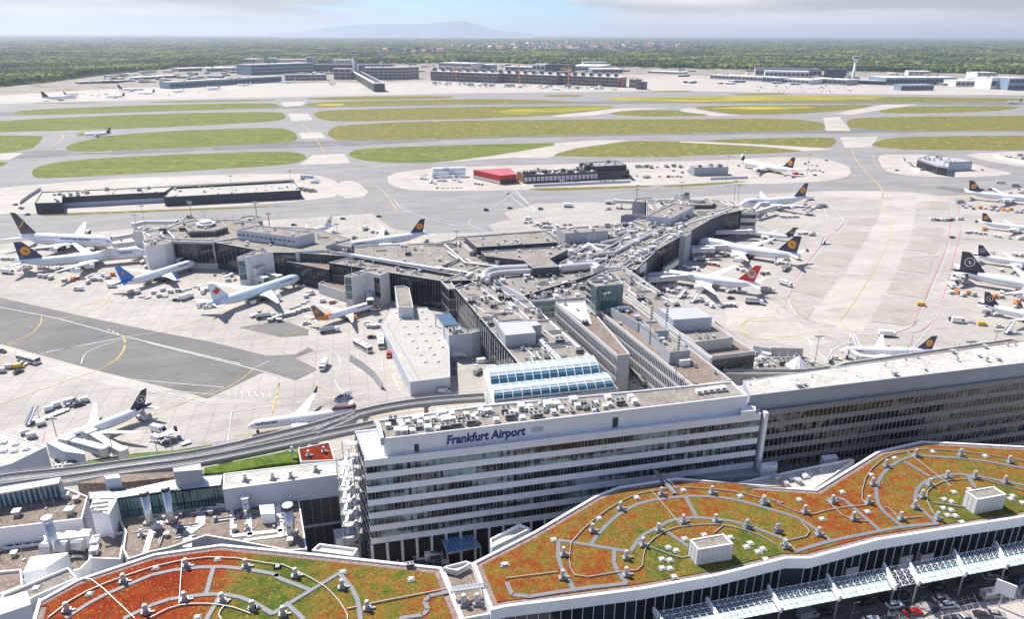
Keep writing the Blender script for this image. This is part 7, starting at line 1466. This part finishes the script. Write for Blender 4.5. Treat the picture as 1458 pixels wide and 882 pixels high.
def van(col, L=5.6, h=2.4):
    x = L / 2; b = MB(); prof(b, [(-x, .4), (x, .4), (x, .95), (x - .5, 1.2), (x - 1.3, h * .82), (x - 1.7, h), (-x, h)], 1.95)
    g = MB(); g.hexa([(x - 1.32, -.9, h * .80), (x - .56, -.9, 1.26), (x - .56, .9, 1.26), (x - 1.32, .9, h * .80), (x - 1.28, -.9, h * .80 + .04), (x - .52, -.9, 1.3), (x - .52, .9, 1.3), (x - 1.28, .9, h * .80 + .04)]); g.box(x - 2.3, x - 1.35, -.99, .99, 1.3, h * .8)
    return pv('van', [('body', b, col), ('windows', g, 'window_dark')] + wheelset((-x + 1, x - 1), 1.8, .36), 'van')
def bus():
    b = MB(); prof(b, [(-6.5, .35), (6.5, .35), (6.5, 1.2), (6.35, 2.7), (6.2, 2.95), (-6.4, 2.95), (-6.5, 2.7)], 2.9); g = MB(); g.box(-6.2, 5.9, -1.48, 1.48, 1.15, 2.3); g.box(6.0, 6.49, -1.3, 1.3, 1.2, 2.5)
    r = MB(); r.box(-5, -2, -1, 1, 2.96, 3.25); r.box(1, 4, -1, 1, 2.96, 3.25); return pv('apron_bus', [('body', b, 'car_white'), ('windows', g, 'window_dark'), ('roof_unit', r, 'metal_light')] + wheelset((-4, 4), 2.7, .45), 'bus')
def truck(col='car_white', L=8):
    x = L / 2; c = MB(); prof(c, [(x - 2, .6), (x, .6), (x, 1.5), (x - .3, 2.5), (x - 2, 2.6)], 2.3); b = MB(); b.box(-x, x - 2.2, -1.2, 1.2, 1.0, 3.2); f = MB(); f.box(-x, x - .3, -.9, .9, .55, .95); w = MB(); w.box(x - .35, x + .02, -1.0, 1.0, 1.6, 2.3)
    return pv('box_truck', [('cab', c, 'car_white'), ('cargo_box', b, col), ('chassis', f, 'dark'), ('windshield', w, 'window_dark')] + wheelset((-x + 1.4, x - 1.2), 2.1, .45), 'truck')
def tanker():
    c = MB(); prof(c, [(3, .6), (5, .6), (5, 1.5), (4.7, 2.5), (3, 2.6)], 2.3); b = MB(); b.tube([(-4.6, 0, 2.0), (2.6, 0, 2.0)], 1.15, 14); f = MB(); f.box(-4.8, 4.7, -.9, .9, .55, .95); w = MB(); w.box(4.65, 5.02, -1, 1, 1.6, 2.3)
    return pv('fuel_truck', [('cab', c, 'car_white'), ('tank', b, 'steel'), ('chassis', f, 'dark'), ('windshield', w, 'window_dark')] + wheelset((-3.4, -2.2, 3.8), 2.1, .48), 'truck')
def loader():
    f = MB(); f.box(-3.6, 3.6, -1.3, 1.3, .5, 1.0); p = MB(); p.box(-3.4, 1.6, -1.4, 1.4, 3.2, 3.5); q = MB(); q.box(1.8, 3.6, -1.4, 1.4, 2.6, 2.85); s = MB()
    for y in (-1, 1): s.bar((-3, y, 1), (1, y, 3.2), .18); s.bar((1, y, 1), (-3, y, 3.2), .18)
    c = MB(); c.box(2.2, 3.2, 1.0, 1.9, 2.9, 4.3); return pv('cargo_loader', [('chassis', f, 'metal_grey'), ('platform', p, 'metal_light'), ('bridge', q, 'metal_light'), ('scissor', s, 'dark'), ('cab', c, 'window_dark')] + wheelset((-2.6, 2.6), 2.4, .42), 'loader')
def stairs(h=4.4):
    s = MB(); s.hexa([(-3.6, -.9, .6), (2.0, -.9, h - .4), (2.0, .9, h - .4), (-3.6, .9, .6), (-3.8, -.9, .9), (1.8, -.9, h), (1.8, .9, h), (-3.8, .9, .9)]); s.box(2.0, 3.6, -1.0, 1.0, h - .3, h); r = MB()
    for y in (-.95, .95): r.hexa([(-3.7, y - .04, 1.2), (1.9, y - .04, h + .3), (1.9, y + .04, h + .3), (-3.7, y + .04, 1.2), (-3.7, y - .04, 2.0), (1.9, y - .04, h + 1.1), (1.9, y + .04, h + 1.1), (-3.7, y + .04, 2.0)]); r.box(2.0, 3.6, y - .04, y + .04, h, h + 1.1)
    c = MB(); c.box(-3.8, 2.8, -.9, .9, .4, .85); t = MB(); t.bar((2.4, .7, .8), (2.4, .7, h - .3), .15); t.bar((2.4, -.7, .8), (2.4, -.7, h - .3), .15); return pv('passenger_stairs', [('flight', s, 'metal_light'), ('side_panels', r, 'white_panel'), ('chassis', c, 'metal_grey'), ('supports', t, 'metal_grey')] + wheelset((-2.6, 2.0), 1.7, .35), 'stairs')
def cart(col, cover=True):
    d = MB(); d.box(-1.5, 1.5, -.8, .8, .45, .6); d.bar((1.5, 0, .5), (2.3, 0, .4), .08); ps = [('deck', d, 'metal_grey')]
    if cover: b = MB(); b.box(-1.4, 1.4, -.74, .74, .61, 1.75); t = MB(); t.box(-1.5, 1.5, -.82, .82, 1.76, 1.86); ps += [('curtain', b, col), ('canopy', t, 'white_panel')]
    else: b = MB(); b.box(-1.1, .1, -.55, .5, .61, 1.0); b.box(.2, 1.1, -.5, .6, .61, .9); ps += [('luggage', b, col)]
    return pv('baggage_cart', ps + wheelset((-1.0, 1.0), 1.3, .22), 'baggage cart')
def uld(col):
    d = MB(); d.box(-1.7, 1.7, -1.2, 1.2, .4, .55); b = MB(); prof(b, [(-1.5, .56), (1.1, .56), (1.6, 1.1), (1.6, 2.2), (-1.5, 2.2)], 1.5); return pv('container_dolly', [('deck', d, 'metal_grey'), ('container', b, col)] + wheelset((-1.2, 1.2), 1.9, .22), 'container dolly')
def dolly():
    d = MB(); d.box(-1.7, 1.7, -1.2, 1.2, .4, .52); d.bar((1.7, 0, .45), (2.6, 0, .4), .08); r = MB()
    for k in range(6): r.box(-1.5 + k * .55, -1.3 + k * .55, -1.1, 1.1, .53, .6)
    return pv('empty_dolly', [('deck', d, 'metal_grey'), ('rollers', r, 'metal_light')] + wheelset((-1.2, 1.2), 1.9, .22), 'dolly')
def tug(col):
    b = MB(); prof(b, [(-1.5, .35), (1.5, .35), (1.55, .95), (.4, 1.05), (-1.5, 1.0)], 1.5); c = MB(); c.box(-1.0, .2, -.65, .65, 1.06, 1.75); r = MB(); r.box(-1.1, .3, -.72, .72, 1.76, 1.85); return pv('baggage_tractor', [('body', b, col), ('windows', c, 'window_dark'), ('roof', r, col)] + wheelset((-1, 1), 1.4, .32), 'tractor')
def pushback():
    b = MB(); prof(b, [(-3.6, .4), (3.6, .4), (3.6, 1.2), (1.5, 1.4), (-3.6, 1.3)], 2.6); c = MB(); c.box(1.2, 2.8, -.9, .9, 1.42, 2.3); r = MB(); r.box(1.1, 2.9, -1, 1, 2.31, 2.42); return pv('pushback_tug', [('body', b, 'car_white'), ('windows', c, 'window_dark'), ('roof', r, 'yellow')] + wheelset((-2.4, 2.4), 2.4, .6), 'tug')
KV = dict(cw=('white', car('car_white')), cs=('silver', car('car_silver')), ck=('black', car('car_black')), cb=('dark blue', car('car_blue')), cr=('red', car('car_red')), cg=('grey', car('car_grey')), vw=('white', van('car_white')), vs=('silver', van('car_silver')), vl=('large white', van('car_white', 6.8, 2.9)),
          vy=('yellow', van('yellow', 4.4, 2.0)), vr=('red', van('red', 4.8, 2.2)), bu=('white', bus()), tr=('white', truck()), tg=('grey', truck('metal_grey')), tk=('silver', tanker()), ld=('grey', loader()), st=('pale', stairs()), ba=('white covered', cart('wall_pale')), bg=('grey covered', cart('metal_grey')), bo=('open', cart('wood_brown', False)),
          bd=('red covered', cart('red')), ul=('silver', uld('metal_light')), uo=('orange', uld('orange')), uw=('white', uld('white_panel')), do=('empty', dolly()), tw=('white', tug('car_white')), ty=('yellow', tug('yellow')), pb=('white', pushback()))
GRP = {'baggage cart': 'baggage carts around the parked jets', 'container dolly': 'container dollies around the parked jets', 'dolly': 'empty dollies on the apron', 'car': 'cars in the airport', 'van': 'vans on the apron', 'tractor': 'baggage tractors on the apron', 'truck': 'trucks on the apron', 'loader': 'cargo loaders at the jets', 'stairs': 'mobile passenger stairs'}
ORD = ['', 'second ', 'third ', 'fourth ', 'fifth ', 'sixth ', 'seventh ', 'eighth ', 'ninth ', 'tenth ', 'eleventh ', 'twelfth ', 'thirteenth ', 'fourteenth ', 'fifteenth ', 'sixteenth ', 'seventeenth ', 'eighteenth ']
def vehicle(kind, p, rz, label):
    col, (name, cat, parts) = KV[kind]; th = thing(name, label, cat, (p.x, p.y, p.z), rz, GRP.get(cat)); ORG.pop(th.name)
    for pn, me in parts: link(pn, me, th)
    return th
def fleet(place, s, ang=None, z=.13, jit=.15, abso=None):
    """'kind:x,y[,degrees] ...' in one photo crop; labels name colour, kind, place and order from the left"""
    rr = random.Random(place); items = []; crop = s[0]
    for tok in s[1:].split():
        k, q = tok.split(':'); v = q.split(','); items.append((k, float(v[0]), float(v[1]), float(v[2]) if len(v) > 2 else (ang if ang is not None else rr.choice((12, 12, 102, 192, 60)))))
    by = {}
    for it in items: by.setdefault((KV[it[0]][0], KV[it[0]][1][0]), []).append(it)
    for (col, nm), its in by.items():
        its.sort(key=lambda t: t[1]); n = len(its)
        for i, (k, x, y, a) in enumerate(its):
            base = '%s %s' % (col, nm.replace('_', ' '))
            if n == 1: lb = '%s %s' % (base, place)
            elif n == 2: lb = '%s %s of two %s' % (('left', 'right')[i], base, place)
            elif i == n - 1: lb = 'rightmost %s %s' % (base, place)
            else: lb = '%s%s %s' % (('leftmost ' if i == 0 else ORD[i]), base + ('' if i == 0 else ' from the left'), place)
            if len(lb.split()) > 16: lb = lb.replace('from the left ', '')
            if len(lb.split()) > 16: lb = lb.replace(' covered', '')
            if len(lb.split()) > 16: lb = lb.replace('rightmost', 'last').replace(' the ', ' ', 1)
            vehicle(k, W1('%s%f,%f' % (crop, x, y), z), R_(a) + rr.uniform(-jit, jit), lb)
fleet('near the left edge of the upper left apron', 'Dtr:40,400,-15 ba:15,328 bg:38,330 ba:70,330 bg:95,335 vw:145,375 cw:100,382 ck:112,62 ck:145,95 ck:80,45')
fleet('in the row below the four engined jumbo', 'Dul:212,420 ul:238,422 ul:265,430 bg:335,442 uo:380,438 bd:408,428 bo:430,430 ul:458,452 ul:485,438 ba:505,430 ba:520,438 uw:540,415 uw:560,425 uo:585,412 bo:470,420 ba:225,378')
fleet('under the wings of the four engined jumbo', 'Dld:310,385,100 st:230,375,20 tg:520,268 vw:515,345 ba:720,345 bg:740,350 ba:760,372')
fleet('around the tail of the blue tailed jet', 'Dvw:408,487 vw:585,472 ul:680,505 ul:715,505 do:735,522 do:765,528 ld:765,450,100 ba:800,505 bg:828,522 do:860,520 ba:885,500 bg:925,495 do:950,490 do:980,482 ck:915,543,-15 tr:970,532 ba:845,490')
fleet('in the cluster left of the maple leaf tail', 'Dcw:1035,575 vw:1050,570 cw:1075,580 vw:1115,572 ba:1050,490 vw:1055,500 ba:1080,488 bg:1105,478 uw:1040,480 do:1020,470 bo:1115,410 ba:1180,425 bg:1185,440 st:1155,365,60 ba:1200,415 do:1165,400 bo:1220,435')
fleet('beside the fuselage of the pale ice blue jet', 'Dld:1290,540,100 uw:1315,560 pb:1330,620 tk:1378,632,20 ba:1405,650 do:1425,640 do:1440,632 bg:1450,650')
fleet('in the line of dollies left of the small orange tailed jet', 'Edo:75,605 do:105,600 do:130,580 do:160,570 do:190,555 do:205,545 bg:20,650 bg:45,640 bg:65,632 bg:88,625 bg:110,620 bg:135,615 bg:160,605 bg:185,595 bg:210,590 cw:205,663 ba:205,525 vw:225,510 uw:290,548 bd:335,555 bo:350,550 cw:180,470 vy:240,460 ba:375,520 ba:395,525 ba:350,520', 30)
fleet('around the nose of the small orange tailed jet', 'Etk:325,705,20 pb:555,590 bg:520,665 ba:530,680 bg:555,683 bg:575,680 ld:465,610,60 cs:600,650 ck:545,735', 12)
fleet('on the bus road beside the pale roofed hall', 'Ebu:498,790,-50 bu:592,765,-85 vr:634,830,-80')
fleet('on the lower left apron', 'Jtr:297,160,-85'); fleet('below the blue grey service block', 'Vbu:350,455,25 tr:180,500,0 cb:150,560,-80 cb:150,620,-80 vs:75,785,5 vw:378,545,10 cw:185,200,0 ck:350,410,0 vs:340,625,60', None)
fleet('on the taxiway bend at the left', 'Ibu:150,128,-18 cw:118,145,-18 ck:12,80,-18 ul:10,185 ul:48,165 vy:100,160 ck:98,187')
fleet('around the diagonal parked jet', 'Iuw:255,385 uw:293,365 vw:370,345 cs:365,362 do:230,428 do:250,420 do:270,410 do:290,402 do:310,395 do:335,385 ck:412,358 uw:440,338 ba:210,450 ba:215,460 st:175,440,90 st:735,425,140 vl:828,495,-12 vw:822,542,-30 ld:885,540 bo:895,550 ba:130,505 ul:165,525 do:965,555', 35)
fleet('left of the hub behind the terminal', 'Eck:395,118,5 ck:582,106,5 ck:140,150 tr:510,170,90 bg:548,188 bo:582,185 bd:580,192 ld:613,190,90 cg:450,220 cs:455,215 ck:1140,75,5 ck:1262,62,5 ck:1420,68,5')
fleet('on the apron behind the hub', 'Tvw:740,75 ba:720,102 ba:760,98 ba:815,118 bg:850,122 tg:885,122 bo:835,135 ba:870,138 bg:920,140 ba:970,130 bo:1030,118 bo:1075,118 do:790,125 do:860,140')
fleet('on the pale apron left of the right pier head', 'Utr:270,115,0 cw:270,160 do:245,165 bo:330,150'); fleet('left of the right pier head', 'Gtr:252,128,0 ck:108,138,5 ck:465,112,5 ba:45,190 bg:30,212 ba:90,222 bg:120,228 ba:140,235 bo:235,222 bo:260,222 ul:460,140')
fleet('at the road crossing below the bright red hall', 'dcw:528,285,70 ck:540,375,5 ck:728,378,5 ck:395,382,5 tr:895,360,0 cw:1145,345,5')
fleet('around the bright red hall and stacked white containers', 'dst:15,195 st:60,215 st:110,205 st:195,200 st:230,210 vw:80,222 vw:140,208 tr:50,200 ba:95,250 do:130,250 do:160,250 do:190,250 do:215,248 do:240,248 bg:330,225 bg:350,228 bg:370,230 vr:530,215 vw:635,215 vw:860,210 cw:880,210 cw:918,205 vs:1030,195 cb:1290,200 vw:1310,175 tr:1375,185 bo:1450,180 cs:1090,205 cw:1120,208 cw:1145,208 cw:1175,208')
fleet('left of the lone grey hall', 'gck:10,240 bo:38,235 bg:78,235 bg:105,240 tg:105,160 bg:48,190 bg:10,160 tg:185,195 ck:570,150 uo:120,205')
fleet('on the dark apron left of the lone grey ribbed hall', 'But:0,0' if 0 else 'Btg:1262,702 tg:1290,702 tg:1315,704 bg:1340,702 tg:1375,700 tg:1410,698 tr:1295,745 bo:1350,740 bd:1385,740 bo:1408,742 ck:1240,755')
fleet('around the open nosed freighter', 'gld:650,150,0 ld:720,190 ld:880,205,20 vr:1010,215 vr:1035,215 ck:1075,218 ck:1180,225 bd:1130,120 ul:1100,135 ba:1150,145 ul:1190,150 uw:1120,180 uw:1150,188 uw:1180,185 ul:1215,190 ba:1240,200 ck:1270,108 bg:940,230')
fleet('around the jumbo at the right pier tip', 'gbo:1110,435 tr:1140,418,20 ba:1100,470 ba:1130,480 bg:1160,490 ba:1190,485 tg:1245,478 do:1090,500 bg:1210,478 bo:1065,470')
fleet('on the apron right of the jumbo at the right pier tip', 'Hba:300,130 bg:330,135 ba:360,140 vw:385,132 bg:415,125 ba:240,182 ba:260,182 ba:280,182 bg:200,182 bg:220,182 ck:345,90 ld:340,170')
fleet('around the small black tailed jet', 'Hba:290,268 vs:355,275 bg:325,270 ba:310,268 bo:275,240 ck:130,290 bg:160,300 uw:140,315')
fleet('near the tail of the middle jumbo', 'Hst:415,318,60 ck:330,355 tr:272,395 ld:220,438,50 tk:222,455,50 vw:222,405 ck:100,478 bg:125,475 st:165,420,90')
fleet('around the wings of the middle jumbo', 'Uld:1080,500 uw:1190,530 ba:1050,575 bg:1000,560 bd:1060,600 bd:1100,605 bd:1130,612 ba:950,560 tg:980,570 ul:1250,545 bg:940,640 ba:900,640 uw:970,645 ba:870,630 bg:1290,640 ba:1330,655 vw:1400,650')
fleet('between red tailed jet and cooling deck', 'Wba:620,90 bg:660,100 ld:720,100,20 st:740,130,40 st:840,165,40 uw:890,160 uw:930,190 uw:970,210 ba:1040,210 ba:1080,205 bg:1110,205 bg:1150,205 tk:1310,185,-10 ck:1125,145 st:1190,85,80 st:1130,90,30 ba:620,70 bg:590,75 vs:640,60')
fleet('on the open apron behind the red tail', 'Gtr:1378,535,-60 tk:1215,630,-10 tg:1285,570,0')
fleet('below the right end of the brown roofed block', 'Lvw:128,182,-30 cw:482,190,-20 tr:745,70,-10 ck:455,208 cw:60,165 st:575,125,90')
fleet('on the apron centre line at the right', 'Hvy:925,640,-15 ck:1085,288 ck:415,315')
fleet('crossing the far end of the right apron', 'hvw:495,780,0 ck:545,785,0 vw:598,785,0 ck:645,788,0 cg:668,778,0 vw:738,775,0')
fleet('below the topmost jet of the right hand row', 'htg:742,628 bg:765,655 bg:785,670 bg:820,658 ck:855,680 uo:915,675 ba:960,680 bg:1010,690 tg:1040,680 uw:1070,695 uo:1120,690 bo:1160,700 uo:1190,690 ul:1240,710 ul:1280,715 ba:1300,690 tr:1100,450,-20 tg:1238,480,-10 ck:885,510 ck:935,510 ck:1005,508 ck:1070,525 vw:1180,545 ld:1290,540')
fleet('below the second jet of the right hand row', 'Hbg:1162,265 ba:1180,262 ba:1205,265 bg:1230,270 bg:1255,270 ba:1305,280 ba:1330,285 do:1385,292 vw:1440,295 uo:1250,250 ck:1210,205')
fleet('around the third jet of the right hand row', 'Hcw:1290,368 uw:1440,383 bg:1410,380 bg:1215,425 ba:1340,462 bg:1235,462')
fleet('between the big black tailed jet and the lowest jet', 'Htr:1085,520,70 tr:1080,545,80 st:1155,525,60 ld:1120,520 uo:1108,575 ba:1080,578 uo:1165,582 ul:1195,590 uw:1140,590 ld:1190,500 uo:1305,600 bg:1340,600 uo:1420,632 uo:1450,628 ck:1360,580 do:1380,578 cw:1350,575')
fleet('at the lower right of the right hand row', 'Hck:1075,712 vl:1118,728,-10 do:1160,725 do:1190,728 vy:1240,742,-20 cw:1330,752,0 st:1375,780,30 st:1295,685,60 bg:1255,680')
fleet('on the small terminal island', 'hvs:400,332,0 tg:510,335,0 cs:320,305 cs:300,290 cs:280,270 ck:935,332 ck:170,335 ck:600,330')
fleet('behind the pale blast fence at the right edge', 'hck:1100,207 ck:1150,212 ck:1190,218 tg:1275,205 tg:1290,230 bg:1230,225')
fleet('on the far left apron', 'fck:510,60 ck:560,70 ck:600,72 tr:650,65 ck:1030,70 ck:1220,50 ck:290,105'); fleet('among the grass islands at the left', 'fvw:1143,210')
fleet('on the left cargo island', 'etr:1355,68 ck:1300,52 ck:1330,100 tg:1300,100 tg:1320,105 tg:1345,108 ck:30,215 ck:5,187')
fleet('on the elevated road', 'Qvs:335,865,18 ck:430,850,14 ck:640,795,14 ck:750,772,14 ck:820,760,14 cs:1025,780,10 ck:1010,720,12 ck:1155,685,14 cs:1285,668,-5 cb:1440,680,12 vs:1285,765,12 ck:1330,640,12 cs:1050,575,12', z=RZ + .02, jit=.03)
fleet('in the parking bays beside the pavement', 'Qcw:785,812,10 cr:880,848,10 cw:1062,812,10', z=RZ + .14, jit=.03)
fleet('on the bright pavement in the lower right corner', 'Qck:1245,868,-15 cs:1310,862,-15 ck:1090,885,10 cs:1155,880,10 cw:665,890,10', z=RZ + .16, jit=.03)
# far cars parked by the distant halls
rr = random.Random(9)
for i in range(70):
    x, y = rr.uniform(60, 560), rr.uniform(150, 192); p = W1('c%f,%f' % (x, y)); k = rr.choice(('cw', 'ck', 'cs', 'tg', 'tr')); o = bpy.data.objects.new('parked_vehicle', KV[k][1][2][0][1] if k[0] == 'c' else KV[k][1][2][1][1]); COL.objects.link(o); o.location = p; o.rotation_euler = (0, 0, rr.uniform(0, 3)); tag(o, 'tiny parked vehicle or container on the far apron before the hangars', 'vehicle', 'vehicles on the far apron')
for i in range(70):
    x, y = rr.uniform(110, 1240), rr.uniform(0, 14); y += 168 + (x - 110) * .028; p = W1('b%f,%f' % (x, y)); k = rr.choice(('tg', 'tr', 'cw', 'ul')); o = bpy.data.objects.new('site_container', KV[k][1][2][1][1]); COL.objects.link(o); o.location = p; s_ = rr.uniform(1.4, 3.2); o.scale = (s_, s_, s_); o.rotation_euler = (0, 0, rr.uniform(0, 3)); tag(o, 'tiny container at the foot of the unfinished pier', 'container', 'containers of the far building site')
mb = MB()
for o_, d_, L_, dt in STANDS:
    if not dt: continue
    n_ = Vector((-d_.y, d_.x, 0)); o_ = Vector((o_.x, o_.y, .28)); q0 = o_ - d_ * (L_ + 26); q1 = o_ + d_ * 5
    strip(mb, '', .5, pts=[q0, q1])
    for s_ in (0, 9, 18): strip(mb, '', .5, pts=[o_ - d_ * s_ - n_ * 2.5, o_ - d_ * s_ + n_ * 2.5])
o = mb.build('stand_lines', 'mark_yellow'); o['kind'] = 'structure'
mb = MB()
for o_, d_, L_, dt in STANDS:
    if not dt: continue
    n_ = Vector((-d_.y, d_.x, 0)); o_ = Vector((o_.x, o_.y, .285)); hw = L_ * .5
    strip(mb, '', .4, pts=[o_ + d_ * 7 - n_ * hw, o_ + d_ * 7 + n_ * hw]); strip(mb, '', .4, pts=[o_ + d_ * 7 - n_ * hw, o_ - d_ * (L_ + 6) - n_ * (hw * 1.05)], dash=(3, 3)); strip(mb, '', .4, pts=[o_ + d_ * 7 + n_ * hw, o_ - d_ * (L_ + 6) + n_ * (hw * 1.05)], dash=(3, 3))
o = mb.build('stand_boundaries', 'mark'); o['kind'] = 'structure'
# ================================================================== MASTS, SIGNS
def light_mast(label, s, h, arm=1.6, z0=0):
    p = W1(s, z0); th = thing('light_mast', label, 'light mast', p); m = MB(); m.tube([(p.x, p.y, z0), (p.x, p.y, z0 + h)], .16, 6); m.build('pole', 'metal_grey', th); m = MB(); m.box(p.x - arm, p.x + arm, p.y - .2, p.y + .2, z0 + h - .2, z0 + h + .25)
    for k in (-1, -.33, .33, 1): m.box(p.x + arm * k - .3, p.x + arm * k + .3, p.y - .5, p.y + .1, z0 + h + .26, z0 + h + .55)
    m.build('lamp_head', 'metal_grey', th)
def mast_base(top, h):   # base under a mast whose top is seen at this bearing
    u, v = px(top)[0]; q = P(u, v, h); return q
for lb, s, h in (('tall light mast left of the left pier hexagon', 'R120,20', 27), ('light mast just left of the tall one at the pier', 'R62,95', 20), ('tall light mast behind the left hexagon', 'R505,0', 28), ('tall light mast behind the right end of the left pier', 'R1030,0', 28), ('light mast with wide head right of the left pier', 'R1130,82', 22), ('light mast behind the left wing roof', 'E362,145', 24), ('light mast on the apron left of the hub', 'E8,90', 22), ('light mast standing over the left terminal front', 'E435,320', 26), ('light mast near the hub centre rear', 'E983,182', 24),
                 ('light mast behind the left shoulder of the right pier head', 'U488,0', 28), ('left tall mast of the pair behind the right pier head', 'g552,270', 32), ('right tall mast of the pair behind the right pier head', 'g580,300', 30), ('light mast above the low house by the right hexagon', 'g120,280', 26), ('light mast left of the open nosed freighter', 'g490,70', 26), ('light mast right of the freighter tail', 'g1142,55', 22), ('light mast with wide head on the right apron edge', 'L395,72', 22), ('light mast behind the bronze building, right one', 'L1322,45', 24), ('slim mast on the bronze building rear', 'L1185,100', 40),
                 ('light mast on the near left wing', 'T325,690', 27), ('light mast on the near left wing lower part', 'T428,820', 27), ('light mast between the near wing and hub', 'T205,520', 26), ('light mast near the red tailed jet nose', 'U812,680', 14), ('light mast beside the glass wall of the right wing', 'U535,455', 26), ('light mast before the long cargo building, left', 'e555,172', 20), ('light mast before the long cargo building, middle', 'e775,155', 22), ('light mast before the long cargo building, right', 'e1078,155', 22), ('light mast behind the cargo building', 'e965,35', 22), ('light mast behind the cargo building at its right end', 'e1238,12', 22), ('light mast before the diagonal jet nose', 'I270,425', 13), ('light mast near the diagonal jet bridge', 'I565,505', 13), ('light mast on the lawn by the guideway, left', 'I805,545', 14), ('light mast on the lawn by the guideway, right', 'I880,520', 12), ('light mast beside the black roofed workshop', 'd1320,232', 20), ('light mast left of the far left jets', 'f598,10', 28)):
    q = mast_base(s, h); light_mast(lb, 'p%f,%f' % PX((q.x, q.y, 0)), h)
p = W1('Q1325,815', RZ); th = thing('advert_board', 'large blank white board on a single post above the pavement', 'sign board', (p.x, p.y, RZ)); m = MB(); m.tube([(p.x, p.y, RZ), (p.x, p.y, RZ + 4)], .2, 8); m.build('post', 'metal_light', th); m = MB(); m.obox(p + Vector((-1.4, 1.2, 0)), p + Vector((1.8, -1.4, 0)), .35, RZ + 4, RZ + 7.6); m.build('panel', 'white_paint', th)
p = W1('Q1440,790', RZ); th = thing('traffic_light', 'black traffic light on the pavement at the right edge', 'traffic light', (p.x, p.y, RZ)); m = MB(); m.tube([(p.x, p.y, RZ), (p.x, p.y, RZ + 4.2)], .1, 6); m.build('pole', 'black', th)
for z_ in (2.6, 3.7): m = MB(); m.box(p.x - .3, p.x + .3, p.y - .25, p.y + .25, RZ + z_, RZ + z_ + .9); m.build('signal_head', 'black', th)
for i, s in enumerate(('Q800,790', 'Q560,880')):
    p = W1(s, RZ); th = thing('street_lamp', ['street lamp at the parking bays by the red car', 'street lamp left of the white parked cars'][i], 'street lamp', (p.x, p.y, RZ)); m = MB(); m.tube([(p.x, p.y, RZ), (p.x, p.y, RZ + 5), (p.x + .8, p.y, RZ + 5.3)], .08, 6); m.build('pole', 'metal_grey', th); m = MB(); m.box(p.x + .6, p.x + 1.3, p.y - .15, p.y + .15, RZ + 5.25, RZ + 5.4); m.build('lamp_head', 'metal_light', th)
th = thing('bus_shelter', 'dark framed shelter beside the white parked car', 'shelter', W1('Q775,875', RZ)); p = W1('Q775,880', RZ); m = MB(); m.box(p.x - 1.2, p.x + 1.2, p.y - .9, p.y + .9, RZ + 2.4, RZ + 2.5)
for dx in (-1.1, 1.1):
    for dy in (-.8, .8): m.box(p.x + dx - .05, p.x + dx + .05, p.y + dy - .05, p.y + dy + .05, RZ + .1, RZ + 2.4)
m.build('frame', 'dark', th); m = MB(); m.box(p.x - 1.1, p.x + 1.1, p.y + .8, p.y + .84, RZ + .3, RZ + 2.3); m.build('pane', 'glass_green', th)
